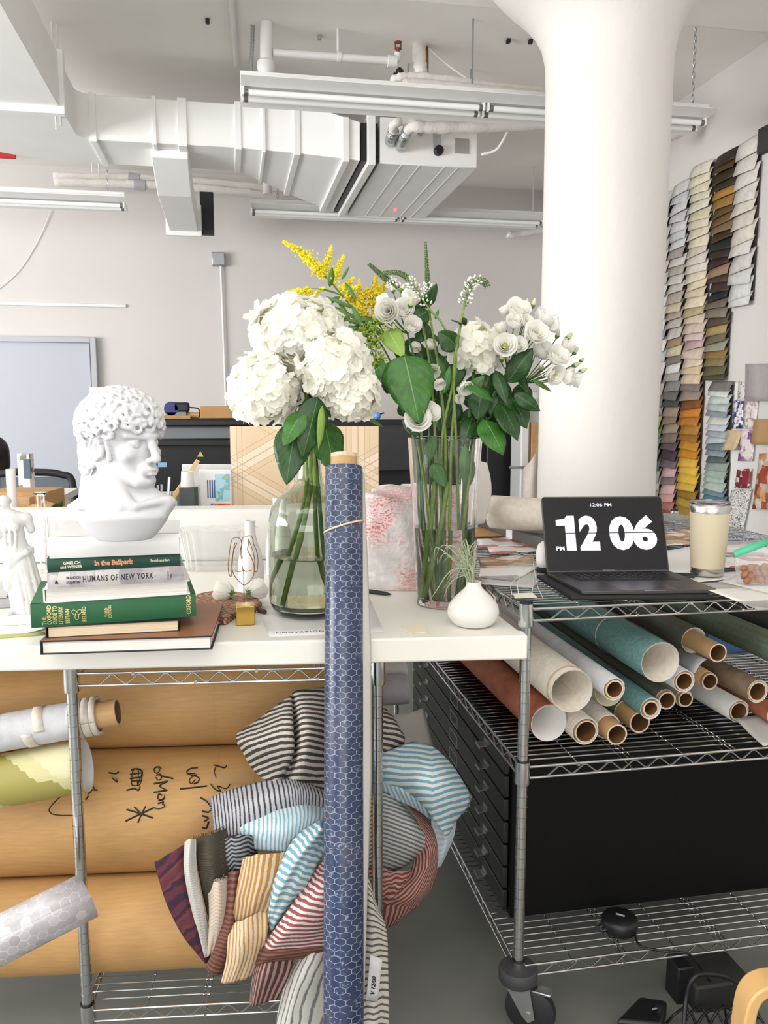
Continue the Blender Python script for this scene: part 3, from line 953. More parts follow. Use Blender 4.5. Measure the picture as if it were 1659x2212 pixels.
# the handwriting, letter by letter (photo crop coordinates)
for st in (
		[(745, 950), (830, 975), (900, 1000)], [(740, 1018), (830, 975), (905, 940)], [(858, 930), (835, 975), (812, 1028)], [(790, 935), (835, 978)],   # star
		[(905, 715), (925, 700), (940, 720), (925, 738), (908, 728), (912, 708), (935, 700), (950, 712)],   # e
		[(920, 750), (945, 745), (950, 768), (930, 778), (918, 762)], [(1020, 770), (940, 752)],             # d
		[(905, 800), (990, 785)], [(990, 785), (940, 812), (985, 838)], [(985, 838), (905, 850)],           # M
		[(955, 868), (935, 860), (930, 885), (950, 892), (965, 880)], [(970, 862), (965, 890), (930, 900)],   # a
		[(965, 905), (930, 915)], [(955, 915), (970, 930), (940, 945), (900, 940)],                          # n
		[(1165, 705), (1120, 712), (1100, 735), (1150, 740)], [(1100, 738), (1140, 752), (1160, 745)],        # ae l
		[(1140, 800), (1165, 790), (1172, 765), (1140, 755), (1115, 775), (1125, 800), (1150, 775)],
		[(1060, 830), (1140, 822), (1220, 812)],
		[(1270, 700), (1262, 730), (1272, 765)], [(1262, 690), (1320, 705), (1335, 690)],
		[(1240, 800), (1265, 830), (1300, 845), (1280, 812), (1330, 828), (1355, 800)],
		[(1180, 880), (1220, 905), (1240, 935)], [(1190, 960), (1230, 965), (1245, 940)], [(1188, 985), (1225, 1000), (1200, 1020)], [(1190, 1055), (1215, 1058), (1228, 1020)],
		[(770, 720), (800, 712), (830, 720), (838, 745), (825, 800), (800, 810), (775, 800), (785, 720), (815, 725), (810, 805), (840, 730)],
		[(765, 745), (840, 735)], [(765, 770), (835, 760)], [(775, 785), (835, 780)], [(745, 838), (790, 828), (815, 838), (825, 815)],
		[(640, 735), (680, 740), (700, 730)], [(660, 765), (690, 790), (685, 770)],
		[(500, 800), (540, 810), (560, 840)], [(520, 860), (545, 835), (575, 838)], [(505, 895), (520, 870)],
		[(440, 835), (370, 865), (310, 920), (290, 950), (300, 972), (340, 983), (430, 985)]):
	stroke(m, Zc(st), M, r, 0.0023 if st[0] != (440, 835) else 0.0014)
m.build('lettering', m_ink, th)
# tape patches
m = MB()
for (x0, y0, x1, y1) in ((1240, 728, 1500, 800),):
	c4 = [hit_cyl(*Zc([p])[0], M, r) for p in ((x0, y0), (x1, y0 - 18), (x1, y1), (x0, y1))]
	a0, a1 = c4[0][1], c4[3][1]
	m.sheet(lambda u, v: M @ Vector(((r + 0.0006) * math.cos(a0 + (a1 - a0) * v), (r + 0.0006) * math.sin(a0 + (a1 - a0) * v), c4[0][0] + (c4[1][0] - c4[0][0]) * u)), 2, 6)
m.build('tape', m_cleartape, th)
M, r, L, th = KR[0]
m = MB()
c4 = [hit_cyl(*Zc([p])[0], M, r) for p in ((1240, 590), (1340, 585), (1340, 620), (1240, 645))]
a0, a1 = c4[0][1], c4[3][1]
m.sheet(lambda u, v: M @ Vector(((r + 0.0006) * math.cos(a0 + (a1 - a0) * v), (r + 0.0006) * math.sin(a0 + (a1 - a0) * v), c4[0][0] + (c4[1][0] - c4[0][0]) * u)), 2, 6)
m.build('tape', m_cleartape, th)
# ------------------------------------------------------------------ patterned materials
def hexgrid(t, u, v, pointy=True):
	"""distance to the cell edge and the cell's own coordinates for a hexagon grid of pitch 1"""
	if pointy:
		u, v = v, u
	s3 = 1.7320508
	fr = lambda a: t.math('FRACT', a)
	ax = t.math('MULTIPLY', t.math('SUBTRACT', fr(t.math('ADD', t.math('DIVIDE', u, s3), 0.5)), 0.5), s3)
	ay = t.math('SUBTRACT', fr(t.math('ADD', v, 0.5)), 0.5)
	bx = t.math('MULTIPLY', t.math('SUBTRACT', fr(t.math('DIVIDE', u, s3)), 0.5), s3)
	by = t.math('SUBTRACT', fr(v), 0.5)
	l2 = lambda a, b: t.math('ADD', t.math('MULTIPLY', a, a), t.math('MULTIPLY', b, b))
	sel = t.math('LESS_THAN', l2(ax, ay), l2(bx, by))
	pick = lambda a, b: t.math('ADD', t.math('MULTIPLY', a, sel), t.math('MULTIPLY', b, t.math('SUBTRACT', 1.0, sel)))
	gx, gy = pick(ax, bx), pick(ay, by)
	axx, ayy = t.math('ABSOLUTE', gx), t.math('ABSOLUTE', gy)
	d = t.math('MAXIMUM', ayy, t.math('ADD', t.math('MULTIPLY', axx, 0.8660254), t.math('MULTIPLY', ayy, 0.5)))
	e = t.math('SUBTRACT', 0.5, d)
	cell = t.comb(t.math('SUBTRACT', u, gx), t.math('SUBTRACT', v, gy), 0.0)
	return e, cell
def blue_hex():
	t = NT('blue_hexagon_wallpaper', 0.3)
	u, v, _ = t.xyz(t.uv())
	uu = t.math('MULTIPLY', u, 11.0)
	vv = t.math('MULTIPLY', v, 1 / 0.0131 )
	e, cell = hexgrid(t, uu, vv)
	w = t.n('ShaderNodeTexWhiteNoise', {'Vector': t.n('ShaderNodeVectorMath', {0: cell, 1: (0.13, 0.13, 0)}, operation='ADD').outputs[0]}, noise_dimensions='2D')
	P = t.comb(t.math('MULTIPLY', u, 0.25), v, 0)
	n1 = t.noise(P, 95, 5, 0.65)
	n2 = t.noise(P, 9, 3)
	base = t.ramp(n2, [(0.35, C(28, 40, 68)), (0.5, C(38, 50, 80)), (0.68, C(66, 60, 78))])
	base = t.mix(t.math('MULTIPLY', w.outputs[0], 0.4), base, C(54, 72, 102))
	spk = t.math('MULTIPLY', t.n('ShaderNodeMapRange', {0: n1, 1: 0.56, 2: 0.72}).outputs[0], t.math('GREATER_THAN', w.outputs[0], 0.55))
	base = t.mix(t.math('MULTIPLY', spk, 0.75), base, C(176, 190, 206))
	line = t.math('LESS_THAN', e, 0.026)
	brk = t.math('GREATER_THAN', t.noise(P, 40, 2), 0.40)
	base = t.mix(t.math('MULTIPLY', t.math('MULTIPLY', line, brk), 0.6), base, C(190, 200, 218))
	t.base(base)
	t.put(t.b, 'Roughness', t.n('ShaderNodeMapRange', {0: spk, 3: 0.32, 4: 0.2}).outputs[0])
	return t.m
def silver_hex():
	t = NT('silver_hexagon_wallpaper', 0.4, 0.25)
	u, v, _ = t.xyz(t.uv())
	e, cell = hexgrid(t, t.math('MULTIPLY', u, 16.0), t.math('MULTIPLY', v, 52.0), False)
	w = t.n('ShaderNodeTexWhiteNoise', {'Vector': t.n('ShaderNodeVectorMath', {0: cell, 1: (0.13, 0.13, 0)}, operation='ADD').outputs[0]}, noise_dimensions='2D')
	base = t.ramp(w.outputs[0], [(0, C(178, 174, 178)), (0.4, C(188, 186, 188)), (0.7, C(196, 190, 196)), (1, C(210, 206, 210))])
	line = t.math('LESS_THAN', e, 0.04)
	base = t.mix(t.math('MULTIPLY', line, t.math('MULTIPLY', t.math('GREATER_THAN', w.outputs[0], 0.45), 0.8)), base, C(232, 230, 232))
	t.base(base)
	return t.m
def leaf_paper():
	"""yellow-green palm leaves in big sickle shapes"""
	t = NT('olive_leaf_wallpaper', 0.5)
	u, v, _ = t.xyz(t.uv())
	P = t.comb(t.math('MULTIPLY', u, 0.28), v, 0)
	ns = t.noise(P, 260, 4, 0.6)
	st = t.noise(t.comb(t.math('MULTIPLY', u, 60), t.math('MULTIPLY', v, 6), 0), 3, 3)
	wv = t.n('ShaderNodeTexWave', {'Vector': P, 'Scale': 1.9, 'Distortion': 2.4, 'Detail': 0.0, 'Detail Scale': 1.0}, wave_type='BANDS', bands_direction='DIAGONAL').outputs[1]
	ser = t.math('ADD', wv, t.math('MULTIPLY', t.math('SUBTRACT', t.math('PINGPONG', t.math('MULTIPLY', v, 60), 0.5), 0.25), 0.12))
	k = t.math('GREATER_THAN', ser, 0.62)
	k2 = t.math('LESS_THAN', ser, 0.2)
	base = t.mix(k, C(206, 200, 150), C(160, 152, 82))
	base = t.mix(t.math('MULTIPLY', k2, 0.9), base, C(218, 212, 176))
	base = t.mix(t.math('MULTIPLY', st, 0.25), base, C(150, 142, 80))
	t.base(base)
	return t.m
def grain(name, c0, c1, rough=0.6, sx=3.0, sz=120.0, fine=30, metal=0):
	"""long streaks along the roll"""
	t = NT(name, rough, metal)
	u, v, _ = t.xyz(t.uv())
	f = t.noise(t.comb(t.math('MULTIPLY', u, sz), t.math('MULTIPLY', v, sx), 0), 1.0, 5, 0.65)
	g = t.noise(t.comb(t.math('MULTIPLY', u, 10), t.math('MULTIPLY', v, fine), 0), 3.0, 3)
	k = t.math('ADD', t.math('MULTIPLY', f, 0.65), t.math('MULTIPLY', g, 0.35))
	t.base(t.ramp(k, [(0.32, C(c0)), (0.68, C(c1))]))
	t.bump(f, 0.1, 0.002)
	return t.m
def mottled(name, c0, c1, scale=40, rough=0.6, bump=0.1, detail=5):
	t = NT(name, rough)
	f = t.noise(t.obj(), scale, detail, 0.65)
	t.base(t.ramp(f, [(0.3, C(c0)), (0.7, C(c1))]))
	t.bump(f, bump, 0.002)
	return t.m
m_bluehex = blue_hex()
m_silver = silver_hex()
m_leafp = leaf_paper()
m_rollwhite = flat('white_paper_back', (224, 221, 216), 0.7, var=0.03, scale=12)
m_rollcream = mottled('cream_fibre_paper', (196, 186, 172), (214, 206, 194), 60)
m_rollgrey = mottled('pale_grey_paper', (184, 184, 190), (204, 203, 206), 30)
m_terra = mottled('terracotta_suede_paper', (120, 66, 44), (152, 88, 60), 25, 0.8)
m_teal = mottled('teal_fibre_paper', (66, 106, 106), (104, 140, 136), 120, 0.7, 0.3)
m_green = grain('dark_green_grasscloth', (58, 72, 58), (98, 112, 88))
m_olivegrain = grain('olive_wood_grain_paper', (96, 98, 78), (146, 146, 122))
m_darkgrain = grain('charcoal_wood_grain_paper', (50, 50, 44), (82, 80, 70))
m_brownp = mottled('brown_leather_paper', (84, 68, 52), (118, 98, 76), 30)
m_blackp = mottled('black_brown_paper', (26, 22, 20), (44, 38, 34), 20)
m_stripew = grain('cream_streaked_paper', (176, 166, 154), (214, 206, 196), sx=60.0, sz=4.0)
m_plastic = glass('thin_clear_film', (0.96, 0.98, 0.98, 1), 0.12, 1.15)
m_corecut = mottled('torn_cardboard_rim', (196, 168, 140), (226, 206, 184), 140, 0.8, 0.3)
def paper_roll(label, P0, dirv, L, r, mat_out, mat_in=None, wall=0.0025, core=None, core_out=0.0, group='wallpaper rolls on the middle shelf', tagmats=None, name='wallpaper_roll', sag=None, loose=0.0):
	"""a rolled length of paper whose open end sits at P0 and which runs on along dirv; core = (radius, wall)"""
	dirv = Vector(dirv).normalized()
	th = thing(name, label, 'wallpaper roll', P0, 0, group)
	M = axis_frame(P0, Vector(P0) + dirv)
	ins = mat_in or m_rollwhite
	# the paper itself, wound as a spiral so that its edge shows
	m = MB(M)
	n = 40
	turns = 1.35
	k = int(n * turns)
	N = 6
	vs, us, fs = [], [], []
	for i in range(k + 1):
		a = 2 * PI * i / n + 0.6
		rr = r - wall - loose + (wall + loose) * i / k
		for j in range(N + 1):
			vs.append((rr * math.cos(a), rr * math.sin(a), L * j / N))
			us.append((i / n, L * j / N))
	for i in range(k):
		for j in range(N):
			q = i * (N + 1) + j
			fs.append((q, q + (N + 1), q + (N + 2), q + 1))
	m.add(vs, fs, us)
	o = m.build('paper', [mat_out, ins], th, smooth=180)
	md = o.modifiers.new('thickness', 'SOLIDIFY')
	md.thickness = 0.0011
	md.offset = -1
	md.material_offset = 1
	md.material_offset_rim = 1
	if core:
		cr, cw = core
		m = MB(M)
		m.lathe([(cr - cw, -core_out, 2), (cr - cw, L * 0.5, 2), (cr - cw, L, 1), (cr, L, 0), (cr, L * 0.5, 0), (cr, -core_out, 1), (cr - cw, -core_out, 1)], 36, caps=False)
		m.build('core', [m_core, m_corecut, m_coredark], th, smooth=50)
	return th, M
# ---- rolls lying on the middle shelf of the tall rack
SZ = RMID + 0.002
def on_shelf(cx, cy, rpx, z=SZ):
	Z = 1.9
	for _ in range(6):
		r = rpx * Z / FPX
		p = onz(cx, cy, z + r)
		Z = (p - CAMP).dot(FWD)
	return p, r
def at_depth(cx, cy, rpx, D):
	p = fw(cx, cy, D)
	return p, rpx * (p - CAMP).dot(FWD) / FPX
def rdir(az=0.0, el=0.0):
	return Vector((math.sin(R(az)), math.cos(R(az)), math.tan(R(el))))
LR = 1.25
p, r = on_shelf(1186, 1562, 42)
paper_roll('terracotta wallpaper roll with white inside, nearest the rack post', p, rdir(-1.5), LR, r, m_terra)
p, r = at_depth(1236, 1493, 49, 1.91)
th, M = paper_roll('wide cream wallpaper roll resting on the terracotta roll', p, rdir(-1, 0.2), LR, r, m_rollcream, m_rollcream, core=(0.001, 0.0005))
MB(M).lathe([(r + 0.0008, 0.018), (r + 0.0014, 0.02), (r + 0.0014, 0.0225), (r + 0.0008, 0.0245)], 40, caps=False).build('rubber_band', flat('rubber_band_tan', (206, 178, 146), 0.6), th)
p, r = on_shelf(1265, 1580, 31)
paper_roll('small cream streaked roll on the shelf beside the terracotta roll', p, rdir(-1), LR, r, m_stripew, core=(r * 0.8, 0.003), core_out=0.002)
p, r = on_shelf(1327, 1582, 23)
p2 = p + Vector((0, 0.035, 0))
paper_roll('streaked roll with a brown core sticking out of its paper, third along the shelf', p2, rdir(0), LR, r + 0.007, m_stripew, core=(r, 0.004), core_out=0.05)
p, r = on_shelf(1376, 1556, 23.5)
p2 = p + Vector((0, 0.06, 0))
paper_roll('olive grained roll with a long bare brown core, fourth along the shelf', p2, rdir(0), LR, r + 0.006, m_darkgrain, core=(r, 0.004), core_out=0.075)
p, r = at_depth(1327, 1489, 26, 1.93)
paper_roll('white roll with a brown core lying above the streaked rolls', p, rdir(-0.5), LR, r, m_rollgrey, core=(r * 0.8, 0.004), core_out=0.001)
p, r = at_depth(1322, 1494, 33, 1.98)
paper_roll('loose olive wood-grain sheet rolled round the white roll', p + Vector((0, 0.015, -0.006)), rdir(-0.5), LR, r, m_olivegrain, flat('pale_olive_paper_back', (196, 192, 164), 0.7), wall=0.001)
p, r = at_depth(1406, 1531, 25, 2.0)
paper_roll('small teal roll in clear film under the big teal roll', p, rdir(1), LR, r, m_teal, core=(r * 0.72, 0.004), core_out=0.0)
p, r = at_depth(1436, 1510, 22, 2.05)
paper_roll('dark roll with a brown core under the big teal roll', p, rdir(1), LR, r, m_darkgrain, core=(r * 0.9, 0.004), core_out=0.012)
p, r = at_depth(1427, 1431, 45.5, 1.96)
th, M = paper_roll('largest teal wallpaper roll with a pale inside, on top of the heap', p, rdir(-0.5, 0.1), LR, r, m_teal, m_rollcream)
MB(M).lathe([(r + 0.0006, 0.25), (r + 0.0011, 0.2515), (r + 0.0011, 0.2535), (r + 0.0006, 0.255)], 40, caps=False).build('rubber_band', m_rollcream, th)
p, r = at_depth(1478, 1472, 25.5, 2.0)
th, M = paper_roll('white roll with a brown core and a loose flap beside the big teal roll', p, rdir(1), LR, r, m_rollgrey, core=(r * 0.8, 0.0035), core_out=0.0)
f0, f1, f2, f3 = fw(1500, 1455, 1.995), fw(1527, 1425, 2.0), fw(1476, 1395, 2.2), fw(1450, 1430, 2.2)
MB().sheet(lambda u, v: (f0.lerp(f1, u)).lerp(f3.lerp(f2, u), v) + Vector((0, 0, 0.008 * math.sin(PI * u))), 6, 4).build('loose_flap', m_rollgrey, th, solid=0.0008)
p, r = at_depth(1477, 1508, 20, 2.12)
paper_roll('dark olive roll low down behind the white flap roll', p, rdir(1), LR - 0.1, r, m_olivegrain, core=(r * 0.85, 0.004), core_out=0.01)
p, r = at_depth(1528, 1469, 20.5, 2.1)
paper_roll('bare brown cardboard core between the white rolls', p, rdir(1), LR - 0.1, r * 0.95, m_core, core=(r * 0.9, 0.004), core_out=0.012)
p, r = at_depth(1546, 1411, 20.5, 2.0)
p2 = p + Vector((0.0, 0.10, 0.004))
paper_roll('charcoal wood-grain roll whose brown core sticks out, right of the big teal roll', p2, rdir(0, 0.2), LR - 0.1, r * 1.5, m_darkgrain, core=(r, 0.0035), core_out=0.11)
p, r = on_shelf(1596, 1537, 25.5)
paper_roll('white patterned roll lying by itself on the right of the shelf', p, rdir(-2), LR, r, mottled('white_veined_paper', (196, 196, 192), (220, 219, 215), 9), core=(r * 0.82, 0.0035), core_out=0.0)
p, r = at_depth(1637, 1494, 26, 2.0)
paper_roll('brown leather-look roll resting behind the white patterned roll', p, rdir(-2), LR, r, m_brownp, core=(r * 0.84, 0.0035), core_out=0.0)
p, r = at_depth(1730, 1425, 34, 1.95)
paper_roll('dark green grasscloth roll running out of the right edge', p, rdir(-1), LR, r, m_green)
p, r = at_depth(1800, 1405, 34, 2.02)
paper_roll('black-brown roll at the top right under the upper shelf', p, rdir(0), LR, r, m_blackp, core=(r * 0.8, 0.004))
p, r = at_depth(1676, 1545, 22, 2.05)
paper_roll('rust red roll just showing at the right edge of the shelf', p, rdir(-1), LR, r, m_terra)
# curled sheet at the right
c = [onz(1588, 1562, SZ + 0.012), onz(1650, 1612, SZ + 0.004), onz(1760, 1580, SZ + 0.004), onz(1690, 1545, SZ + 0.006)]
tag(MB().sheet(lambda u, v: c[0].lerp(c[1], u).lerp(c[3].lerp(c[2], u), v) + Vector((0, 0, 0.012 * (1 - u) ** 2)), 8, 8).build('paper_sheet', flat('grey_white_paper', (186, 184, 180), 0.7), solid=0.0008, smooth=180), 'loose grey sheet curling on the shelf under the white patterned roll', 'paper')
# ---- rolls at the left, lying in front of the brown rolls
def rolled(label, A, B, r, mat, core_len=0.0, core_r=None, bands=(), group=None, name='wallpaper_roll', squash=1.0):
	th = thing(name, label, 'wallpaper roll', A.lerp(B, 0.5), 0, group)
	M = axis_frame(B, A)
	L = (A - B).length
	Mp = M @ Matrix.Scale(squash, 4, (1, 0, 0)) if squash != 1 else M
	m = MB(Mp)
	m.lathe([(r - 0.004, 0.0, 1), (r - 0.004, L * 0.3, 1), (r - 0.004, L, 1), (r, L, 0), (r, L * 0.6, 0), (r, L * 0.3, 0), (r, 0, 1), (r - 0.004, 0, 1)], 44, caps=False)
	m.build('paper', [mat, m_rollwhite], th, smooth=60)
	if core_len:
		m = MB(M)
		cr = core_r
		m.lathe([(cr - 0.004, -core_len, 2), (cr - 0.004, L * 0.4, 2), (cr, L * 0.4, 0), (cr, -core_len, 1), (cr - 0.004, -core_len, 1)], 36, caps=False)
		m.build('core', [m_core, m_corecut, m_coredark], th, smooth=50)
	for (s0, s1, mt, sl) in bands:
		m = MB(M)
		n = 44
		vs, us = [], []
		for i in range(n + 1):
			a = 2 * PI * i / n
			sk = sl * i / n
			for s_ in (s0, s1):
				vs.append(((r + 0.0016) * math.cos(a), (r + 0.0016) * math.sin(a), s_ + sk))
				us.append((i / n, s_))
		m.add(vs, [(2 * i, 2 * i + 2, 2 * i + 3, 2 * i + 1) for i in range(n)], us)
		m.build('paper_band', mt, th, solid=0.0012, smooth=60)
	return th, M
A, B = fw(-130, 1607, 1.76), fw(214, 1545, 1.80)
rolled('grey and white paper roll with a brown core end behind the left rack post', A, B, 0.0415, m_rollgrey, 0.042, 0.030, ((0.0, 0.012, m_rollcream, 0), (0.014, 0.03, m_rollcream, 0.0), (0.032, 0.06, m_rollcream, 0.0), (0.108, 0.13, m_rollcream, 0.03), (0.205, 0.36, m_rollwhite, 0.04)), 'paper rolls at the left of the lower rack')
A, B = fw(-130, 1712, 1.775), fw(186, 1652, 1.805)
rolled('yellow-green leaf patterned wallpaper roll under the grey roll', A, B, 0.0605, m_leafp, 0.0, None, (), 'paper rolls at the left of the lower rack', squash=0.86)
A = fw(178, 1940, 1.60)
B = A + (fw(-10, 2035, 1.53) - A) * 3.4
B = A + (B - A) * min(1.0, (A.z - 0.075) / max(1e-3, (A.z - B.z)))
th = thing('wallpaper_roll', 'silver hexagon patterned roll leaning in from the left against the rack post', 'wallpaper roll', B)
M = axis_frame(A, B)
L = (B - A).length
m = MB(M)
n = 48
vs, us, fs = [], [], []
k = 60
for i in range(k + 1):
	a = 2 * PI * i / n + R(-62)
	rr = 0.047 + 0.003 * i / k
	for j in range(9):
		x, y = rr * math.cos(a) * 0.8, rr * math.sin(a)
		s_ = L * j / 8 - (0.010 * (1 + math.cos(a)) if j == 0 else 0)
		vs.append((x, y, s_))
		us.append((i / n, s_))
for i in range(k):
	for j in range(8):
		q = i * 9 + j
		fs.append((q, q + 9, q + 10, q + 1))
m.add(vs, fs, us)
m.build('paper', [m_silver], th, smooth=180, solid=0.001)
# ---- the blue roll standing in front of the table
A = fw(742, 2262, 1.50)
top = fw(743, 1008, 1.785)
d_ = (A - top)
A = top + d_ * ((top.z - 0.002) / (top.z - A.z))
th = thing('wallpaper_roll', 'tall blue hexagon patterned roll leaning on the front of the white table', 'wallpaper roll', A)
M = axis_frame(A, top)
L = (top - A).length
RB = 0.0405
m = MB(M)
m.lathe([(RB - 0.008, 0, 1), (RB, 0, 0), (RB, L * 0.25, 0), (RB, L * 0.5, 0), (RB, L * 0.75, 0), (RB, L - 0.004, 0), (RB - 0.002, L, 0), (RB - 0.008, L, 1)], 56, caps=False)
m.build('paper', [m_bluehex, m_rollwhite], th, smooth=60)
m = MB(M)
m.lathe([(0.0255, L - 0.3, 2), (0.0255, L + 0.026, 2), (0.0255, L + 0.028, 1), (0.0285, L + 0.028, 1), (0.0285, L + 0.02, 0), (0.0285, L - 0.3, 0)], 40, caps=False)
m.build('core', [m_core, m_corecut, m_coredark], th, smooth=50)
# the loose outer edge standing off to the right
side = RGT
bk = (M.to_3x3() @ Vector((0, 0, 1))).cross(side).normalized()
if bk.y < 0:
	bk = -bk
def flap(u, v):
	s_ = 0.28 + (L - 0.005 - 0.28) * u
	q = 1 - abs((s_ / L) - 0.63) / 0.45
	off = 0.019 * max(0.0, min(1.0, q * 1.25)) * v
	base_ = M @ Vector((0, 0, s_))
	return base_ + side * (RB * 0.93 + off) + bk * (0.012 + 0.045 * v)
MB().sheet(flap, 24, 4).build('loose_edge', [m_rollwhite], th, solid=0.0008, smooth=180)
# rubber band, slanting
m = MB(M)
sb = (fw(740, 1143, 1.72).z - A.z) / (top.z - A.z) * L
rd = M.to_3x3().transposed() @ RGT
a_r = math.atan2(rd.y, rd.x)
ring = [((RB + 0.0012) * math.cos(a), (RB + 0.0012) * math.sin(a), sb + 0.0125 * math.cos(a - a_r)) for a in [2 * PI * i / 40 for i in range(40)]]
m.tube(ring, 0.0022, 8, closed=True)
m.build('rubber_band', flat('rubber_band_pale', (226, 194, 160), 0.6), th, smooth=180)
# ------------------------------------------------------------------ the heap of fabric samples
def stripes(name, cols, period, zig=(0.0, 10.0), warp=0.15, along='v', weave=0.35, duty=0.5, rough=0.85, second=None):
	"""woven stripes: lines of constant v (or u), bent in zigzags, with a thread relief. cols = (light, dark)"""
	t = NT(name, rough, spec=0.2)
	u, v, _ = t.xyz(t.uv())
	if along == 'u':
		u, v = v, u
	P = t.comb(u, v, 0)
	w = t.noise(P, 18, 2)
	fine = t.noise(P, 260, 2)
	z = t.math('MULTIPLY', t.math('PINGPONG', t.math('MULTIPLY', u, zig[1]), 1.0), zig[0])
	q = t.math('ADD', t.math('DIVIDE', t.math('ADD', v, z), period), t.math('ADD', t.math('MULTIPLY', w, warp * 6), t.math('MULTIPLY', fine, 0.22)))
	s = t.math('PINGPONG', q, 0.5)
	k = t.n('ShaderNodeMapRange', {0: s, 1: 0.5 * duty - 0.04, 2: 0.5 * duty + 0.04}).outputs[0]
	base = t.mix(k, C(cols[1]), C(cols[0]))
	if second:
		s2 = t.math('FRACT', t.math('DIVIDE', q, 3.0))
		base = t.mix(t.math('MULTIPLY', t.math('GREATER_THAN', s2, 0.67), t.math('SUBTRACT', 1.0, k)), base, C(second))
	th_ = t.math('MULTIPLY', t.math('SINE', t.math('MULTIPLY', u, 2600)), t.math('SINE', t.math('MULTIPLY', v, 2600)))
	rnd = t.noise(P, 420, 2)
	base = t.mix(t.math('MULTIPLY', rnd, weave), base, tuple(x * 0.45 for x in C(cols[0])[:3]) + (1,))
	t.base(base)
	t.bump(t.math('ADD', t.math('MULTIPLY', th_, 0.3), t.math('ADD', rnd, t.math('MULTIPLY', k, 0.7))), 0.5, 0.003)
	return t.m
f_dark = stripes('black_and_grey_striped_weave', ((196, 190, 180), (18, 15, 17)), 0.0135, (0.012, 9), 0.12, second=(58, 40, 36), duty=0.5)
f_greyb = stripes('grey_cloth_with_black_lines', ((190, 190, 196), (34, 32, 44)), 0.0115, (0.0, 9), 0.08, 'u', duty=0.35)
f_blue = stripes('white_cloth_with_blue_stripes', ((222, 226, 222), (104, 160, 182)), 0.0155, (0.03, 9), 0.12, duty=0.5)
f_blue2 = stripes('white_cloth_with_upright_blue_stripes', ((214, 222, 224), (122, 172, 194)), 0.0130, (0.01, 9), 0.1, 'u', duty=0.42)
f_bluep = stripes('pale_blue_cloth', ((206, 208, 216), (172, 196, 212)), 0.014, (0.02, 14), 0.12, duty=0.5)
f_olive = stripes('dark_olive_twill', ((84, 78, 66), (60, 56, 46)), 0.004, (0.0, 9), 0.05, duty=0.5)
f_white = stripes('off_white_weave', ((222, 220, 214), (200, 198, 192)), 0.006, (0.004, 60), 0.1)
f_plum = stripes('plum_plaid_weave', ((98, 52, 62), (58, 40, 60)), 0.034, (0.03, 14), 0.2, duty=0.5, second=(116, 60, 62))
f_zig = stripes('black_grey_zigzag_weave', ((150, 152, 156), (24, 24, 30)), 0.0105, (0.008, 36), 0.08, duty=0.5)
f_cream = stripes('cream_raised_weave', ((222, 206, 188), (208, 190, 170)), 0.008, (0.01, 50), 0.05)
f_brown = stripes('rust_brown_weave', ((132, 96, 82), (106, 62, 56)), 0.012, (0.0, 10), 0.1, duty=0.5)
f_orange = stripes('ochre_striped_weave', ((218, 200, 172), (182, 126, 58)), 0.0115, (0.006, 12), 0.1, 'u', duty=0.52)
f_orangew = stripes('cream_and_ochre_striped_weave', ((232, 214, 186), (192, 138, 70)), 0.011, (0.0, 12), 0.1, 'u', duty=0.36)
f_red = stripes('red_and_white_striped_weave', ((226, 216, 210), (142, 48, 60)), 0.0135, (0.0, 9), 0.1, duty=0.52)
f_red2 = stripes('dark_red_striped_weave', ((170, 150, 142), (92, 34, 40)), 0.0125, (0.0, 9), 0.06, 'u', duty=0.55)
f_redr = stripes('brick_red_striped_weave', ((178, 152, 142), (122, 44, 40)), 0.0125, (0.03, 8), 0.14, duty=0.52)
f_speck = stripes('white_cloth_with_grey_flecks', ((212, 210, 202), (112, 112, 114)), 0.022, (0.03, 6), 0.16, 'u', duty=0.26, weave=0.45)
f_chev = stripes('grey_chevron_weave', ((188, 188, 186), (96, 96, 98)), 0.0105, (0.05, 10), 0.07, duty=0.45)
f_label = stripes('white_cloth_with_charcoal_bars', ((218, 214, 202), (82, 80, 78)), 0.014, (0.012, 14), 0.1, duty=0.35)
def patch(grid, nu, nv):
	"""a smooth surface through a grid of control points"""
	rows, cols = len(grid), len(grid[0])
	def cr(p0, p1, p2, p3, t):
		return 0.5 * ((2 * p1) + (p2 - p0) * t + (2 * p0 - 5 * p1 + 4 * p2 - p3) * t * t + (3 * p1 - p0 - 3 * p2 + p3) * t ** 3)
	def line(ps, t):
		k = len(ps) - 1
		x = min(t * k, k - 1e-9)
		i = int(x)
		f = x - i
		p1, p2 = ps[i], ps[i + 1]
		p0 = ps[i - 1] if i else p1 * 2 - p2
		p3 = ps[i + 2] if i + 2 <= k else p2 * 2 - p1
		return cr(p0, p1, p2, p3, f)
	return lambda u, v: line([line(r_, v) for r_ in grid], u)
_cl = [0]
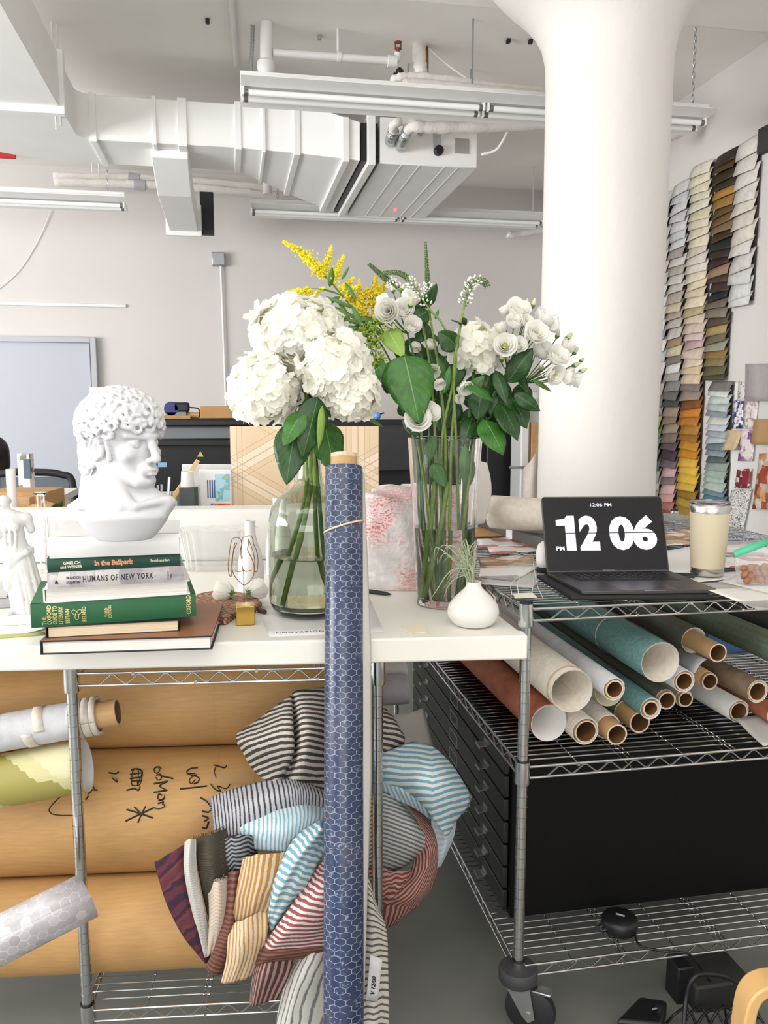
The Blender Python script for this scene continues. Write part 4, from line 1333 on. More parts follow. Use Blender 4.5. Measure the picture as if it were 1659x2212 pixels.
def cloth(label, grid, mat_, ripple=0.004, rf=5.0, nu=36, nv=24, thick=0.0022, fringe=None, group='striped fabric samples heaped in the lower rack', name='fabric_sample', planar=False):
	"""grid: rows of (pixel x, pixel y, forward distance); the fabric passes through those places"""
	_cl[0] += 1
	rnd = random.Random(_cl[0] * 7)
	G = [[fw(*c) for c in row] for row in grid]
	fn = patch(G, nu, nv)
	ul = sum((fn((i + 1) / 12, 0.5) - fn(i / 12, 0.5)).length for i in range(12))
	vl = sum((fn(0.5, (i + 1) / 12) - fn(0.5, i / 12)).length for i in range(12))
	ph = [rnd.uniform(0, 6.28) for _ in range(4)]
	away = Vector((-_sy, _cy, 0))
	def g(u, v):
		w = math.sin(u * rf * 2.1 + v * rf * 0.7 + ph[0]) + 0.6 * math.sin(v * rf * 1.7 - u * rf + ph[1]) + 0.4 * math.sin(u * rf * 4 + ph[2])
		return fn(u, v) + away * (ripple * w) + Vector((0, 0, ripple * 0.25 * math.sin(u * rf * 5 + ph[3])))
	o = MB().sheet(g, nu, nv, uv=(lambda u, v: (g(u, v).dot(RGT), g(u, v).z + g(u, v).y * 0.6)) if planar else (lambda u, v: (u * ul, v * vl))).build(name, mat_, None, smooth=180, solid=thick)
	tag(o, label, 'fabric', group)
	if fringe:
		m = MB()
		for i in range(70):
			q = (i + rnd.random()) / 70
			u, v = {'l': (0, q), 'r': (1, q), 't': (q, 0), 'b': (q, 1)}[fringe]
			a = g(u, v)
			inn = {'l': (0.03, q), 'r': (0.97, q), 't': (q, 0.04), 'b': (q, 0.96)}[fringe]
			d = (a - g(*inn)).normalized()
			e = a + d * rnd.uniform(0.003, 0.009) + Vector((rnd.uniform(-.003, .003), rnd.uniform(-.003, .003), rnd.uniform(-.003, .002)))
			m.tube([a - d * 0.002, a.lerp(e, 0.5) + Vector((rnd.uniform(-.001, .001), 0, 0)), e], 0.00045, 4)
		m.build('fringe', mat_, o)
	return o
cloth('black and grey striped fabric at the top of the heap', [
	[(511, 1588, 1.80), (511, 1596, 1.79), (513, 1604, 1.79), (520, 1614, 1.80)],
	[(558, 1553, 1.80), (562, 1588, 1.74), (558, 1628, 1.74), (546, 1662, 1.79)],
	[(622, 1506, 1.80), (626, 1565, 1.71), (626, 1630, 1.71), (584, 1694, 1.78)],
	[(632, 1499, 1.81), (634, 1565, 1.76), (634, 1630, 1.76), (612, 1700, 1.79)],
	[(655, 1488, 1.80), (665, 1560, 1.70), (665, 1630, 1.70), (650, 1704, 1.77)],
	[(740, 1490, 1.84), (745, 1560, 1.80), (745, 1640, 1.80), (740, 1714, 1.82)],
	[(832, 1533, 1.92), (842, 1562, 1.88), (838, 1600, 1.88), (828, 1640, 1.92)],
	[(872, 1588, 1.95), (874, 1596, 1.94), (872, 1606, 1.94), (858, 1622, 1.95)]], f_dark, 0.004, 6, 60, 30, planar=True)
cloth('grey fabric with thin black upright lines over the handwriting roll', [
	[(456, 1722, 1.80), (460, 1760, 1.76), (466, 1806, 1.75)],
	[(520, 1700, 1.78), (526, 1745, 1.71), (530, 1800, 1.71)],
	[(610, 1680, 1.78), (618, 1710, 1.70), (622, 1760, 1.70)],
	[(660, 1686, 1.79), (672, 1712, 1.72), (672, 1750, 1.72)],
	[(740, 1722, 1.84), (740, 1740, 1.80), (740, 1760, 1.80)]], f_greyb, 0.002, 4, 40, 20, fringe='l')
cloth('small folded black and grey zigzag fabric between olive and blue pieces', [
	[(486, 1812, 1.70), (488, 1850, 1.68), (498, 1886, 1.70)],
	[(520, 1804, 1.67), (522, 1840, 1.65), (524, 1876, 1.67)],
	[(560, 1806, 1.70), (556, 1840, 1.70), (545, 1872, 1.71)]], f_zig, 0.002, 5, 24, 20)
cloth('dark olive twill fabric near the left of the heap', [
	[(418, 1814, 1.72), (424, 1850, 1.70), (436, 1920, 1.69), (452, 1990, 1.71)],
	[(455, 1802, 1.70), (460, 1850, 1.67), (466, 1910, 1.67), (462, 1980, 1.70)],
	[(490, 1790, 1.72), (497, 1840, 1.69), (502, 1890, 1.70), (478, 1960, 1.72)]], f_olive, 0.002, 4, 24, 24, fringe='t')
cloth('off-white fabric edge curling along the olive twill', [
	[(400, 1818, 1.71), (399, 1880, 1.70), (414, 1960, 1.69), (440, 2062, 1.70)],
	[(410, 1812, 1.69), (408, 1880, 1.67), (424, 1965, 1.665), (446, 2068, 1.69)],
	[(424, 1813, 1.70), (426, 1880, 1.685), (444, 1970, 1.68), (456, 2050, 1.70)]], f_white, 0.0015, 6, 16, 30)
cloth('plum plaid fabric at the far left of the heap', [
	[(334, 1862, 1.74), (356, 1940, 1.72), (392, 2015, 1.71), (434, 2072, 1.71)],
	[(372, 1840, 1.72), (390, 1930, 1.70), (418, 2010, 1.69), (444, 2078, 1.70)],
	[(418, 1810, 1.74), (430, 1920, 1.715), (450, 2000, 1.71), (456, 2080, 1.715)]], f_plum, 0.002, 4, 24, 30)
cloth('cream raised-weave fabric in the middle left of the heap', [
	[(449, 1908, 1.68), (452, 1970, 1.67), (450, 2030, 1.675), (448, 2066, 1.69)],
	[(472, 1904, 1.66), (474, 1965, 1.65), (468, 2020, 1.66), (458, 2060, 1.68)],
	[(493, 1898, 1.68), (492, 1960, 1.67), (484, 2015, 1.675), (468, 2060, 1.69)]], f_cream, 0.0015, 5, 20, 24, fringe='t')
cloth('rust brown fabric folded into a narrow strip', [
	[(494, 1884, 1.68), (484, 1980, 1.66), (466, 2040, 1.66), (445, 2088, 1.68)],
	[(510, 1882, 1.66), (502, 1980, 1.64), (486, 2045, 1.64), (458, 2106, 1.66)],
	[(528, 1884, 1.68), (516, 1985, 1.66), (502, 2050, 1.66), (482, 2104, 1.68)]], f_brown, 0.0015, 5, 18, 28)
cloth('ochre striped fabric in the middle of the heap', [
	[(526, 1852, 1.66), (514, 1910, 1.64), (506, 1960, 1.64), (496, 2006, 1.65)],
	[(560, 1846, 1.64), (556, 1905, 1.625), (546, 1950, 1.625), (536, 1990, 1.64)],
	[(628, 1838, 1.66), (616, 1900, 1.64), (600, 1940, 1.64), (576, 1980, 1.65)]], f_orange, 0.002, 5, 24, 24)
cloth('cream and ochre striped fabric below the ochre one', [
	[(494, 2002, 1.65), (492, 2040, 1.63), (488, 2080, 1.64), (478, 2122, 1.66)],
	[(530, 1984, 1.62), (530, 2030, 1.605), (528, 2070, 1.615), (510, 2122, 1.645)],
	[(578, 1962, 1.65), (578, 2010, 1.63), (572, 2050, 1.64), (556, 2102, 1.66)]], f_orangew, 0.002, 5, 24, 24)
cloth('pale blue and white fabric spread under the black lined grey fabric', [
	[(494, 1774, 1.75), (496, 1790, 1.73), (500, 1812, 1.73)],
	[(560, 1752, 1.72), (566, 1790, 1.67), (566, 1836, 1.68)],
	[(620, 1738, 1.71), (628, 1785, 1.65), (622, 1842, 1.665)],
	[(680, 1738, 1.73), (682, 1770, 1.68), (668, 1830, 1.69)],
	[(742, 1772, 1.78), (742, 1790, 1.76), (742, 1812, 1.77)]], f_blue2, 0.003, 5, 36, 20, fringe='t')
cloth('twisted pale blue fabric hanging down between ochre and red', [
	[(690, 1770, 1.68), (640, 1806, 1.65), (606, 1866, 1.63), (584, 1930, 1.63), (575, 1990, 1.65)],
	[(698, 1790, 1.65), (660, 1836, 1.62), (630, 1890, 1.605), (600, 1950, 1.61), (582, 2004, 1.64)],
	[(720, 1816, 1.68), (690, 1856, 1.65), (664, 1910, 1.635), (634, 1960, 1.64), (596, 2008, 1.66)]], f_blue, 0.004, 6, 24, 40)
cloth('pale blue-grey fabric under the twisted blue one', [
	[(700, 1800, 1.69), (650, 1880, 1.66), (610, 1950, 1.65), (576, 2010, 1.66)],
	[(720, 1850, 1.70), (690, 1900, 1.67), (640, 1975, 1.66), (580, 2034, 1.67)]], f_bluep, 0.002, 5, 14, 30)
cloth('red and white striped fabric draped across the front of the heap', [
	[(706, 1850, 1.66), (668, 1900, 1.64), (612, 1980, 1.62), (568, 2044, 1.635)],
	[(740, 1850, 1.67), (700, 1920, 1.60), (640, 1995, 1.575), (590, 2050, 1.60)],
	[(780, 1850, 1.70), (770, 1920, 1.64), (750, 1990, 1.62), (740, 2046, 1.63)]], f_red, 0.0025, 5, 30, 34)
cloth('brown and cream turned edge below the red striped fabric', [
	[(568, 2040, 1.635), (556, 2060, 1.63), (548, 2084, 1.64)],
	[(610, 2046, 1.60), (600, 2062, 1.595), (586, 2078, 1.61)],
	[(740, 2034, 1.64), (740, 2044, 1.63), (738, 2058, 1.645)]], f_brown, 0.001, 5, 24, 12)
cloth('dark red striped fabric hanging over the bottom shelf rail', [
	[(556, 2066, 1.65), (546, 2110, 1.64), (540, 2164, 1.65)],
	[(580, 2062, 1.62), (566, 2110, 1.61), (552, 2172, 1.63)],
	[(636, 2050, 1.64), (626, 2100, 1.635), (598, 2158, 1.65)]], f_red2, 0.002, 5, 24, 24)
cloth('white fabric with grey flecks hanging to the floor behind the blue roll', [
	[(646, 2056, 1.66), (622, 2110, 1.645), (606, 2160, 1.64), (594, 2230, 1.64), (590, 2290, 1.62)],
	[(680, 2054, 1.62), (660, 2110, 1.60), (650, 2165, 1.60), (640, 2240, 1.60), (640, 2290, 1.59)],
	[(760, 2050, 1.66), (756, 2110, 1.64), (752, 2165, 1.64), (750, 2240, 1.64), (750, 2290, 1.63)]], f_speck, 0.004, 5, 30, 36)
# right hand side of the heap
cloth('pale blue striped fabric bulging out on the right of the middle post', [
	[(790, 1640, 1.90), (815, 1670, 1.88), (830, 1690, 1.88), (845, 1700, 1.90)],
	[(850, 1618, 1.90), (868, 1660, 1.84), (880, 1700, 1.83), (905, 1730, 1.86)],
	[(910, 1604, 1.92), (930, 1655, 1.83), (935, 1710, 1.80), (945, 1780, 1.84)],
	[(965, 1638, 1.93), (975, 1680, 1.85), (975, 1730, 1.83), (965, 1806, 1.86)],
	[(1012, 1710, 1.95), (1014, 1722, 1.92), (1010, 1738, 1.91), (990, 1764, 1.92)]], f_blue, 0.003, 5, 40, 36, fringe='r', planar=True)
cloth('shaded under-fold of pale blue fabric right of the middle post', [
	[(800, 1655, 1.91), (815, 1690, 1.90), (820, 1715, 1.91)],
	[(850, 1668, 1.87), (862, 1705, 1.86), (880, 1738, 1.88)],
	[(900, 1690, 1.86), (915, 1730, 1.86), (930, 1770, 1.89)]], f_blue2, 0.002, 5, 20, 16)
cloth('white fabric with faint blue bars hanging behind the red fabric', [
	[(930, 1760, 1.90), (935, 1830, 1.90), (930, 1880, 1.91)],
	[(965, 1780, 1.88), (962, 1830, 1.885), (945, 1876, 1.90)],
	[(988, 1756, 1.91), (978, 1812, 1.91), (955, 1864, 1.92)]], f_bluep, 0.002, 5, 18, 20)
cloth('grey chevron fabric right of the middle post', [
	[(795, 1705, 1.90), (795, 1760, 1.88), (795, 1820, 1.88), (795, 1892, 1.90)],
	[(840, 1716, 1.89), (845, 1765, 1.84), (845, 1820, 1.84), (840, 1884, 1.88)],
	[(870, 1740, 1.89), (888, 1780, 1.845), (885, 1830, 1.845), (866, 1874, 1.88)],
	[(880, 1752, 1.90), (916, 1800, 1.87), (914, 1836, 1.87), (880, 1868, 1.90)]], f_chev, 0.002, 4, 30, 30, fringe='r', planar=True)
cloth('brick red striped fabric bulging low on the right of the middle post', [
	[(862, 1722, 1.92), (880, 1740, 1.90), (895, 1760, 1.89), (905, 1800, 1.89)],
	[(925, 1764, 1.92), (930, 1800, 1.88), (925, 1840, 1.86), (890, 1880, 1.87)],
	[(950, 1822, 1.92), (940, 1870, 1.87), (905, 1910, 1.83), (850, 1920, 1.84)],
	[(940, 1900, 1.91), (905, 1945, 1.86), (870, 1965, 1.83), (815, 1950, 1.84)],
	[(900, 1962, 1.92), (870, 1985, 1.89), (840, 2000, 1.88), (800, 2004, 1.89)]], f_redr, 0.004, 6, 40, 36)
cloth('brick red fabric crumpled beside the middle post', [
	[(795, 1870, 1.87), (800, 1910, 1.84), (795, 1960, 1.85)],
	[(845, 1880, 1.84), (850, 1915, 1.815), (835, 1955, 1.83)],
	[(890, 1880, 1.86), (880, 1920, 1.85), (850, 1960, 1.86)]], f_redr, 0.004, 8, 20, 20)
lc = cloth('white fabric with charcoal bars and a paper label beside the blue roll', [
	[(770, 1880, 1.72), (772, 1990, 1.70), (772, 2090, 1.69), (772, 2200, 1.68), (772, 2290, 1.66)],
	[(792, 1890, 1.68), (800, 1990, 1.665), (806, 2090, 1.66), (808, 2200, 1.65), (808, 2290, 1.64)],
	[(812, 1950, 1.71), (834, 2010, 1.69), (838, 2090, 1.68), (840, 2200, 1.67), (838, 2290, 1.66)]], f_label, 0.0025, 4, 20, 44)
q = [fw(800, 2062, 1.652), fw(826, 2072, 1.652), fw(816, 2164, 1.645), fw(791, 2160, 1.645)]
lb = MB().sheet(lambda u, v: q[0].lerp(q[1], u).lerp(q[3].lerp(q[2], u), v), 4, 4).build('paper_label', flat('label_paper', (206, 206, 208), 0.6), lc, solid=0.0006)
za = (q[1] - q[0]).cross(q[2] - q[1]).normalized()
if za.dot(FWD) > 0:
	za = -za
tm = text_mb('V 12/00', 0.013, basis(q[2] + (q[1] - q[2]) * 0.12 - (q[1] - q[0]) * 0.34 - FWD * 0.0015, (q[1] - q[2]).normalized(), -(q[1] - q[0]).normalized(), za), 0.0002, bold=0.0003)
tm.build('lettering', m_ink, lb)
# grey cut ends of rolled paper far back in the rack right of the post
for (cx, cy, rp, D, lab) in ((852, 1490, 32, 2.5, 'grey rolled paper end far back in the lower rack'), (850, 1455, 28, 2.6, 'white rolled paper end under the table at the back'),):
	p, r = at_depth(cx, cy, rp, D)
	rolled(lab, p + Vector((-0.35, 0.0, 0)), p + Vector((0.04, 0, 0)), r, m_rollgrey if cy > 1470 else m_rollwhite, group='paper ends at the back of the lower rack')
g_ = [fw(800, 1530, 2.3), fw(915, 1528, 2.35), fw(936, 1612, 2.3), fw(800, 1650, 2.25)]
tag(MB().sheet(lambda u, v: g_[0].lerp(g_[1], u).lerp(g_[3].lerp(g_[2], u), v) + Vector((0, -0.05 * math.sin(PI * u), 0)), 12, 8).build('paper_sheet', m_rollwhite, solid=0.001, smooth=180), 'curved white paper sheet standing behind the blue fabric', 'paper')
# ------------------------------------------------------------------ sculpting: smooth solids on a grid, skinned by surface nets
class Sculpt:
	def __init__(s, lo, hi, h):
		s.lo = np.array(lo, float)
		s.h = h
		s.n = np.ceil((np.array(hi) - s.lo) / h).astype(int) + 1
		s.d = np.full(s.n, 1.0, np.float32)
	def _win(s, c, rad):
		a = np.clip(np.floor((np.array(c) - rad - s.lo) / s.h).astype(int), 0, s.n)
		b = np.clip(np.ceil((np.array(c) + rad - s.lo) / s.h).astype(int) + 1, 0, s.n)
		if np.any(b <= a):
			return None, None
		g = np.meshgrid(*[s.lo[i] + np.arange(a[i], b[i]) * s.h for i in range(3)], indexing='ij')
		return tuple(slice(a[i], b[i]) for i in range(3)), g
	@staticmethod
	def smin(a, b, k):
		if k <= 0:
			return np.minimum(a, b)
		h = np.clip(0.5 + 0.5 * (b - a) / k, 0, 1)
		return b * (1 - h) + a * h - k * h * (1 - h)
	def put(s, f, c, rad, k=0.005, sub=False):
		w, g = s._win(c, rad + 4 * k + 4 * s.h)
		if w is None:
			return s
		v = f(*g).astype(np.float32)
		if sub:
			s.d[w] = -s.smin(-s.d[w], v, k)
		else:
			s.d[w] = s.smin(s.d[w], v, k)
		return s
	def ell(s, c, r, k=0.005, sub=False, R_=None):
		c, r = np.array(c, float), np.array(r, float)
		def f(x, y, z):
			p = [x - c[0], y - c[1], z - c[2]]
			if R_ is not None:
				p = [R_[0][i] * p[0] + R_[1][i] * p[1] + R_[2][i] * p[2] for i in range(3)]
			q = np.sqrt(sum((p[i] / r[i]) ** 2 for i in range(3)))
			q2 = np.sqrt(sum((p[i] / r[i] ** 2) ** 2 for i in range(3))) + 1e-9
			return q * (q - 1) / q2
		return s.put(f, c, r.max(), k, sub)
	def cap(s, a, b, ra, rb=None, k=0.005, sub=False):
		a, b = np.array(a, float), np.array(b, float)
		rb = ra if rb is None else rb
		ab = b - a
		L = max(1e-12, ab.dot(ab))
		def f(x, y, z):
			t = np.clip(((x - a[0]) * ab[0] + (y - a[1]) * ab[1] + (z - a[2]) * ab[2]) / L, 0, 1)
			return np.sqrt((x - a[0] - t * ab[0]) ** 2 + (y - a[1] - t * ab[1]) ** 2 + (z - a[2] - t * ab[2]) ** 2) - (ra + (rb - ra) * t)
		return s.put(f, (a + b) / 2, np.sqrt(L) / 2 + max(ra, rb), k, sub)
	def chain(s, pts, rs, k=0.005, kk=None):
		for i in range(len(pts) - 1):
			s.cap(pts[i], pts[i + 1], rs[i], rs[i + 1], k if i == 0 or kk is None else kk)
		return s
	def mesh(s):
		d = s.d.copy()
		d[0], d[-1], d[:, 0], d[:, -1], d[:, :, 0], d[:, :, -1] = 1, 1, 1, 1, 1, 1
		ins = d < 0
		nx, ny, nz = d.shape
		cor = [(i, j, k) for i in (0, 1) for j in (0, 1) for k in (0, 1)]
		sl = lambda o: tuple(slice(o[a], d.shape[a] - 1 + o[a]) for a in range(3))
		cnt = sum(ins[sl(o)].astype(np.int8) for o in cor)
		act = (cnt > 0) & (cnt < 8)
		idx = np.full(act.shape, -1, np.int64)
		A = np.argwhere(act)
		idx[act] = np.arange(len(A))
		P = np.zeros((len(A), 3))
		N = np.zeros(len(A))
		D = [d[sl(o)][act] for o in cor]
		for a in range(8):
			for b in range(a + 1, 8):
				if sum(abs(cor[a][i] - cor[b][i]) for i in range(3)) != 1:
					continue
				m = (D[a] < 0) != (D[b] < 0)
				t = np.where(m, D[a] / np.where(m, D[a] - D[b], 1), 0)
				for i in range(3):
					P[:, i] += np.where(m, cor[a][i] + t * (cor[b][i] - cor[a][i]), 0)
				N += m
		V = s.lo + (A + P / N[:, None]) * s.h
		F = []
		for ax in range(3):
			u, v = (ax + 1) % 3, (ax + 2) % 3
			sa = [slice(1, -1)] * 3
			sa[ax] = slice(0, d.shape[ax] - 1)
			s0 = ins[tuple(sa)]
			sb = list(sa)
			sb[ax] = slice(1, d.shape[ax])
			s1 = ins[tuple(sb)]
			for flip, m in ((False, s0 & ~s1), (True, ~s0 & s1)):
				E = np.argwhere(m)
				if not len(E):
					continue
				off = np.ones(3, int)
				off[ax] = 0
				E = E + off
				q = []
				for du, dv in ((-1, -1), (0, -1), (0, 0), (-1, 0)):
					e = E.copy()
					e[:, u] += du
					e[:, v] += dv
					q.append(idx[e[:, 0], e[:, 1], e[:, 2]])
				q = np.stack(q if not flip else q[::-1], 1)
				F.append(q)
		F = np.concatenate(F)
		return V, F
	def build(s, name, mat_, parent=None, M=None, relax=1):
		V, F = s.mesh()
		for _ in range(relax):
			acc = np.zeros_like(V)
			n = np.zeros(len(V))
			for a in range(4):
				b = (a + 1) % 4
				np.add.at(acc, F[:, a], V[F[:, b]])
				np.add.at(acc, F[:, b], V[F[:, a]])
				np.add.at(n, F[:, a], 1)
				np.add.at(n, F[:, b], 1)
			V = 0.5 * V + 0.5 * acc / n[:, None]
		m = MB(M)
		m.add([tuple(v) for v in V], [tuple(int(i) for i in f) for f in F])
		return m.build(name, mat_, parent, smooth=180)
m_plaster = flat('white_plaster', (208, 208, 211), 0.55, bump=0.03, bscale=90)
m_plaster2 = flat('white_resin', (208, 207, 206), 0.5)
# ------------------------------------------------------------------ the stack of books
m_pages = None
t = NT('book_pages', 0.8)
x, y, z = t.xyz(t.obj())
f = t.noise(t.comb(t.math('MULTIPLY', x, 2), t.math('MULTIPLY', y, 2), t.math('MULTIPLY', z, 900)), 1, 3)
t.base(t.ramp(f, [(0.35, C(214, 208, 198)), (0.65, C(240, 237, 230))]))
m_pages = t.m
t = NT('cream_book_pages', 0.8)
x, y, z = t.xyz(t.obj())
f = t.noise(t.comb(t.math('MULTIPLY', x, 2), t.math('MULTIPLY', y, 2), t.math('MULTIPLY', z, 900)), 1, 3)
t.base(t.ramp(f, [(0.35, C(206, 186, 156)), (0.65, C(228, 210, 182))]))
m_pagescream = t.m
b_green = flat('dark_green_book_cloth', (26, 70, 56), 0.6, var=0.06, scale=30, bump=0.1, bscale=300, bdist=0.001)
b_oxford = flat('bright_green_book_cloth', (34, 96, 58), 0.6, var=0.05, scale=30, bump=0.1, bscale=300, bdist=0.001)
b_white = flat('white_glossy_book_cover', (232, 231, 230), 0.35)
b_brown = flat('brown_book_cover', (150, 100, 68), 0.45, var=0.12, scale=6)
b_black = flat('black_book_cloth', (24, 26, 32), 0.5)
b_gold = flat('gold_foil_lettering', (222, 202, 140), 0.4, 0.3)
b_salmon = flat('salmon_lettering', (232, 160, 120), 0.5)
b_cream = flat('cream_lettering', (226, 216, 196), 0.5)
b_ink = flat('dark_ink_lettering', (40, 38, 44), 0.5)
t = NT('grey_photo_collage_cover', 0.4)
x, y, z = t.xyz(t.obj())
vo = t.n('ShaderNodeTexVoronoi', {'Vector': t.comb(t.math('MULTIPLY', x, 28), 0, t.math('MULTIPLY', z, 8)), 'Scale': 1.0}, distance='CHEBYCHEV')
nz = t.noise(t.obj(), 70, 4)
k = t.math('ADD', t.math('MULTIPLY', t.n('ShaderNodeSeparateColor', {0: vo.outputs['Color']}).outputs[0], 0.5), t.math('MULTIPLY', nz, 0.5))
t.base(t.ramp(k, [(0.2, C(160, 154, 158)), (0.45, C(196, 190, 194)), (0.6, C(212, 206, 206)), (0.75, C(196, 180, 172))]))
b_collage = t.m
def book(label, pl, pr, z0, ztop, depth, cover, pages, spine_front=True, ct=0.003, extra=None):
	"""pl, pr: pixels of the lower front corners on the level z0"""
	a, b = onz(pl[0], pl[1], z0), onz(pr[0], pr[1], z0)
	X = (b - a)
	w = X.length
	X.normalize()
	Y = Vector((-X.y, X.x, 0))
	Z = ((a + b) / 2 - CAMP).dot(FWD)
	h = ztop - z0
	th = thing('book', label, 'book', a.lerp(b, 0.5) + Y * depth / 2, 0, 'books stacked under the plaster bust')
	M = basis(a, X, Y, Vector((0, 0, 1)))
	e = 0.003
	if spine_front:
		m = MB(M)
		m.box((w / 2, depth / 2, ct / 2), (w, depth, ct))
		m.box((w / 2, depth / 2, h - ct / 2), (w, depth, ct))
		# rounded spine
		n = 8
		pts = []
		for i in range(n + 1):
			zz = h * i / n
			pts.append((-0.004 * math.sin(PI * i / n), zz))
		vs = []
		for yy, zz in pts:
			vs += [(0, yy, zz), (w, yy, zz)]
		for yy, zz in pts[::-1]:
			vs += [(0, 0.004, zz), (w, 0.004, zz)]
		k = len(vs) // 2
		m.add(vs, [(2 * i, 2 * i + 1, (2 * i + 3) % (2 * k), (2 * i + 2) % (2 * k)) for i in range(k)] + [tuple(2 * i for i in range(k))[::-1], tuple(2 * i + 1 for i in range(k))])
		m.build('cover', cover, th, smooth=50)
		MB(M).box((w / 2, depth / 2 + 0.001, h / 2), (w - 2 * e, depth - 0.008, h - 2 * ct)).build('page_block', pages, th)
	else:
		m = MB(M)
		m.box((w / 2, depth / 2, ct / 2), (w, depth, ct))
		m.box((w / 2, depth / 2, h - ct / 2), (w, depth, ct))
		m.box((ct / 2, depth / 2, h / 2), (ct, depth, h))
		m.build('cover', cover, th, bevel=0.0008)
		MB(M).box((w / 2, depth / 2, h / 2), (w - 2 * e - 0.004, depth - 0.008, h - 2 * ct)).build('page_block', pages, th)
	return th, M, w, h, z0 + h
def spine_text(th, M, w, h, s, fx, fz, size, mat_, rot=False, align='LEFT', sx=1.0, bold=0.0, spacing=1.0):
	"""lettering on the front face at a fraction of width and height"""
	m = text_mb(s, size, Matrix.Identity(4), depth=0.0002, align=align, sx=sx, bold=bold, spacing=spacing)
	o = MB(M)
	vs = []
	for v in m.V:
		u, q = (v.x, v.y) if not rot else (-v.y, v.x)
		zz = h * fz + q
		bulge = -0.004 * math.sin(PI * max(0, min(1, zz / h)))
		vs.append((w * fx + u, bulge - 0.0005 - v.z, zz))
	o.add(vs, m.F)
	return o.build('lettering', mat_, th, smooth=0)
BZ = [TABZ] + [fw(px, py, D).z for px, py, D in ((99, 1381, 1.65), (68, 1358, 1.64), (94, 1305, 1.645), (103, 1272, 1.645), (103, 1237, 1.645), (107, 1207, 1.645), (107, 1161, 1.645))]
z_ = TABZ
th, M, w, h, z_ = book('big brown book with black edges at the bottom of the stack', (87, 1415), (459, 1403), z_, BZ[1], 0.30, b_black, m_pages, False)
MB(M).box((w / 2 + 0.001, 0.15 + 0.0015, h + 0.0001), (w - 0.003, 0.297, 0.0012)).build('cover_sheet', b_brown, th, bevel=0.0004)
z_ = BZ[1]
th, M, w, h, z_ = book('cream paged book without a visible title, second from the bottom of the stack', (99, 1380), (389, 1364), z_, BZ[2], 0.20, b_black, m_pagescream, False, ct=0.002)
th, M, w, h, z_ = book('thick bright green book with gold lettering in the stack', (68, 1357), (424, 1331), z_, BZ[3], 0.235, b_oxford, m_pages)
for s, fx in (('THE', 0.088), ('OXFORD', 0.118), ('GUIDE TO', 0.151), ('LITERARY', 0.185), ('BRITAIN', 0.224), ('IRELAND', 0.322)):
	spine_text(th, M, w, h, s, fx, 0.10, 0.0115, b_gold, True, sx=0.72 if len(s) > 6 else 0.85, bold=0.0002)
for s, fx, fz in (('THIRD', 0.452, 0.26), ('EDITION', 0.474, 0.2)):
	spine_text(th, M, w, h, s, fx, fz, 0.0085, b_gold, True, sx=0.8, bold=0.0001)
spine_text(th, M, w, h, 'OXFORD', 0.965, 0.13, 0.0125, b_gold, True, sx=0.8, bold=0.0002)
# looping ornament between the words
kn = []
for i in range(61):
	a = 2 * PI * i / 60
	kn.append(M @ Vector((w * 0.268 + 0.0042 * (math.sin(a) + 1.5 * math.sin(2 * a)), -0.0052, h * 0.5 + 0.0052 * (math.cos(a) - 1.5 * math.cos(2 * a)))))
MB().tube(kn, 0.0007, 6).build('ornament', b_gold, th)
th, M, w, h, z_ = book('white book with its pages facing out, above the thick green book', (94, 1304), (411, 1284), z_, BZ[4], 0.21, b_white, m_pages, False, ct=0.0035)
th, M, w, h, z_ = book('grey photo-covered book with dark capital letters on its spine', (103, 1272), (398, 1255), z_, BZ[5], 0.20, b_collage, m_pages)
spine_text(th, M, w, h, 'HUMANS OF NEW YORK', 0.25, 0.33, 0.0170, b_ink, sx=0.62, bold=0.0004, spacing=1.22)
spine_text(th, M, w, h, 'BRANDON', 0.135, 0.56, 0.007, b_ink, sx=0.8, bold=0.0002)
spine_text(th, M, w, h, 'STANTON', 0.135, 0.26, 0.007, b_ink, sx=0.8, bold=0.0002)
spine_text(th, M, w, h, 'SM', 0.075, 0.28, 0.008, b_ink, True, sx=0.8, bold=0.0003)
spine_text(th, M, w, h, 'ST MARTIN', 0.885, 0.16, 0.0045, b_ink, True, sx=0.85)
spine_text(th, M, w, h, 'PRESS', 0.905, 0.24, 0.0045, b_ink, True, sx=0.85)
th, M, w, h, z_ = book('dark green book with salmon title lettering, second from the top', (103, 1237), (390, 1222), z_, BZ[6], 0.20, b_green, m_pages)
spine_text(th, M, w, h, 'In the Ballpark', 0.345, 0.36, 0.0145, b_salmon, bold=0.0007, sx=0.88)
spine_text(th, M, w, h, 'GMELCH', 0.115, 0.54, 0.0085, b_cream, bold=0.0003)
spine_text(th, M, w, h, 'and WEINER', 0.095, 0.26, 0.0085, b_cream, bold=0.0003, sx=0.9)
spine_text(th, M, w, h, 'Smithsonian', 0.765, 0.42, 0.0085, b_cream, bold=0.0002, sx=0.95)
th, M, w, h, z_ = book('plain white hardback on top of the stack, under the bust', (107, 1207), (388, 1196), z_, BZ[7], 0.21, b_white, b_white)
BOOKTOP = z_
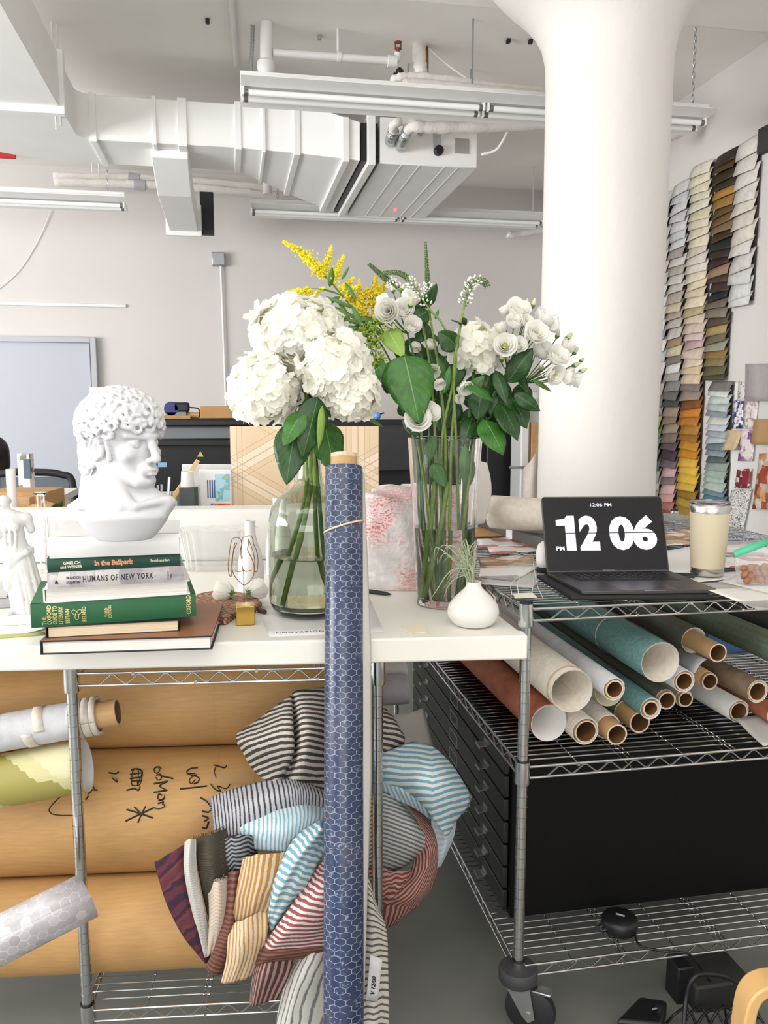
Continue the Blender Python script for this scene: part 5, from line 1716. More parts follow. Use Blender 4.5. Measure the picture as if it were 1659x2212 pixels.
# ------------------------------------------------------------------ plaster bust of a curly-haired youth
bp = onz(271, 1163, BOOKTOP)
SB = (bp - CAMP).dot(FWD) / FPX       # metres per pixel at the bust
bust_M = frame(bp, -4.0, Matrix.Scale(0.835, 4))
AZ = R(-38)
fv = np.array([math.cos(AZ), math.sin(AZ), 0])
sv = np.array([math.sin(AZ), -math.cos(AZ), 0])     # the ear side that shows
hc = np.array([0.006, 0.004, 0.0])
k_ = 1.03
def H(f, s, z):
	return tuple(hc + fv * f * k_ + sv * s * k_ + np.array([0, 0, z * k_ - 0.004]))
ROT = [[fv[0], sv[0], 0], [fv[1], sv[1], 0], [0, 0, 1]]
sc = Sculpt((-0.15, -0.125, -0.004), (0.15, 0.125, 0.362), 0.0021)
# shoulders and chest, cut to a stand
sc.ell((0.0, -0.012, 0.036), (0.108, 0.070, 0.062), 0.01)
sc.cap((-0.02, 0.0, 0.100), (-0.118, 0.0, 0.064), 0.034, 0.022, 0.02)
sc.cap((0.03, 0.0, 0.096), (0.104, -0.016, 0.082), 0.034, 0.022, 0.02)
sc.cap((-0.012, 0.012, 0.07), H(-0.022, 0, 0.19), 0.062, 0.05, 0.03)
sc.cap((0.06, -0.01, 0.09), (0.02, 0.01, 0.135), 0.02, 0.03, 0.025)
sc.cap((-0.085, 0.005, 0.078), (-0.045, 0.01, 0.13), 0.016, 0.032, 0.03)
sc.cap((0.026, -0.058, 0.086), H(-0.03, 0.058, 0.2), 0.010, 0.014, 0.016)
sc.cap((0.004, -0.064, 0.082), (-0.09, -0.040, 0.082), 0.008, 0.009, 0.012)
sc.cap((0.040, -0.062, 0.084), (0.104, -0.030, 0.096), 0.008, 0.008, 0.012)
def outside(x, y, z):
	t = np.clip(z / 0.09, 0, 1.3)
	rx = 0.062 + 0.072 * t ** 0.8
	ry = 0.048 + 0.036 * t ** 0.8
	q = np.sqrt(((x + 0.006 * t) / rx) ** 2 + ((y + 0.004) / ry) ** 2)
	return np.maximum((1 - q) * np.minimum(rx, ry) * 0.8, z - 0.103)
sc.put(outside, (0, 0, 0.06), 0.17, 0.004, True)
sc.put(lambda x, y, z: z - 0.0, (0, 0, 0), 0.17, 0.0, True)
# skull and face
sc.ell(H(-0.008, 0, 0.252), (0.088, 0.07, 0.08), 0.012, R_=ROT)
sc.ell(H(0.022, 0, 0.205), (0.056, 0.053, 0.072), 0.012, R_=ROT)
sc.cap(H(-0.005, 0.046, 0.175), H(0.058, 0.016, 0.14), 0.017, 0.016, 0.016)
sc.cap(H(-0.005, -0.046, 0.175), H(0.058, -0.016, 0.14), 0.017, 0.016, 0.016)
sc.ell(H(0.066, 0, 0.141), (0.018, 0.02, 0.016), 0.010, R_=ROT)
sc.ell(H(0.052, 0.038, 0.202), (0.018, 0.016, 0.016), 0.014, R_=ROT)
sc.ell(H(0.052, -0.038, 0.202), (0.018, 0.016, 0.016), 0.014, R_=ROT)
for s_ in (1, -1):
	sc.ell(H(0.083, 0.027 * s_, 0.2275), (0.018, 0.018, 0.0115), 0.010, True, R_=ROT)
	sc.cap(H(0.084, 0.009 * s_, 0.2405), H(0.058, 0.047 * s_, 0.243), 0.0085, 0.0075, 0.007)
	sc.ell(H(0.062, 0.027 * s_, 0.2255), (0.0125, 0.0135, 0.0115), 0.002, R_=ROT)
	lid = [H(0.0735 - 0.006 * abs(q) - (0.006 if q > 0 else 0) * q, (0.027 + 0.0145 * q) * s_, 0.2315 - 0.0055 * q * q) for q in (-1, -0.5, 0, 0.5, 1)]
	sc.chain(lid, [0.0022] * 5, 0.002)
	lid = [H(0.0725 - 0.005 * abs(q) - (0.006 if q > 0 else 0) * q, (0.027 + 0.0135 * q) * s_, 0.2185 + 0.005 * q * q) for q in (-1, -0.5, 0, 0.5, 1)]
	sc.chain(lid, [0.0019] * 5, 0.002)
	sc.ell(H(0.0755, 0.026 * s_, 0.2255), (0.002, 0.004, 0.004), 0.002, True, R_=ROT)
	sc.ell(H(0.089, 0.0105 * s_, 0.1875), (0.011, 0.0075, 0.007), 0.004, R_=ROT)
sc.chain([H(0.080, 0, 0.246), H(0.089, 0, 0.22), H(0.1015, 0, 0.192)], [0.0095, 0.0085, 0.0098], 0.008)
sc.ell(H(0.1, 0, 0.1885), (0.010, 0.0085, 0.0075), 0.004, R_=ROT)
sc.ell(H(0.076, 0, 0.1655), (0.015, 0.026, 0.018), 0.010, R_=ROT)
sc.chain([H(0.074, -0.021, 0.1635), H(0.0885, -0.008, 0.168), H(0.09, 0, 0.1665), H(0.0885, 0.008, 0.168), H(0.074, 0.021, 0.1635)], [0.0025, 0.004, 0.0042, 0.004, 0.0025], 0.004)
sc.chain([H(0.074, -0.018, 0.1595), H(0.0875, -0.006, 0.156), H(0.0875, 0.006, 0.156), H(0.074, 0.018, 0.1595)], [0.0025, 0.0046, 0.0046, 0.0025], 0.004)
sc.chain([H(0.081, -0.02, 0.1622), H(0.096, 0, 0.1618), H(0.081, 0.02, 0.1622)], [0.0012, 0.0018, 0.0012], 0.002)
sc.cap(H(0.076, -0.02, 0.1618), H(0.0955, 0, 0.1615), 0.0012, 0.0012, 0.0025, True)
sc.cap(H(0.076, 0.02, 0.1618), H(0.0955, 0, 0.1615), 0.0012, 0.0012, 0.0025, True)
sc.ell(H(0.085, 0, 0.149), (0.008, 0.013, 0.004), 0.006, True, R_=ROT)
# ear
for s_ in (1, -1):
	sc.ell(H(-0.012, 0.064 * s_, 0.212), (0.018, 0.011, 0.028), 0.004, R_=ROT)
	sc.ell(H(-0.007, 0.076 * s_, 0.213), (0.010, 0.009, 0.018), 0.003, True, R_=ROT)
	ring = [H(-0.012 - 0.017 * math.cos(a) * (1 if math.sin(a) > -0.5 else 0.7), 0.073 * s_, 0.214 + 0.026 * math.sin(a)) for a in np.linspace(-2.2, 2.6, 10)]
	sc.chain(ring, [0.0038] * 10, 0.002)
# hair: a cap of tight curls
rnd = random.Random(11)
sc.ell(H(-0.014, 0, 0.270), (0.100, 0.0855, 0.0815), 0.006, R_=ROT)
n = 290
for i in range(n):
	y = 1 - 2 * (i + 0.5) / n
	a = i * 2.399963
	r_ = math.sqrt(max(0, 1 - y * y))
	d = np.array([r_ * math.cos(a), r_ * math.sin(a), y])     # f, s, z
	f_, s2, z2 = d
	# keep the face, ears' front and neck clear
	pos = np.array([-0.014 + 0.097 * f_, 0.082 * s2, 0.264 + 0.080 * z2])
	if pos[0] > 0.03 and pos[2] < 0.258 - (0.012 if abs(pos[1]) > 0.055 else 0):
		continue
	if pos[0] > -0.01 and pos[2] < 0.243:
		continue
	if abs(pos[1]) > 0.06 and -0.035 < pos[0] < 0.02 and pos[2] < 0.243:
		continue
	if pos[2] < 0.2 and pos[0] > -0.05:
		continue
	nrm = np.array([f_ / 0.094, s2 / 0.08, z2 / 0.078])
	nrm /= np.linalg.norm(nrm)
	t1 = np.cross(nrm, [rnd.uniform(-1, 1), rnd.uniform(-1, 1), rnd.uniform(-1, 1)])
	t1 /= np.linalg.norm(t1)
	t2 = np.cross(nrm, t1)
	rr = rnd.uniform(0.0085, 0.0135)
	pts, rs = [], []
	sp = rnd.choice((1, -1))
	for q in range(8):
		b = q / 7 * rnd.uniform(4.6, 5.6)
		g = rr * (1.25 - 0.11 * q)
		lift = 0.002 + 0.0012 * q + rnd.uniform(-0.0005, 0.0005)
		p = pos + t1 * g * math.cos(b) + t2 * g * math.sin(b) * sp + nrm * lift
		pts.append(H(*p))
		rs.append(0.0062 - 0.00035 * q)
	sc.chain(pts, rs, 0.003, 0.0025)
# nape and the locks before the ear
for i in range(60):
	f_ = rnd.uniform(-0.098, -0.035)
	z2 = rnd.uniform(0.165, 0.235)
	s2 = rnd.choice((1, 1, -1)) * 0.066 * math.sqrt(max(0.02, 1 - ((f_ + 0.03) / 0.075) ** 2))
	c = np.array([f_, s2, z2])
	pts = [H(*(c + np.array([0.009 * math.cos(b), 0.004 * math.sin(b * 0.5), 0.010 * math.sin(b)]))) for b in np.linspace(rnd.uniform(0, 3), rnd.uniform(5, 8), 7)]
	sc.chain(pts, [0.0058] * 7, 0.004, 0.003)
sc.ell(H(-0.055, 0, 0.2), (0.04, 0.058, 0.042), 0.01, R_=ROT)
for q in range(5):
	sc.ell(H(0.016, 0.063 - 0.001 * q, 0.236 - 0.011 * q), (0.006, 0.006, 0.009), 0.003, R_=ROT)
bust = sc.build('plaster_bust', m_plaster, None, bust_M, relax=1)
tag(bust, 'white plaster bust of a curly-haired man on top of the stacked books', 'sculpture')
# ------------------------------------------------------------------ draped statuette at the left edge
sp_ = onz(52, 1343, TABZ)
ST = thing('statuette', 'small white armless statuette of a draped woman at the left edge of the table', 'sculpture', sp_)
SM = frame(sp_, -8)
MB(SM).box((0.006, 0.0, 0.0125), (0.084, 0.075, 0.025)).build('plinth', m_plaster2, ST, bevel=0.003)
sc = Sculpt((-0.06, -0.05, 0.018), (0.065, 0.05, 0.31), 0.0016)
sc.ell((-0.030, 0, 0.280), (0.0115, 0.0125, 0.0165), 0.004)
sc.ell((-0.031, 0.002, 0.288), (0.0135, 0.0135, 0.011), 0.004)
sc.ell((-0.026, 0.014, 0.284), (0.008, 0.008, 0.007), 0.004)
sc.cap((-0.036, -0.011, 0.278), (-0.038, -0.013, 0.275), 0.003, 0.002, 0.003)
sc.cap((-0.026, 0.002, 0.268), (-0.016, 0.002, 0.246), 0.0075, 0.010, 0.006)
sc.chain([(-0.04, 0.0, 0.238), (-0.012, 0.001, 0.245), (0.016, 0.002, 0.246)], [0.013, 0.014, 0.013], 0.008)
sc.chain([(-0.012, 0.0, 0.238), (-0.012, 0, 0.205), (-0.009, 0, 0.17)], [0.023, 0.0205, 0.024], 0.012)
sc.ell((-0.024, -0.02, 0.226), (0.010, 0.009, 0.010), 0.007)
sc.ell((-0.001, -0.02, 0.227), (0.010, 0.009, 0.010), 0.007)
sc.cap((-0.042, 0, 0.24), (-0.047, -0.004, 0.205), 0.010, 0.0095, 0.006)
sc.cap((0.02, 0.002, 0.244), (0.026, 0.004, 0.218), 0.0105, 0.009, 0.006)
# skirt of folds
sc.chain([(-0.008, 0, 0.172), (0.0, 0, 0.13), (0.008, 0.0, 0.08), (0.014, 0, 0.03)], [0.026, 0.029, 0.025, 0.026], 0.012)
sc.cap((-0.01, -0.014, 0.165), (-0.022, -0.022, 0.09), 0.015, 0.012, 0.012)
rnd = random.Random(5)
for i in range(24):
	a = 2 * PI * i / 24
	c, s_ = math.cos(a), math.sin(a)
	x0, x1 = -0.008 + 0.029 * c, 0.016 + 0.036 * c
	sc.chain([(x0, 0.024 * s_, 0.17 + 0.008 * c), ((x0 + x1) / 2 + rnd.uniform(-.004, .004), 0.028 * s_, 0.1), (x1, 0.031 * s_, 0.027)], [0.003, 0.0042, 0.0048], 0.0035)
for i in range(4):
	sc.chain([(-0.036, -0.012, 0.172 - 0.008 * i), (-0.012, -0.030, 0.160 - 0.007 * i), (0.022, -0.022, 0.166 + 0.002 * i), (0.028, 0.0, 0.176 - 0.004 * i)], [0.004, 0.0055, 0.005, 0.004], 0.003)
for i in range(3):
	sc.chain([(-0.03 + 0.012 * i, -0.02, 0.245), (-0.02 + 0.012 * i, -0.03, 0.21), (-0.02 + 0.01 * i, -0.026, 0.175)], [0.0022, 0.0028, 0.003], 0.004)
sc.ell((-0.02, -0.026, 0.029), (0.009, 0.016, 0.008), 0.005)
sc.cap((0.012, 0, 0.024), (0.022, 0, 0.024), 0.028, 0.03, 0.006)
sc.build('figure', m_plaster2, ST, SM, relax=1)
# ------------------------------------------------------------------ vases and flowers
P_ = fw
def leafmat(name, c0, c1, vein, rough=0.42):
	t = NT(name, rough)
	u, v, _ = t.xyz(t.uv())
	av = t.math('ABSOLUTE', t.math('SUBTRACT', v, 0.5))
	f = t.noise(t.obj(), 40, 3)
	base = t.ramp(f, [(0.3, C(c0)), (0.7, C(c1))])
	mid = t.n('ShaderNodeMapRange', {0: av, 1: 0.018, 2: 0.006}).outputs[0]
	side = t.n('ShaderNodeMapRange', {0: t.math('PINGPONG', t.math('SUBTRACT', t.math('MULTIPLY', u, 7.0), t.math('MULTIPLY', av, 5.5)), 0.5), 1: 0.05, 2: 0.01}).outputs[0]
	k = t.math('MAXIMUM', mid, t.math('MULTIPLY', side, 0.45))
	t.base(t.mix(k, base, C(vein)))
	t.bump(t.math('SUBTRACT', 1.0, k), 0.25, 0.002)
	t.b.inputs['Transmission Weight'].default_value = 0.0
	t.b.inputs['Subsurface Weight'].default_value = 0.0
	return t.m
lf_dark = leafmat('dark_green_leaf', (14, 50, 8), (30, 76, 16), (82, 128, 66))
lf_mid = leafmat('mid_green_leaf', (30, 82, 12), (52, 112, 24), (108, 152, 84))
lf_bright = leafmat('pale_green_leaf_back', (124, 158, 66), (142, 174, 80), (176, 196, 124), 0.6)
lf_narrow = leafmat('narrow_green_leaf', (52, 92, 34), (84, 124, 48), (110, 146, 70))
m_stem = mottled('green_stem', (92, 122, 44), (132, 154, 66), 60, 0.5)
m_stemd = mottled('dark_green_stem', (46, 84, 34), (76, 112, 46), 60, 0.5)
def petalmat(name, c0, c1, tr=0.25):
	t = NT(name, 0.55, spec=0.25)
	f = t.noise(t.obj(), 50, 3)
	t.base(t.ramp(f, [(0.3, C(c0)), (0.7, C(c1))]))
	tl = t.n('ShaderNodeBsdfTranslucent', {'Color': C(c1)})
	mx = t.n('ShaderNodeMixShader', {0: tr})
	t.t.links.new(t.b.outputs[0], mx.inputs[1])
	t.t.links.new(tl.outputs[0], mx.inputs[2])
	t.t.links.new(mx.outputs[0], t.t.nodes['Material Output'].inputs[0])
	return t.m
m_petal = petalmat('white_hydrangea_petal', (249, 247, 234), (254, 253, 247), 0.45)
m_petal2 = petalmat('white_rose_petal', (249, 248, 240), (254, 253, 250), 0.45)
m_petalc = flat('cream_green_flower_heart', (206, 206, 150), 0.7)
m_eye = flat('yellow_green_flower_eye', (166, 168, 60), 0.6)
m_bud = petalmat('pale_green_bud', (190, 202, 140), (222, 226, 184), 0.15)
m_gold = flat('goldenrod_yellow', (226, 212, 40), 0.7, var=0.18, scale=60)
m_golddk = flat('goldenrod_deep_yellow', (214, 192, 34), 0.7, var=0.2, scale=60)
m_vib = flat('lime_green_florets', (146, 172, 44), 0.6, var=0.2, scale=80)
m_spike = flat('grey_green_spike', (74, 100, 50), 0.6, var=0.25, scale=90)
m_spikew = flat('tiny_white_blossoms', (238, 238, 230), 0.6)
def blob(m, c, r, rnd=None, st=1.0, d=None):
	"""a tiny bud"""
	c = Vector(c)
	d = Vector((0, 0, 1)) if d is None else d
	x = d.orthogonal().normalized() * r
	y = d.cross(x).normalized() * r
	z = d * r * st
	vs = [c + z, c + x, c + y, c - x, c - y, c - z]
	m.add(vs, [(0, 1, 2), (0, 2, 3), (0, 3, 4), (0, 4, 1), (5, 2, 1), (5, 3, 2), (5, 4, 3), (5, 1, 4)])
def leaf(parent, base, tip, hw, mat_, hint=None, fold=0.25, bend=0.10, serr=0.0, shape=0.8, name='leaf', twist=0.0, nu=16):
	base, tip = Vector(base), Vector(tip)
	a = tip - base
	L = a.length
	a.normalize()
	n = Vector(hint) if hint is not None else -FWD
	n = (n - a * n.dot(a)).normalized()
	b = a.cross(n)
	def fn(u, v):
		s = 2 * v - 1
		w = hw * max(0.0, math.sin(PI * min(1, u) ** shape)) ** 0.8
		if serr:
			w *= 1 + serr * (1 - 2 * ((u * 22) % 1.0))
		tw = twist * (u - 0.3)
		bb = b * math.cos(tw) + n * math.sin(tw)
		nn = n * math.cos(tw) - b * math.sin(tw)
		rip = 0.06 * hw * math.sin(u * 14 + s * 2) * abs(s)
		return base + a * (L * u) + bb * (s * w) + nn * (-fold * abs(s) * w + rip) + n * (bend * L * (math.sin(PI * u) * 0.7 - 0.6 * u * u))
	return MB().sheet(fn, nu if not serr else 44, 8).build(name, mat_, parent, smooth=180, solid=0.0006)
def petal(m, c, n, t, L, W, cup, mi=0):
	"""one rounded petal from c going out along t, lifted along n"""
	b = n.cross(t)
	def fn(u, v):
		s = 2 * v - 1
		w = W * (0.25 + 0.75 * math.sin(PI * (0.12 + 0.62 * u))) * (1 if u < 0.99 else 0.72)
		return c + t * (L * u) + b * (s * w) + n * (cup * L * u * u + 0.12 * W * s * s - 0.03 * L * math.sin(u * 6 + s * 3))
	m.sheet(fn, 3, 2, mi)
def hydrangea(parent, c, r, seed, rz=None, floret=0.0175, count=None):
	rnd = random.Random(seed)
	c = Vector(c)
	rz = rz or (r, r, r)
	m = MB()
	n = count or int(4 * PI * r * r / (floret * floret * 1.25))
	for i in range(n):
		y = 1 - 2 * (i + 0.5) / n
		a = i * 2.399963 + rnd.uniform(-0.1, 0.1)
		q = math.sqrt(1 - y * y)
		d = Vector((q * math.cos(a), q * math.sin(a), y))
		if d.z < -0.88:
			continue
		lump = 1 + 0.07 * math.sin(5 * a + 3 * y + seed) + rnd.uniform(-0.06, 0.06)
		p = c + Vector((d.x * rz[0], d.y * rz[1], d.z * rz[2])) * lump
		nn = (d + Vector((rnd.uniform(-.55, .55), rnd.uniform(-.55, .55), rnd.uniform(-.4, .6)))).normalized()
		t0 = nn.orthogonal().normalized()
		ang = rnd.uniform(0, 6.28)
		f = floret * rnd.uniform(0.85, 1.2)
		for k in range(4):
			t_ = Matrix.Rotation(ang + k * PI / 2 + rnd.uniform(-.15, .15), 3, nn) @ t0
			petal(m, p, nn, t_, f, f * 0.62, rnd.uniform(-0.25, 0.45))
	o = m.build('petals', m_petal, parent, smooth=180)
	MB(Matrix.Translation(c) @ Matrix.Diagonal((rz[0] * 0.86, rz[1] * 0.86, rz[2] * 0.86, 1))).lathe([(max(1e-5, math.sin(PI * i / 10)), -math.cos(PI * i / 10)) for i in range(11)], 16, caps=False).build('flower_heart', m_petalc, parent, smooth=180)
	return o
def stem(parent, pts, r, mat_=None, name='stem', nodes=0):
	q = catmull(pts, 8)
	rs = [r if not isinstance(r, tuple) else r[0] + (r[1] - r[0]) * i / (len(q) - 1) for i in range(len(q))]
	if nodes:
		for k in range(nodes):
			i = int((k + 1) / (nodes + 1) * len(q))
			rs[i] *= 1.3
	return MB().tube(q, rs, 10).build(name, mat_ or m_stem, parent, smooth=180)
# ---- smoky jug
JB = onz(671, 1322, TABZ + 0.0015)
JS = (JB - CAMP).dot(FWD) / FPX
def jug_profile(dr=0.0):
	px = [(30, 0), (66, 3), (80, 12), (87, 28), (88, 60), (88, 180), (86, 205), (80, 228), (66, 248), (48, 262), (34, 274), (28, 288), (26, 310), (25.5, 345), (27, 352)]
	return [(max(0.001, p[0] * JS - dr), p[1] * JS) for p in px]
g_smoke = glass('smoky_green_glass', (0.70, 0.745, 0.675, 1), 0.0, 1.45)
g_smoked = glass('dark_smoky_glass', (0.16, 0.20, 0.15, 1), 0.0, 1.45)
g_clear = glass('clear_glass', (0.985, 0.99, 0.99, 1), 0.0, 1.45)
g_water = glass('water', (0.97, 0.985, 0.97, 1), 0.0, 1.33)
jug = thing('glass_jug', 'smoky green glass jug holding the white hydrangeas beside the blue roll', 'vase', JB)
W_ = 0.0028
out = catmull([Vector((a, 0, b)) for a, b in jug_profile()], 3)
inn = [v for v in catmull([Vector((a, 0, b)) for a, b in jug_profile(W_)], 3) if v.z > 0.018]
prof = [(0.0, 0.0)] + [(v.x, v.z) for v in out] + [(v.x, v.z) for v in inn[::-1]] + [(0.0, 0.018)]
MB(Matrix.Translation(JB)).lathe(prof, 56, caps=False).build('glass_body', g_smoke, jug, smooth=180)
MB(Matrix.Translation(JB)).lathe([(0, 0.0186), (60 * JS, 0.0186), (80 * JS, 0.022), (83 * JS, 0.027), (70 * JS, 0.030), (0, 0.031)], 48, caps=False).build('thick_base', g_smoked, jug, smooth=180)
wl = 128 * JS
wp = [(0, 0.0315)] + [(v.x + 0.0004, v.z) for v in inn if 0.0315 < v.z < wl] + [(88 * JS - W_ + 0.0004, wl), (0, wl)]
tag(MB(Matrix.Translation(JB)).lathe(wp, 56, caps=False).build('water', g_water, smooth=60), 'water standing in the lower third of the smoky glass jug', 'water', kind='thing')
jn = JB + Vector((0, 0, 330 * JS))
jd = (JB - Vector((0, 0, 0)))
DJ = 1.96
def jp(px, py, dd=0.0):
	return fw(px, py, DJ + dd)
hs = thing('hydrangea', 'large white hydrangea head, highest of the three in the smoky jug', 'flower', jp(640, 760), 0, 'white hydrangeas in the smoky jug')
hydrangea(hs, jp(642, 712, 0.0), 0.1, 3, (0.100, 0.095, 0.068), 0.0205)
stem(hs, [jp(650, 780), jp(662, 860, 0.01), jp(668, 950, 0.0), jp(669, 1060, 0.0), jp(640, 1200, -0.03), jp(612, 1308, -0.045)], (0.005, 0.0068), nodes=3)
hs = thing('hydrangea', 'white hydrangea head at the lower left, beside the bust', 'flower', jp(575, 850), 0, 'white hydrangeas in the smoky jug')
hydrangea(hs, jp(572, 840, -0.05), 0.075, 7, (0.074, 0.072, 0.079), 0.019)
stem(hs, [jp(596, 870, -0.04), jp(632, 905, -0.02), jp(658, 960, 0.0), jp(662, 1060, 0.0), jp(645, 1130, 0.0), jp(622, 1200, 0.01), jp(598, 1262, 0.02)], (0.0045, 0.006), nodes=3)
hs = thing('hydrangea', 'white hydrangea head at the lower right, above the blue roll', 'flower', jp(735, 820), 0, 'white hydrangeas in the smoky jug')
Mh = jp(737, 815, -0.06)
hydrangea(hs, jp(722, 788, -0.06), 0.075, 11, (0.072, 0.07, 0.070), 0.0185)
hydrangea(hs, jp(762, 848, -0.05), 0.06, 12, (0.056, 0.06, 0.062), 0.017)
stem(hs, [jp(716, 850, -0.03), jp(690, 910, -0.01), jp(679, 960, 0.0), jp(680, 1060, 0.0), jp(684, 1170, 0.01), jp(692, 1240, 0.03), jp(716, 1310, 0.04)], (0.0045, 0.006), nodes=3)
# leaves round the neck of the jug, each on the stem it grows from
leaf(hs, jp(640, 914, -0.08), jp(618, 1046, -0.12), 0.042, lf_dark, (-0.2, -1, 0.25), 0.12, 0.05, 0.05, 0.62)
leaf(hs, jp(655, 888, -0.10), jp(612, 962, -0.13), 0.026, lf_mid, (-0.3, -1, 0.5), 0.2, 0.08, 0.04, 0.7)
leaf(hs, jp(686, 858, -0.09), jp(654, 988, -0.12), 0.036, lf_dark, (0.15, -1, 0.2), 0.15, 0.03, 0.04, 0.72)
leaf(hs, jp(697, 876, -0.10), jp(690, 972, -0.12), 0.012, lf_bright, (0.9, -1, 0.1), 0.3, 0.05, 0.03, 0.8)
leaf(hs, jp(700, 912, 0.02), jp(724, 1028, 0.0), 0.042, lf_mid, (0.3, -1, 0.1), 0.15, 0.04, 0.05, 0.62)
leaf(hs, jp(700, 870, 0.06), jp(768, 900, 0.04), 0.03, lf_dark, (0.2, -1, 0.5), 0.2, 0.05, 0.04)
leaf(hs, jp(654, 790, 0.03), jp(668, 900, 0.02), 0.038, lf_dark, (0, -1, 0.1), 0.2, 0.05, 0.04)
leaf(hs, jp(630, 858, 0.03), jp(622, 910, 0.0), 0.016, lf_mid, (0, -1, 0.3), 0.2, 0.05, 0.03)
leaf(hs, jp(790, 900, 0.0), jp(829, 922, 0.0), 0.009, lf_narrow, (0, -0.6, 1), 0.2, 0.05)
st_ = [jp(676, 940, 0.03), jp(688, 1060, 0.0), jp(700, 1200, -0.02), jp(722, 1300, -0.04)]
stem(hs, st_, 0.0048, m_stemd, 'stem')
# ---- tall clear vase
VB = onz(958, 1303, TABZ + 0.0015)
VS = (VB - CAMP).dot(FWD) / FPX
VH = 356 * VS
VR0, VR1 = 58 * VS, 78.5 * VS
vase = thing('glass_vase', 'tall clear glass vase full of green stems behind the small white vase', 'vase', VB)
w_ = 0.0035
prof = [(0, 0), (VR0 - 0.004, 0), (VR0, 0.004)] + [(VR0 + (VR1 - VR0) * (i / 8) ** 1.15, 0.004 + (VH - 0.004) * i / 8) for i in range(1, 9)]
prof += [(VR1 - w_ * 0.5, VH + 0.001)] + [(VR0 + (VR1 - VR0) * (i / 8) ** 1.15 - w_, 0.02 + (VH - 0.02) * i / 8) for i in range(8, -1, -1)] + [(VR0 * 0.6, 0.017), (0, 0.0165)]
MB(Matrix.Translation(VB)).lathe(prof, 64, caps=False).build('glass_body', g_clear, vase, smooth=50)
wl = 168 * VS
f_ = lambda z: VR0 + (VR1 - VR0) * (max(0, (z - 0.02) / (VH - 0.02))) ** 1.15 - w_ + 0.0004
prof = [(0, 0.0168), (VR0 * 0.6, 0.0173), (f_(0.021), 0.021)] + [(f_(0.021 + (wl - 0.021) * i / 5), 0.021 + (wl - 0.021) * i / 5) for i in range(1, 6)] + [(0, wl)]
tag(MB(Matrix.Translation(VB)).lathe(prof, 64, caps=False).build('water', g_water, smooth=50), 'water filling the lower half of the tall clear vase', 'water', kind='thing')
DV = (VB - CAMP).dot(Vector((-_sy, _cy, 0)))
def vp(px, py, dd=0.0):
	return fw(px, py, DV + dd)
rnd = random.Random(21)
def vstem(th, bx, rim, top, r=(0.0022, 0.0032), mid=None, mat_=None, dd=None):
	"""a stem from the vase floor at pixel column bx over the rim column to its top"""
	d0 = rnd.uniform(-0.04, 0.04) if dd is None else dd
	pts = [vp(bx, 1292, d0 * 0.9), vp(bx + (rim - bx) * 0.5, 1110, d0 * 0.4), vp(rim, 948, -d0 * 0.5)]
	if mid:
		pts.append(vp(*mid))
	pts.append(vp(*top))
	return stem(th, pts, (r[1], r[0]), mat_ or m_stem)
# white rose-like flowers
def rosebloom(parent, c, d, R, seed, open_=0.5, name='flower'):
	rnd = random.Random(seed)
	c = Vector(c)
	d = Vector(d).normalized()
	x = d.orthogonal().normalized()
	y = d.cross(x)
	m = MB()
	for lay, (rr, hh, k) in enumerate(((1.0, 1.0, 5), (0.78, 1.05, 4), (0.56, 1.0, 4), (0.34, 0.92, 3))):
		for q in range(k):
			a0 = 2 * PI * q / k + lay * 0.7 + rnd.uniform(-.2, .2)
			span = 2 * PI / k * 1.45
			fl = open_ * rnd.uniform(0.6, 1.3) * (1.0 - 0.25 * lay)
			def fn(u, v, a0=a0, span=span, rr=rr, hh=hh, fl=fl, q=q):
				a = a0 + span * (u - 0.5)
				edge = 1 - 0.35 * (2 * u - 1) ** 4
				r_ = R * rr * (0.28 + 0.72 * math.sin(PI / 2 * min(1, v * 1.15))) + R * fl * 0.55 * max(0, v - 0.6) ** 1.3 * 2 + R * 0.05 * (u - 0.5)
				z = R * 1.55 * hh * v * edge - R * fl * 0.5 * max(0, v - 0.75) * 1.2 + R * 0.06 * math.sin(u * 9 + q)
				return c + x * (r_ * math.cos(a)) + y * (r_ * math.sin(a)) + d * z
			m.sheet(fn, 8, 6)
	o = m.build(name, m_petal2, parent, smooth=180)
	if open_ > 0.35:
		M = axis_frame(c + d * R * 0.55, c + d * R)
		MB(M).lathe([(0, 0), (R * 0.3, 0.0), (R * 0.24, R * 0.35), (R * 0.1, R * 0.55), (0, R * 0.58)], 10, caps=False).build('flower_eye', m_eye, o, smooth=180)
	M = axis_frame(c - d * R * 0.12, c + d * R)
	MB(M).lathe([(0.0, -R * 0.1), (R * 0.16, 0), (R * 0.28, R * 0.3), (0.25 * R, R * 0.5)], 8, caps=False).build('sepal', lf_narrow, o, smooth=180)
	return o
def budshape(parent, c, d, L, seed=0, mat_=None):
	d = Vector(d).normalized()
	M = axis_frame(c, Vector(c) + d)
	r = L * 0.24
	o = MB(M).lathe([(0, 0), (r * 0.5, L * 0.05), (r, L * 0.32), (r * 0.86, L * 0.6), (r * 0.4, L * 0.88), (r * 0.05, L)], 9, caps=False).build('bud', mat_ or m_bud, parent, smooth=180)
	MB(M).lathe([(0, -0.002), (r * 0.45, 0.0), (r * 1.02, L * 0.2), (r * 1.04, L * 0.34), (r * 0.9, L * 0.38)], 7, caps=False).build('sepal', lf_narrow, o, smooth=180)
	return o
def pick(px, py, dd, R_, dr, op, kind='f'):
	return (px, py, dd, R_, dr, op, kind)
CAMD = -FWD
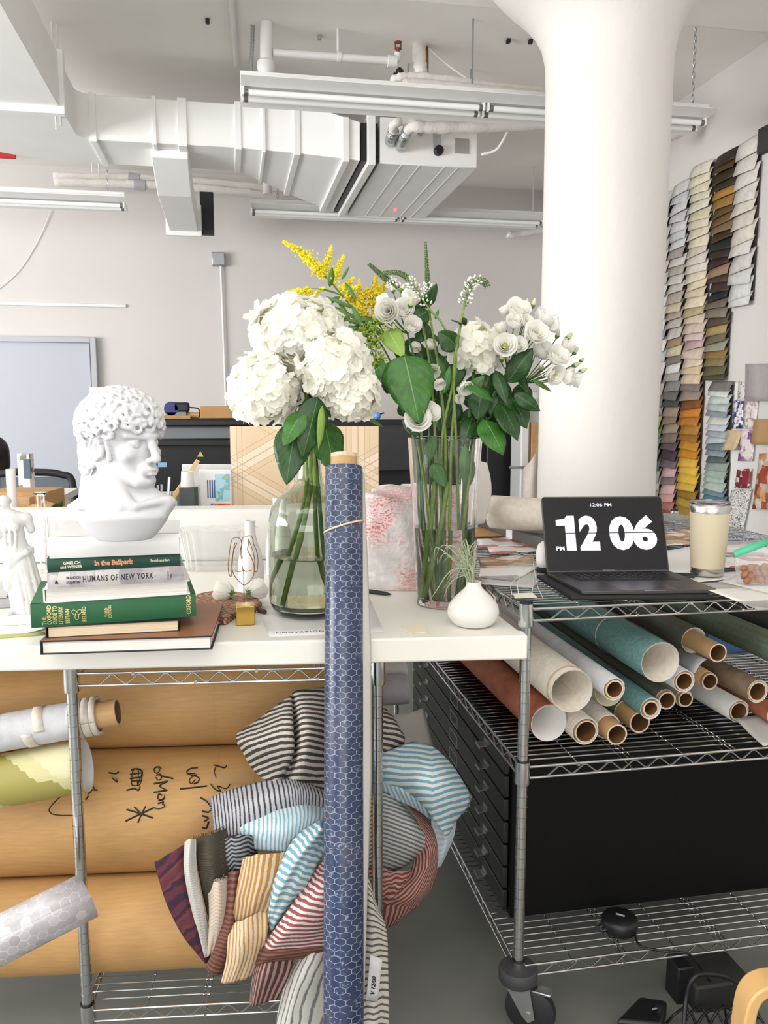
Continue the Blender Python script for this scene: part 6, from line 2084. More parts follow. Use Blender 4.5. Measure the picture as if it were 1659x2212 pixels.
def roses(label, root, base, items, leaves=(), mid=None, group='white rose-like flower stems in the tall vase'):
	"""one stem with its flowers, buds and leaves; root = (vase floor column, rim column), base = fork pixel"""
	th = thing('rose_like_flower', label, 'flower', vp(*base), 0, group)
	vstem(th, root[0], root[1], base, mid=mid, mat_=m_stemd)
	fk = vp(*base)
	for i, (px, py, dd, R_, dr, op, kind) in enumerate(items):
		c = vp(px, py, dd)
		d = Vector(dr).normalized()
		b0 = c - d * R_ * (0.7 if kind == 'f' else 0.2)
		if kind == 'f':
			rosebloom(th, b0, d, R_ * 1.22, i * 13 + len(label), op)
		else:
			budshape(th, b0, d, R_ * 2.4, i)
		stem(th, [fk, fk.lerp(b0, 0.55) + Vector((0, 0, -0.004)), b0], 0.0013, m_stemd, 'stalk')
	for lv in leaves:
		leaf(th, *lv)
	return th
roses('cluster of white rose-like flowers at the top of the right side, before the column', (985, 1015), (1096, 800, 0.02), [
	pick(1090, 748, -0.05, 0.0185, (-0.25, -1, 0.25), 0.9), pick(1119, 746, -0.05, 0.0135, (0.1, -1, 0.3), 0.8), pick(1154, 724, -0.05, 0.0205, (0.1, -1, 0.45), 0.8),
	pick(1111, 700, -0.03, 0.0165, (-0.1, -0.8, 0.7), 0.5), pick(1135, 697, -0.03, 0.012, (0.1, -1, 0.4), 0.4), pick(1117, 674, -0.01, 0.0195, (0.1, -0.7, 0.6), 0.9),
	pick(1084, 712, 0.0, 0.0135, (-0.3, -0.2, 1), 0.1), pick(1092, 673, 0.0, 0.0105, (-0.6, -0.3, 1), 0.05), pick(1172, 694, 0.0, 0.0205, (0.4, -0.5, 0.7), 0.5), pick(1190, 701, 0.0, 0.0165, (0.9, -0.4, 0.1), 0.4),
	pick(1150, 664, 0.0, 0.0105, (0.25, -0.1, 1), 0, 'b'), pick(1140, 660, 0.02, 0.0085, (-0.05, 0, 1), 0, 'b'), pick(1128, 728, -0.01, 0.007, (0.1, -0.3, 1), 0, 'b'), pick(1083, 780, -0.04, 0.011, (0.1, -0.4, 1), 0, 'b')],
	[(vp(1096, 826, -0.02), vp(1150, 752, -0.05), 0.028, lf_dark, (-0.3, -1, 0.2)), (vp(1070, 800, 0.0), vp(1095, 872, -0.03), 0.018, lf_dark)], mid=(1050, 890, 0.0))
roses('white rose-like flowers and green buds leaning far out over the column', (975, 1026), (1130, 828, 0.03), [
	pick(1165, 760, 0.0, 0.020, (0.3, -0.6, 0.3), 0.3), pick(1200, 775, -0.03, 0.020, (0.2, -0.9, 0.6), 0.6), pick(1193, 806, -0.04, 0.018, (0.3, -1, -0.35), 0.6), pick(1224, 752, 0.0, 0.015, (0.4, -0.5, 0.7), 0.3),
	pick(1222, 812, -0.03, 0.016, (0.9, -0.6, -0.2), 0.5), pick(1240, 818, -0.01, 0.014, (0.9, -0.3, -0.3), 0.3), pick(1170, 796, 0.0, 0.012, (-0.3, -0.8, 0.1), 0, 'b'),
	pick(1222, 735, 0.01, 0.0125, (0.75, -0.2, 0.9), 0, 'b'), pick(1202, 730, 0.02, 0.010, (0.35, -0.1, 1), 0, 'b'), pick(1238, 765, 0.0, 0.010, (0.7, -0.2, 0.9), 0, 'b'), pick(1252, 782, 0.02, 0.008, (0.8, 0, 0.7), 0, 'b'), pick(1236, 792, 0.0, 0.011, (1, -0.3, 0.5), 0, 'b'), pick(1250, 805, 0.0, 0.011, (1, -0.2, 0.5), 0, 'b')],
	[(vp(1110, 850, -0.02), vp(1168, 888, -0.02), 0.02, lf_dark), (vp(1150, 820, 0.0), vp(1192, 846, 0.0), 0.006, lf_narrow)], mid=(1070, 890, 0.02))
roses('white rose-like flowers hanging at the top centre, beside the goldenrod', (930, 928), (880, 720, -0.02), [
	pick(838, 672, -0.05, 0.0225, (-0.3, -0.8, 0.0), 0.25), pick(868, 672, -0.03, 0.020, (0.1, -0.7, 0.2), 0.3), pick(882, 650, -0.01, 0.017, (0.3, -0.5, 0.5), 0.4), pick(889, 706, -0.06, 0.0175, (0.0, -1, 0.3), 0.15),
	pick(830, 652, 0.0, 0.013, (-0.5, -0.4, 0.6), 0.2), pick(814, 694, -0.04, 0.011, (-0.5, -0.6, 0.6), 0, 'b'), pick(832, 694, -0.05, 0.010, (-0.6, -0.8, 0.1), 0, 'b'), pick(849, 698, -0.05, 0.009, (0, -0.6, -0.8), 0, 'b'), pick(886, 664, -0.04, 0.012, (0.1, -0.5, 1), 0, 'b'), pick(866, 628, 0.0, 0.009, (0.5, 0, 1), 0, 'b'), pick(850, 632, 0.0, 0.009, (-0.3, 0, 1), 0, 'b')],
	[(vp(880, 780, 0.02), vp(842, 712, 0.0), 0.02, lf_dark)], mid=(915, 850, 0.0))
roses('white rose-like flowers low down at the rim of the tall vase', (915, 905), (915, 925, -0.05), [
	pick(903, 908, -0.10, 0.021, (-0.2, -1, 0.35), 0.9), pick(925, 894, -0.08, 0.018, (0.3, -1, 0.4), 0.6)], [(vp(905, 940, -0.06), vp(868, 905, -0.03), 0.014, lf_dark), (vp(880, 900, 0.02), vp(868, 865, 0.0), 0.02, lf_dark)])
roses('small drooping white flowers in the middle of the tall vase bouquet', (950, 958), (950, 840, 0.0), [
	pick(938, 800, -0.05, 0.014, (-0.4, -0.8, -0.2), 0.2), pick(948, 826, -0.05, 0.012, (0, -0.7, -0.5), 0.1), pick(1004, 834, -0.06, 0.014, (0.1, -0.8, -0.5), 0.3), pick(990, 862, -0.04, 0.010, (0.1, -0.8, 0), 0.1), pick(896, 745, 0.02, 0.012, (0, -0.4, -0.6), 0.1), pick(930, 748, 0.03, 0.012, (0.2, -0.4, 0.5), 0.1), pick(965, 748, 0.02, 0.015, (-0.3, -0.5, -0.3), 0.1)], [])
# hydrangea in the tall vase
hs = thing('hydrangea', 'white hydrangea head standing in the tall clear vase', 'flower', vp(1028, 800), 0)
hydrangea(hs, vp(1030, 752, 0.03), 0.062, 17, (0.066, 0.06, 0.055), 0.021)
stem(hs, [vp(990, 1292, 0.02), vp(1000, 1110, 0.01), vp(1010, 948, 0.0), vp(1024, 800, 0.03)], (0.006, 0.0045), m_stemd)
leaf(hs, vp(1010, 850, 0.0), vp(1046, 812, -0.02), 0.016, lf_narrow)
leaf(hs, vp(1020, 900, 0.0), vp(1000, 960, -0.04), 0.022, lf_dark)
# goldenrod
def plume(m, a, b, n, r, rnd, spread, taper=True):
	a, b = Vector(a), Vector(b)
	d = b - a
	for i in range(int(n * 1.7)):
		t_ = rnd.random()
		s = spread * ((1.05 - t_) if taper else math.sin(PI * (0.15 + 0.8 * t_)))
		off = Vector((rnd.gauss(0, 1), rnd.gauss(0, 1), rnd.gauss(0, 1))) * s * 0.5
		blob(m, a + d * t_ + off, r * rnd.uniform(0.6, 1.3), st=1.5, d=(d.normalized() + off.normalized() * 0.8).normalized())
gr = thing('goldenrod', 'yellow goldenrod plume leaning left above the white hydrangea', 'flower', vp(760, 700, 0.03))
stem(gr, [vp(925, 1290, 0.0), vp(905, 1110, 0.0), vp(893, 948, 0.02), vp(838, 770, 0.05), vp(740, 640, 0.05), vp(690, 585, 0.05), vp(616, 526, 0.05)], (0.0035, 0.0014), m_stemd)
rnd2 = random.Random(4)
for (x0, y0, x1, y1, n, s) in ((672, 560, 612, 522, 170, 0.016), (694, 584, 648, 546, 130, 0.017), (700, 590, 716, 532, 150, 0.014), (720, 608, 742, 552, 160, 0.015), (694, 590, 664, 562, 90, 0.016), (736, 628, 764, 600, 90, 0.013), (672, 628, 622, 630, 110, 0.011), (676, 634, 700, 622, 30, 0.010), (745, 640, 770, 618, 90, 0.015), (700, 600, 690, 570, 60, 0.012)):
	m = MB()
	plume(m, vp(x0, y0, 0.05), vp(x1, y1, 0.05 + rnd2.uniform(-.02, .02)), n, 0.0029, rnd2, s)
	m.build('flower_spray', m_gold, gr)
for (x0, y0, x1, y1, w) in ((712, 620, 718, 576, .008), (738, 604, 755, 574, .004), (742, 640, 672, 620, .003), (760, 665, 704, 640, .005), (772, 690, 700, 655, .006), (735, 640, 700, 660, .006), (770, 680, 715, 690, .007), (790, 700, 740, 690, .006), (730, 650, 760, 700, .007), (760, 660, 790, 720, .007), (800, 720, 730, 700, .006), (745, 610, 770, 650, .006)):
	leaf(gr, vp(x0, y0, 0.04), vp(x1, y1, 0.03), w, lf_narrow, (rnd2.uniform(-.6, .6), -1, rnd2.uniform(0, .8)), 0.3, 0.1, nu=8)
gr = thing('goldenrod', 'second yellow goldenrod plume in the middle, left of the white roses', 'flower', vp(800, 700, 0.06))
stem(gr, [vp(935, 1290, 0.01), vp(915, 1110, 0.01), vp(905, 948, 0.03), vp(860, 780, 0.06), vp(810, 680, 0.06), vp(805, 610, 0.06)], (0.003, 0.0014), m_stemd)
for (x0, y0, x1, y1, n, s) in ((800, 660, 812, 600, 200, 0.020), (815, 650, 830, 610, 160, 0.018), (780, 668, 776, 604, 130, 0.013), (790, 690, 770, 650, 140, 0.016), (820, 680, 800, 640, 150, 0.02), (800, 700, 830, 660, 130, 0.018), (745, 690, 735, 680, 50, 0.012), (765, 650, 750, 630, 90, 0.015), (785, 640, 800, 625, 90, 0.014)):
	m = MB()
	plume(m, vp(x0, y0, 0.06), vp(x1, y1, 0.06 + rnd2.uniform(-.02, .02)), n, 0.0029, rnd2, s)
	m.build('flower_spray', m_golddk, gr)
for (x0, y0, x1, y1, w) in ((800, 720, 752, 708, .006), (830, 700, 760, 682, .010), (840, 740, 790, 690, .008), (820, 750, 770, 720, .007), (780, 700, 745, 720, .006)):
	leaf(gr, vp(x0, y0, 0.05), vp(x1, y1, 0.03), w, lf_narrow, (rnd2.uniform(-.6, .6), -1, rnd2.uniform(0, .8)), 0.3, 0.1, nu=8)
m = MB()
plume(m, vp(922, 690, -0.01), vp(915, 688, -0.01), 40, 0.002, rnd2, 0.012)
m.build('flower_spray', m_golddk, gr)
# green umbels
gv = thing('green_umbel_flower', 'lime green flower clusters beside the right edge of the hydrangeas', 'flower', vp(800, 760, -0.04))
stem(gv, [vp(940, 1290, -0.02), vp(915, 1110, -0.02), vp(895, 948, 0.0), vp(850, 850, -0.02), vp(810, 770, -0.03)], (0.003, 0.002), m_stemd)
for (x, y, r, n) in ((785, 735, 24, 130), (800, 762, 30, 190), (815, 712, 24, 120), (775, 752, 15, 70), (818, 785, 20, 90), (790, 715, 18, 70)):
	c = vp(x, y, -0.05)
	m = MB()
	for i in range(n):
		d = Vector((rnd2.gauss(0, 1), rnd2.gauss(0, 1), rnd2.gauss(0, 1))).normalized()
		blob(m, c + d * (r * VS * rnd2.uniform(0.65, 1.0)), 0.0026 * rnd2.uniform(0.7, 1.2), d=d, st=1.3)
	m.build('flower_cluster', m_vib, gv)
	stem(gv, [vp(810, 780, -0.03), c], 0.0012, m_stemd, 'stalk')
# loosestrife spikes
def spike(label, root, pts, n, r0, r1, white_from, leaves=(), group='slender spikes in the tall vase'):
	th = thing('flower_spike', label, 'flower', vp(*pts[-1]), 0, group)
	full = [vp(root[0], 1290, 0.0), vp((root[0] + root[1]) / 2, 1110, 0.0), vp(root[1], 948, -0.02)] + [vp(*p) for p in pts]
	q = catmull(full, 10)
	stem(th, full, (0.0042, 0.0016), m_stem, nodes=4)
	k0 = 10 * (3 + white_from[0])
	seg = q[k0:]
	mg, mw = MB(), MB()
	rnd = random.Random(n)
	for i in range(n):
		t_ = i / n
		x = t_ * (len(seg) - 1)
		a = seg[int(x)].lerp(seg[min(int(x) + 1, len(seg) - 1)], x % 1)
		ax = (seg[min(int(x) + 1, len(seg) - 1)] - seg[max(0, int(x) - 1)]).normalized()
		side = Matrix.Rotation(i * 2.4, 3, ax) @ ax.orthogonal().normalized()
		rr = r0 + (r1 - r0) * t_
		white = t_ < white_from[1] and rnd.random() < 0.8
		o = a + side * rr * (1.7 if white else 1.0) + ax * rr * 0.3
		blob(mw if white else mg, o, (0.0034 if white else 0.0026) * (1 - 0.35 * t_), d=(side + ax * 0.6).normalized(), st=1.5)
		if white:
			mg.tube([a, o], 0.0006, 4)
	mg.build('green_buds', m_spike, th)
	if mw.V:
		mw.build('white_blossoms', m_spikew, th)
	for lv in leaves:
		leaf(th, *lv)
	return th
spike('upright green flower spike rising highest above the tall vase', (958, 962), [(948, 800, 0.0), (930, 690, 0.0), (926, 640, 0.0), (923, 590, 0.0), (919, 522, 0.0)], 150, 0.0072, 0.0018, (2, 0.30), [(vp(916, 668, 0.0), vp(945, 614, -0.02), 0.017, lf_dark, (0.5, -1, 0.2)), (vp(918, 672, 0.0), vp(880, 640, 0.0), 0.016, lf_dark), (vp(940, 690, 0), vp(948, 668, 0), 0.004, lf_narrow)])
spike('arching green and white flower spike above the white roses', (952, 955), [(985, 780, -0.03), (955, 700, -0.03), (925, 665, -0.02), (890, 612, 0.0), (862, 590, 0.0), (826, 590, 0.0)], 150, 0.0085, 0.004, (2, 0.42), [(vp(925, 672, -0.02), vp(893, 690, -0.04), 0.024, lf_dark)])
spike('dark green drooping flower spike at the left over the goldenrod', (945, 940), [(930, 800, 0.02), (905, 680, 0.03), (860, 625, 0.03), (828, 598, 0.03), (797, 570, 0.03)], 150, 0.0085, 0.0035, (2, 0.3))
spike('white blossom spike curling to the right, in front of the far wall', (995, 985), [(980, 800, -0.04), (992, 720, -0.04), (1003, 660, -0.03), (1012, 625, -0.02), (1024, 608, -0.02), (1046, 608, 0.0), (1052, 618, 0.0)], 110, 0.0085, 0.0065, (2, 0.62), [(vp(998, 700, -0.04), vp(976, 690, -0.06), 0.012, lf_dark, (0.3, -0.4, 1)), (vp(998, 698, -0.04), vp(1008, 690, -0.06), 0.010, lf_dark), (vp(990, 752, -0.04), vp(948, 716, -0.05), 0.03, lf_dark, (0.2, -1, 0.3)), (vp(992, 722, -0.04), vp(984, 740, -0.06), 0.004, lf_narrow)])
# big leaves of the tall bouquet, carried by a leafy stem
ls = thing('leafy_stem', 'leafy green branch with one very large leaf in front of the tall vase', 'branch', vp(890, 850, -0.05))
stem(ls, [vp(945, 1290, -0.03), vp(925, 1110, -0.02), vp(912, 948, -0.02), vp(895, 850, -0.02), vp(876, 765, -0.04)], (0.004, 0.002), m_stem)
leaf(ls, vp(873, 768, -0.08), vp(906, 914, -0.13), 0.060, lf_mid, (-0.1, -1, 0.25), 0.10, 0.03, 0.03, 0.58)
leaf(ls, vp(838, 712, -0.04), vp(872, 772, -0.08), 0.026, lf_bright, (-0.2, -1, 0.1), 0.1, 0.05, 0.05, 0.55)
leaf(ls, vp(850, 780, -0.02), vp(835, 850, -0.04), 0.030, lf_dark, (-0.4, -1, 0.1), 0.2, 0.05, 0.03)
leaf(ls, vp(822, 772, -0.06), vp(812, 830, -0.08), 0.016, lf_mid, (-0.8, -1, 0.1), 0.3, 0.05, 0.03)
leaf(ls, vp(800, 705, 0.0), vp(758, 735, -0.02), 0.018, lf_dark, (-0.2, -1, 0.3), 0.2, 0.05, 0.04)
leaf(ls, vp(862, 772, -0.05), vp(848, 800, -0.08), 0.005, lf_bright, None, 0.3, 0.05)
ls = thing('leafy_stem', 'dark leafy branch filling the right half of the tall bouquet', 'branch', vp(1060, 880, 0.0))
stem(ls, [vp(1000, 1290, 0.02), vp(1008, 1110, 0.01), vp(1020, 948, 0.0), vp(1050, 880, 0.0), vp(1080, 830, 0.0)], (0.004, 0.002), m_stemd)
for (b, t_, w, mt, h) in (
		((1045, 905, -0.03), (1088, 982, -0.08), 0.036, lf_mid, (0.2, -1, 0.4)), ((1080, 870, 0.0), (1120, 950, -0.05), 0.036, lf_dark, (0.4, -1, 0.3)),
		((1100, 850, 0.02), (1140, 925, 0.0), 0.036, lf_dark, (0.3, -1, 0.1)), ((1000, 822, -0.06), (1068, 866, -0.10), 0.022, lf_mid, (0.1, -0.6, 1)),
		((1040, 830, 0.0), (1032, 908, -0.03), 0.030, lf_dark, None), ((1060, 800, 0.02), (1030, 880, 0.0), 0.028, lf_dark, None), ((1090, 820, 0.02), (1060, 900, 0.0), 0.032, lf_dark, None),
		((1000, 780, 0.02), (960, 850, 0.0), 0.024, lf_dark, None), ((960, 760, 0.04), (985, 840, 0.02), 0.026, lf_dark, None), ((940, 770, 0.05), (925, 840, 0.04), 0.03, lf_dark, None),
		((985, 860, 0.04), (950, 935, 0.02), 0.034, lf_dark, None), ((1030, 880, 0.04), (1012, 950, 0.02), 0.034, lf_dark, None), ((1080, 900, 0.05), (1050, 945, 0.03), 0.026, lf_dark, None),
		((900, 730, 0.04), (880, 770, 0.03), 0.022, lf_dark, None), ((925, 700, 0.05), (900, 740, 0.03), 0.022, lf_dark, None), ((1120, 830, 0.03), (1140, 880, 0.0), 0.026, lf_dark, None), ((930, 860, 0.06), (950, 930, 0.04), 0.03, lf_dark, None),
		((1120, 800, 0.02), (1140, 850, -0.02), 0.02, lf_dark, (0.5, -1, 0)), ((905, 800, 0.06), (895, 730, 0.06), 0.03, lf_dark, None), ((950, 800, 0.07), (935, 720, 0.07), 0.032, lf_dark, None), ((985, 810, 0.08), (972, 735, 0.08), 0.03, lf_dark, None), ((920, 880, 0.08), (905, 800, 0.08), 0.034, lf_dark, None), ((1040, 900, 0.08), (1085, 830, 0.08), 0.034, lf_dark, None), ((960, 900, 0.09), (970, 820, 0.09), 0.036, lf_dark, None), ((1010, 880, 0.09), (1040, 800, 0.09), 0.034, lf_dark, None), ((1060, 930, 0.06), (1120, 890, 0.05), 0.03, lf_dark, None), ((965, 830, -0.04), (948, 770, -0.04), 0.012, lf_mid, (0.8, -1, 0)), ((958, 850, -0.05), (972, 790, -0.05), 0.010, lf_mid, None)):
	leaf(ls, vp(*b), vp(*t_), w, mt, h, 0.2, 0.06, 0.0, 0.75)
ls = thing('leafy_stem', 'leaves pressed against the glass inside the tall clear vase', 'branch', vp(930, 1000, -0.04))
stem(ls, [vp(968, 1290, -0.01), vp(955, 1110, -0.02), vp(940, 948, -0.02), vp(945, 900, -0.02)], (0.004, 0.002), m_stem)
leaf(ls, vp(938, 942, -0.045), vp(920, 1006, -0.05), 0.015, lf_mid, None, 0.1, 0.03)
leaf(ls, vp(935, 1000, -0.04), vp(962, 1052, -0.05), 0.02, lf_mid, None, 0.1, 0.03)
leaf(ls, vp(1005, 960, -0.03), vp(1002, 1050, -0.03), 0.014, lf_mid, None, 0.1, 0.03)
leaf(ls, vp(1020, 990, 0.0), vp(1008, 1060, -0.01), 0.014, lf_narrow, None, 0.1, 0.03)
# bare cut stems in the vase, thicker
for i, (bx, rim, r, lab) in enumerate(((912, 948, 0.0085, 'thick mottled cut stem standing at the left of the tall vase'), (918, 985, 0.009, 'thick mottled cut stem leaning to the right in the tall vase'), (968, 975, 0.005, 'slim pale stem in front, running straight up out of the tall vase'), (955, 903, 0.0042, 'slim stem leaning left to the rim of the tall vase'), (985, 1022, 0.0045, 'slim stem leaning right to the rim of the tall vase'))):
	top_y = 800 if i == 2 else (1020 if i < 2 else 900)
	pts = [vp(bx, 1288, -0.035 if i < 3 else 0.0), vp(bx + (rim - bx) * 0.45, 1130, -0.03), vp(rim, 960, -0.02)]
	if i == 2:
		pts += [vp(984, 850, -0.03)]
	elif i < 2:
		pts = [vp(bx, 1290, -0.03), vp(bx + (rim - bx) * 0.4, 1180, -0.03), vp(bx + (rim - bx) * 0.75, 1040, -0.02)]
	o = MB().tube(catmull(pts, 8), [r * (1.0 - 0.35 * k / (8 * (len(pts) - 1))) for k in range(8 * (len(pts) - 1) + 1)], 12).build('cut_stem', m_stem, smooth=180)
	tag(o, lab, 'stem', 'cut stems in the tall vase')
# ---- small white bud vase with an air plant
BB = onz(1022, 1349, TABZ + 0.0008)
BS = (BB - CAMP).dot(FWD) / FPX
bv = thing('bud_vase', 'small squat white ceramic vase at the front right corner of the table', 'vase', BB)
prof = [(0, 0), (30, 0), (42, 4), (53, 18), (55.5, 30), (52, 44), (40, 60), (28, 72), (20, 80), (16.5, 86), (15.5, 93), (16.5, 95), (13.5, 95), (13, 85), (14, 78), (0, 70)]
q = catmull([Vector((a * BS, 0, b * BS)) for a, b in prof[:11]], 3)
MB(Matrix.Translation(BB)).lathe([(v.x, v.z) for v in q] + [(a * BS, b * BS) for a, b in prof[11:]], 48, caps=False).build('vase_body', flat('matt_white_ceramic', (226, 223, 218), 0.45, var=0.02, scale=20), bv, smooth=180)
ap = thing('air_plant', 'grey-green air plant with curling leaves in the small white vase', 'plant', BB + Vector((0, 0, 90 * BS)))
m_air = flat('silvery_green_leaf', (168, 180, 148), 0.6, var=0.15, scale=60)
top = BB + Vector((0, 0, 88 * BS))
rnd3 = random.Random(8)
BD = (BB - CAMP).dot(Vector((-_sy, _cy, 0)))
for i in range(46):
	tx = rnd3.choice((rnd3.uniform(950, 1010), rnd3.uniform(940, 1030), rnd3.uniform(985, 1040)))
	ty = rnd3.uniform(1180, 1290) if tx < 985 else rnd3.uniform(1165, 1235)
	e = fw(tx, ty, BD + rnd3.uniform(-0.05, 0.05))
	c = fw(1000 + rnd3.uniform(-15, 20), 1218 + rnd3.uniform(-30, 22), BD + rnd3.uniform(-0.03, 0.03))
	e2 = e + Vector((rnd3.uniform(-0.015, 0.005), 0, rnd3.uniform(-0.03, -0.008)))
	pts = catmull([top + Vector((rnd3.uniform(-.006, .006), rnd3.uniform(-.006, .006), -0.008)), top.lerp(c, 0.55), c.lerp(e, 0.6) + Vector((0, 0, 0.006)), e, e2], 6)
	k = len(pts)
	MB().tube(pts, [0.0022 * (1 - 0.85 * j / (k - 1)) for j in range(k)], 6, flat_=0.5).build('leaf', m_air, ap, smooth=180)
# ------------------------------------------------------------------ small things on the white table
def paper(label, px4, z, mat_, name='paper_sheet', cat='paper', th=0.0012, group=None, curl=0.0):
	c = [onz(x, y, z) for x, y in px4]
	o = MB().sheet(lambda u, v: c[0].lerp(c[1], u).lerp(c[3].lerp(c[2], u), v) + Vector((0, 0, th + curl * (u * v) ** 2)), 6, 6).build(name, mat_, solid=th, smooth=60, soff=-1)
	return tag(o, label, cat, group)
def vase_like(name, label, cat, base, prof_px, mat_, s=None, n=40, part='vase_body', group=None):
	s = s or (base - CAMP).dot(FWD) / FPX
	th = thing(name, label, cat, base, 0, group)
	MB(Matrix.Translation(base)).lathe([(a * s, b * s) for a, b in prof_px], n, caps=False).build(part, mat_, th, smooth=50)
	return th, s
m_cer = flat('white_bottle_ceramic', (228, 226, 224), 0.5)
bt = [(0, 0), (26, 0), (28, 2), (28, 40), (27, 62), (22, 86), (15, 106), (11.5, 122), (11, 150), (11.5, 153), (9, 153), (9, 120), (0, 100)]
vase_like('bottle_vase', 'white bottle-shaped vase standing behind the gold cube', 'vase', onz(543, 1276, TABZ + 0.0008), bt, m_cer)
vase_like('bottle_vase', 'white bottle-shaped vase half hidden behind the smoky jug', 'vase', onz(603, 1240, TABZ + 0.0008), [(a, b * 1.08) for a, b in bt], m_cer)
vase_like('bottle_vase', 'pale beige bottle-shaped vase whose mouth shows above the plaster bust', 'vase', onz(232, 1208, TABZ + 0.0008), [(a * 1.9, b * 2.4) for a, b in bt], flat('beige_ceramic', (224, 208, 194), 0.5))
# gold cube holding a bent wire outline
zb = TABZ + 0.0008
q0, q1 = onz(510, 1352, zb), onz(551, 1350, zb)
cw_ = (q1 - q0).length
X = (q1 - q0).normalized()
Y = Vector((-X.y, X.x, 0))
gc = thing('wire_sculpture', 'bent brass wire figure seen from behind, standing in a small gold cube', 'ornament', q0.lerp(q1, 0.5) + Y * cw_ / 2)
Mg = basis(q0, X, Y, Vector((0, 0, 1)))
MB(Mg).box((cw_ / 2, cw_ / 2, cw_ * 0.52), (cw_, cw_, cw_ * 1.04)).build('cube_base', flat('polished_gold', (196, 160, 84), 0.16, 1.0), gc, bevel=0.0018, bseg=3)
m_wire = flat('brass_wire', (150, 106, 44), 0.28, 1.0)
pc = Mg @ Vector((cw_ / 2, cw_ / 2, 0))
def wz(pts):
	return [onvert(370 + x / 7.213, 1080 + y / 7.213, pc, math.degrees(math.atan2(X.y, X.x))) for x, y in pts]
for k, st in enumerate(([(1130, 1330), (1060, 1270), (985, 1180), (945, 1060), (950, 900), (990, 740), (1022, 680), (1010, 672), (985, 690), (960, 860), (935, 1180), (905, 1165), (893, 1120), (892, 950), (920, 720), (945, 620), (985, 590), (1050, 592), (1085, 625), (1095, 700), (1075, 790), (1095, 915), (1105, 900), (1090, 780), (1100, 640), (1110, 590), (1150, 575), (1220, 556), (1265, 590), (1280, 680), (1330, 800), (1350, 920), (1345, 1060), (1325, 1120), (1295, 1100), (1300, 980), (1280, 820), (1215, 640), (1205, 612), (1200, 700), (1188, 780), (1240, 880), (1280, 980), (1292, 1080), (1280, 1180), (1220, 1270), (1140, 1330)],
						[(1105, 1025), (1112, 1070), (1130, 1095), (1180, 1112), (1250, 1090)], [(1005, 1105), (1050, 1122), (1100, 1105), (1122, 1095), (1128, 1200), (1130, 1330), (1135, 1600)])):
	MB().tube(catmull(wz(st), 4), 0.0009, 6).build('wire', m_wire, gc, smooth=180)
# two fallen white flower heads on a brown woven piece
zw = TABZ + 0.0008
wp_ = [onz(x, y, zw) for x, y in ((404, 1352), (406, 1322), (425, 1296), (482, 1284), (552, 1300), (566, 1314), (545, 1330), (508, 1336), (490, 1350))]
t = NT('brown_woven_leather', 0.6)
P = t.obj()
x, y, z = t.xyz(P)
wv = t.n('ShaderNodeTexWave', {'Vector': P, 'Scale': 38.0, 'Distortion': 5.0, 'Detail': 2.0, 'Detail Scale': 1.5}, wave_type='BANDS', bands_direction='DIAGONAL').outputs[1]
hol = t.math('LESS_THAN', t.noise(t.comb(t.math('MULTIPLY', x, 45), t.math('MULTIPLY', y, 130), 0), 1.0, 1), 0.40)
t.base(t.mix(hol, t.ramp(wv, [(0.25, C(132, 88, 66)), (0.6, C(176, 128, 98)), (0.85, C(190, 148, 116))]), C(96, 52, 36)))
t.bump(t.math('SUBTRACT', wv, hol), 0.6, 0.004)
tag(MB().poly([(p.x, p.y) for p in wp_], zw, zw + 0.017).build('woven_mat', t.m, bevel=0.004, bseg=3), 'brown woven leather piece lying flat between the books and the gold cube', 'mat')
for (px, py, dx, lab) in ((497, 1281, -0.9, 'left of two white flower heads lying face down on the brown woven piece'), (541, 1279, 0.9, 'right of two white flower heads lying face down on the brown woven piece')):
	c = onz(px, py, zw + 0.034)
	fl_ = thing('fallen_flower', lab, 'flower', onz(px, py, zw + 0.018), 0, 'flower heads on the woven piece')
	d = Vector((dx * 0.9, 0.75, 0.12)).normalized()
	rosebloom(fl_, c - d * 0.004, d, 0.026, px, 0.25)
	a = c - d * 0.004
	m = MB()
	for k in range(7):
		s_ = Matrix.Rotation(2 * PI * k / 7, 3, d) @ d.orthogonal().normalized()
		m.tube([a - d * 0.002, a + s_ * 0.009 - d * 0.004, a + s_ * 0.015 - d * 0.001], [0.0016, 0.0013, 0.0004], 5)
	m.build('sepal', lf_narrow, fl_)
	stem(fl_, [a, a - d * 0.012 + Vector((0, -0.004, -0.006)), a + Vector((0.006, -0.018, -0.024))], 0.0012, lf_narrow)
wr = [onz(x, y, zw) for x, y in ((562, 1312), (582, 1326), (574, 1334), (548, 1322))]
tag(MB().tube([onz(556, 1316, zw + 0.006), onz(572, 1322, zw + 0.006)], 0.006, 8).build('dried_petal', flat('dark_brown_petal', (74, 48, 38), 0.7)), 'small dark shrivelled scrap beside the woven piece', 'scrap')
# clear fluted plastic tray against the ledge
t = NT('thin_clear_plastic', 0.15)
t.base(C(238, 238, 236))
tr = t.n('ShaderNodeBsdfTransparent', {'Color': (0.97, 0.97, 0.97, 1)})
lw = t.n('ShaderNodeLayerWeight', {'Blend': 0.35})
mx = t.n('ShaderNodeMixShader', {0: t.math('ADD', 0.10, t.math('MULTIPLY', lw.outputs[1], 0.6))})
t.t.links.new(tr.outputs[0], mx.inputs[1])
t.t.links.new(t.b.outputs[0], mx.inputs[2])
t.t.links.new(mx.outputs[0], t.t.nodes['Material Output'].inputs[0])
m_thin = t.m
tc = onz(472, 1228, TABZ + 0.001)
ts = (tc - CAMP).dot(FWD) / FPX
cp_ = thing('plastic_tray', 'clear fluted plastic packaging standing between the books and the white bottle', 'packaging', tc)
Mt = frame(tc, TANG)
m = MB(Mt)
ring_n = 132
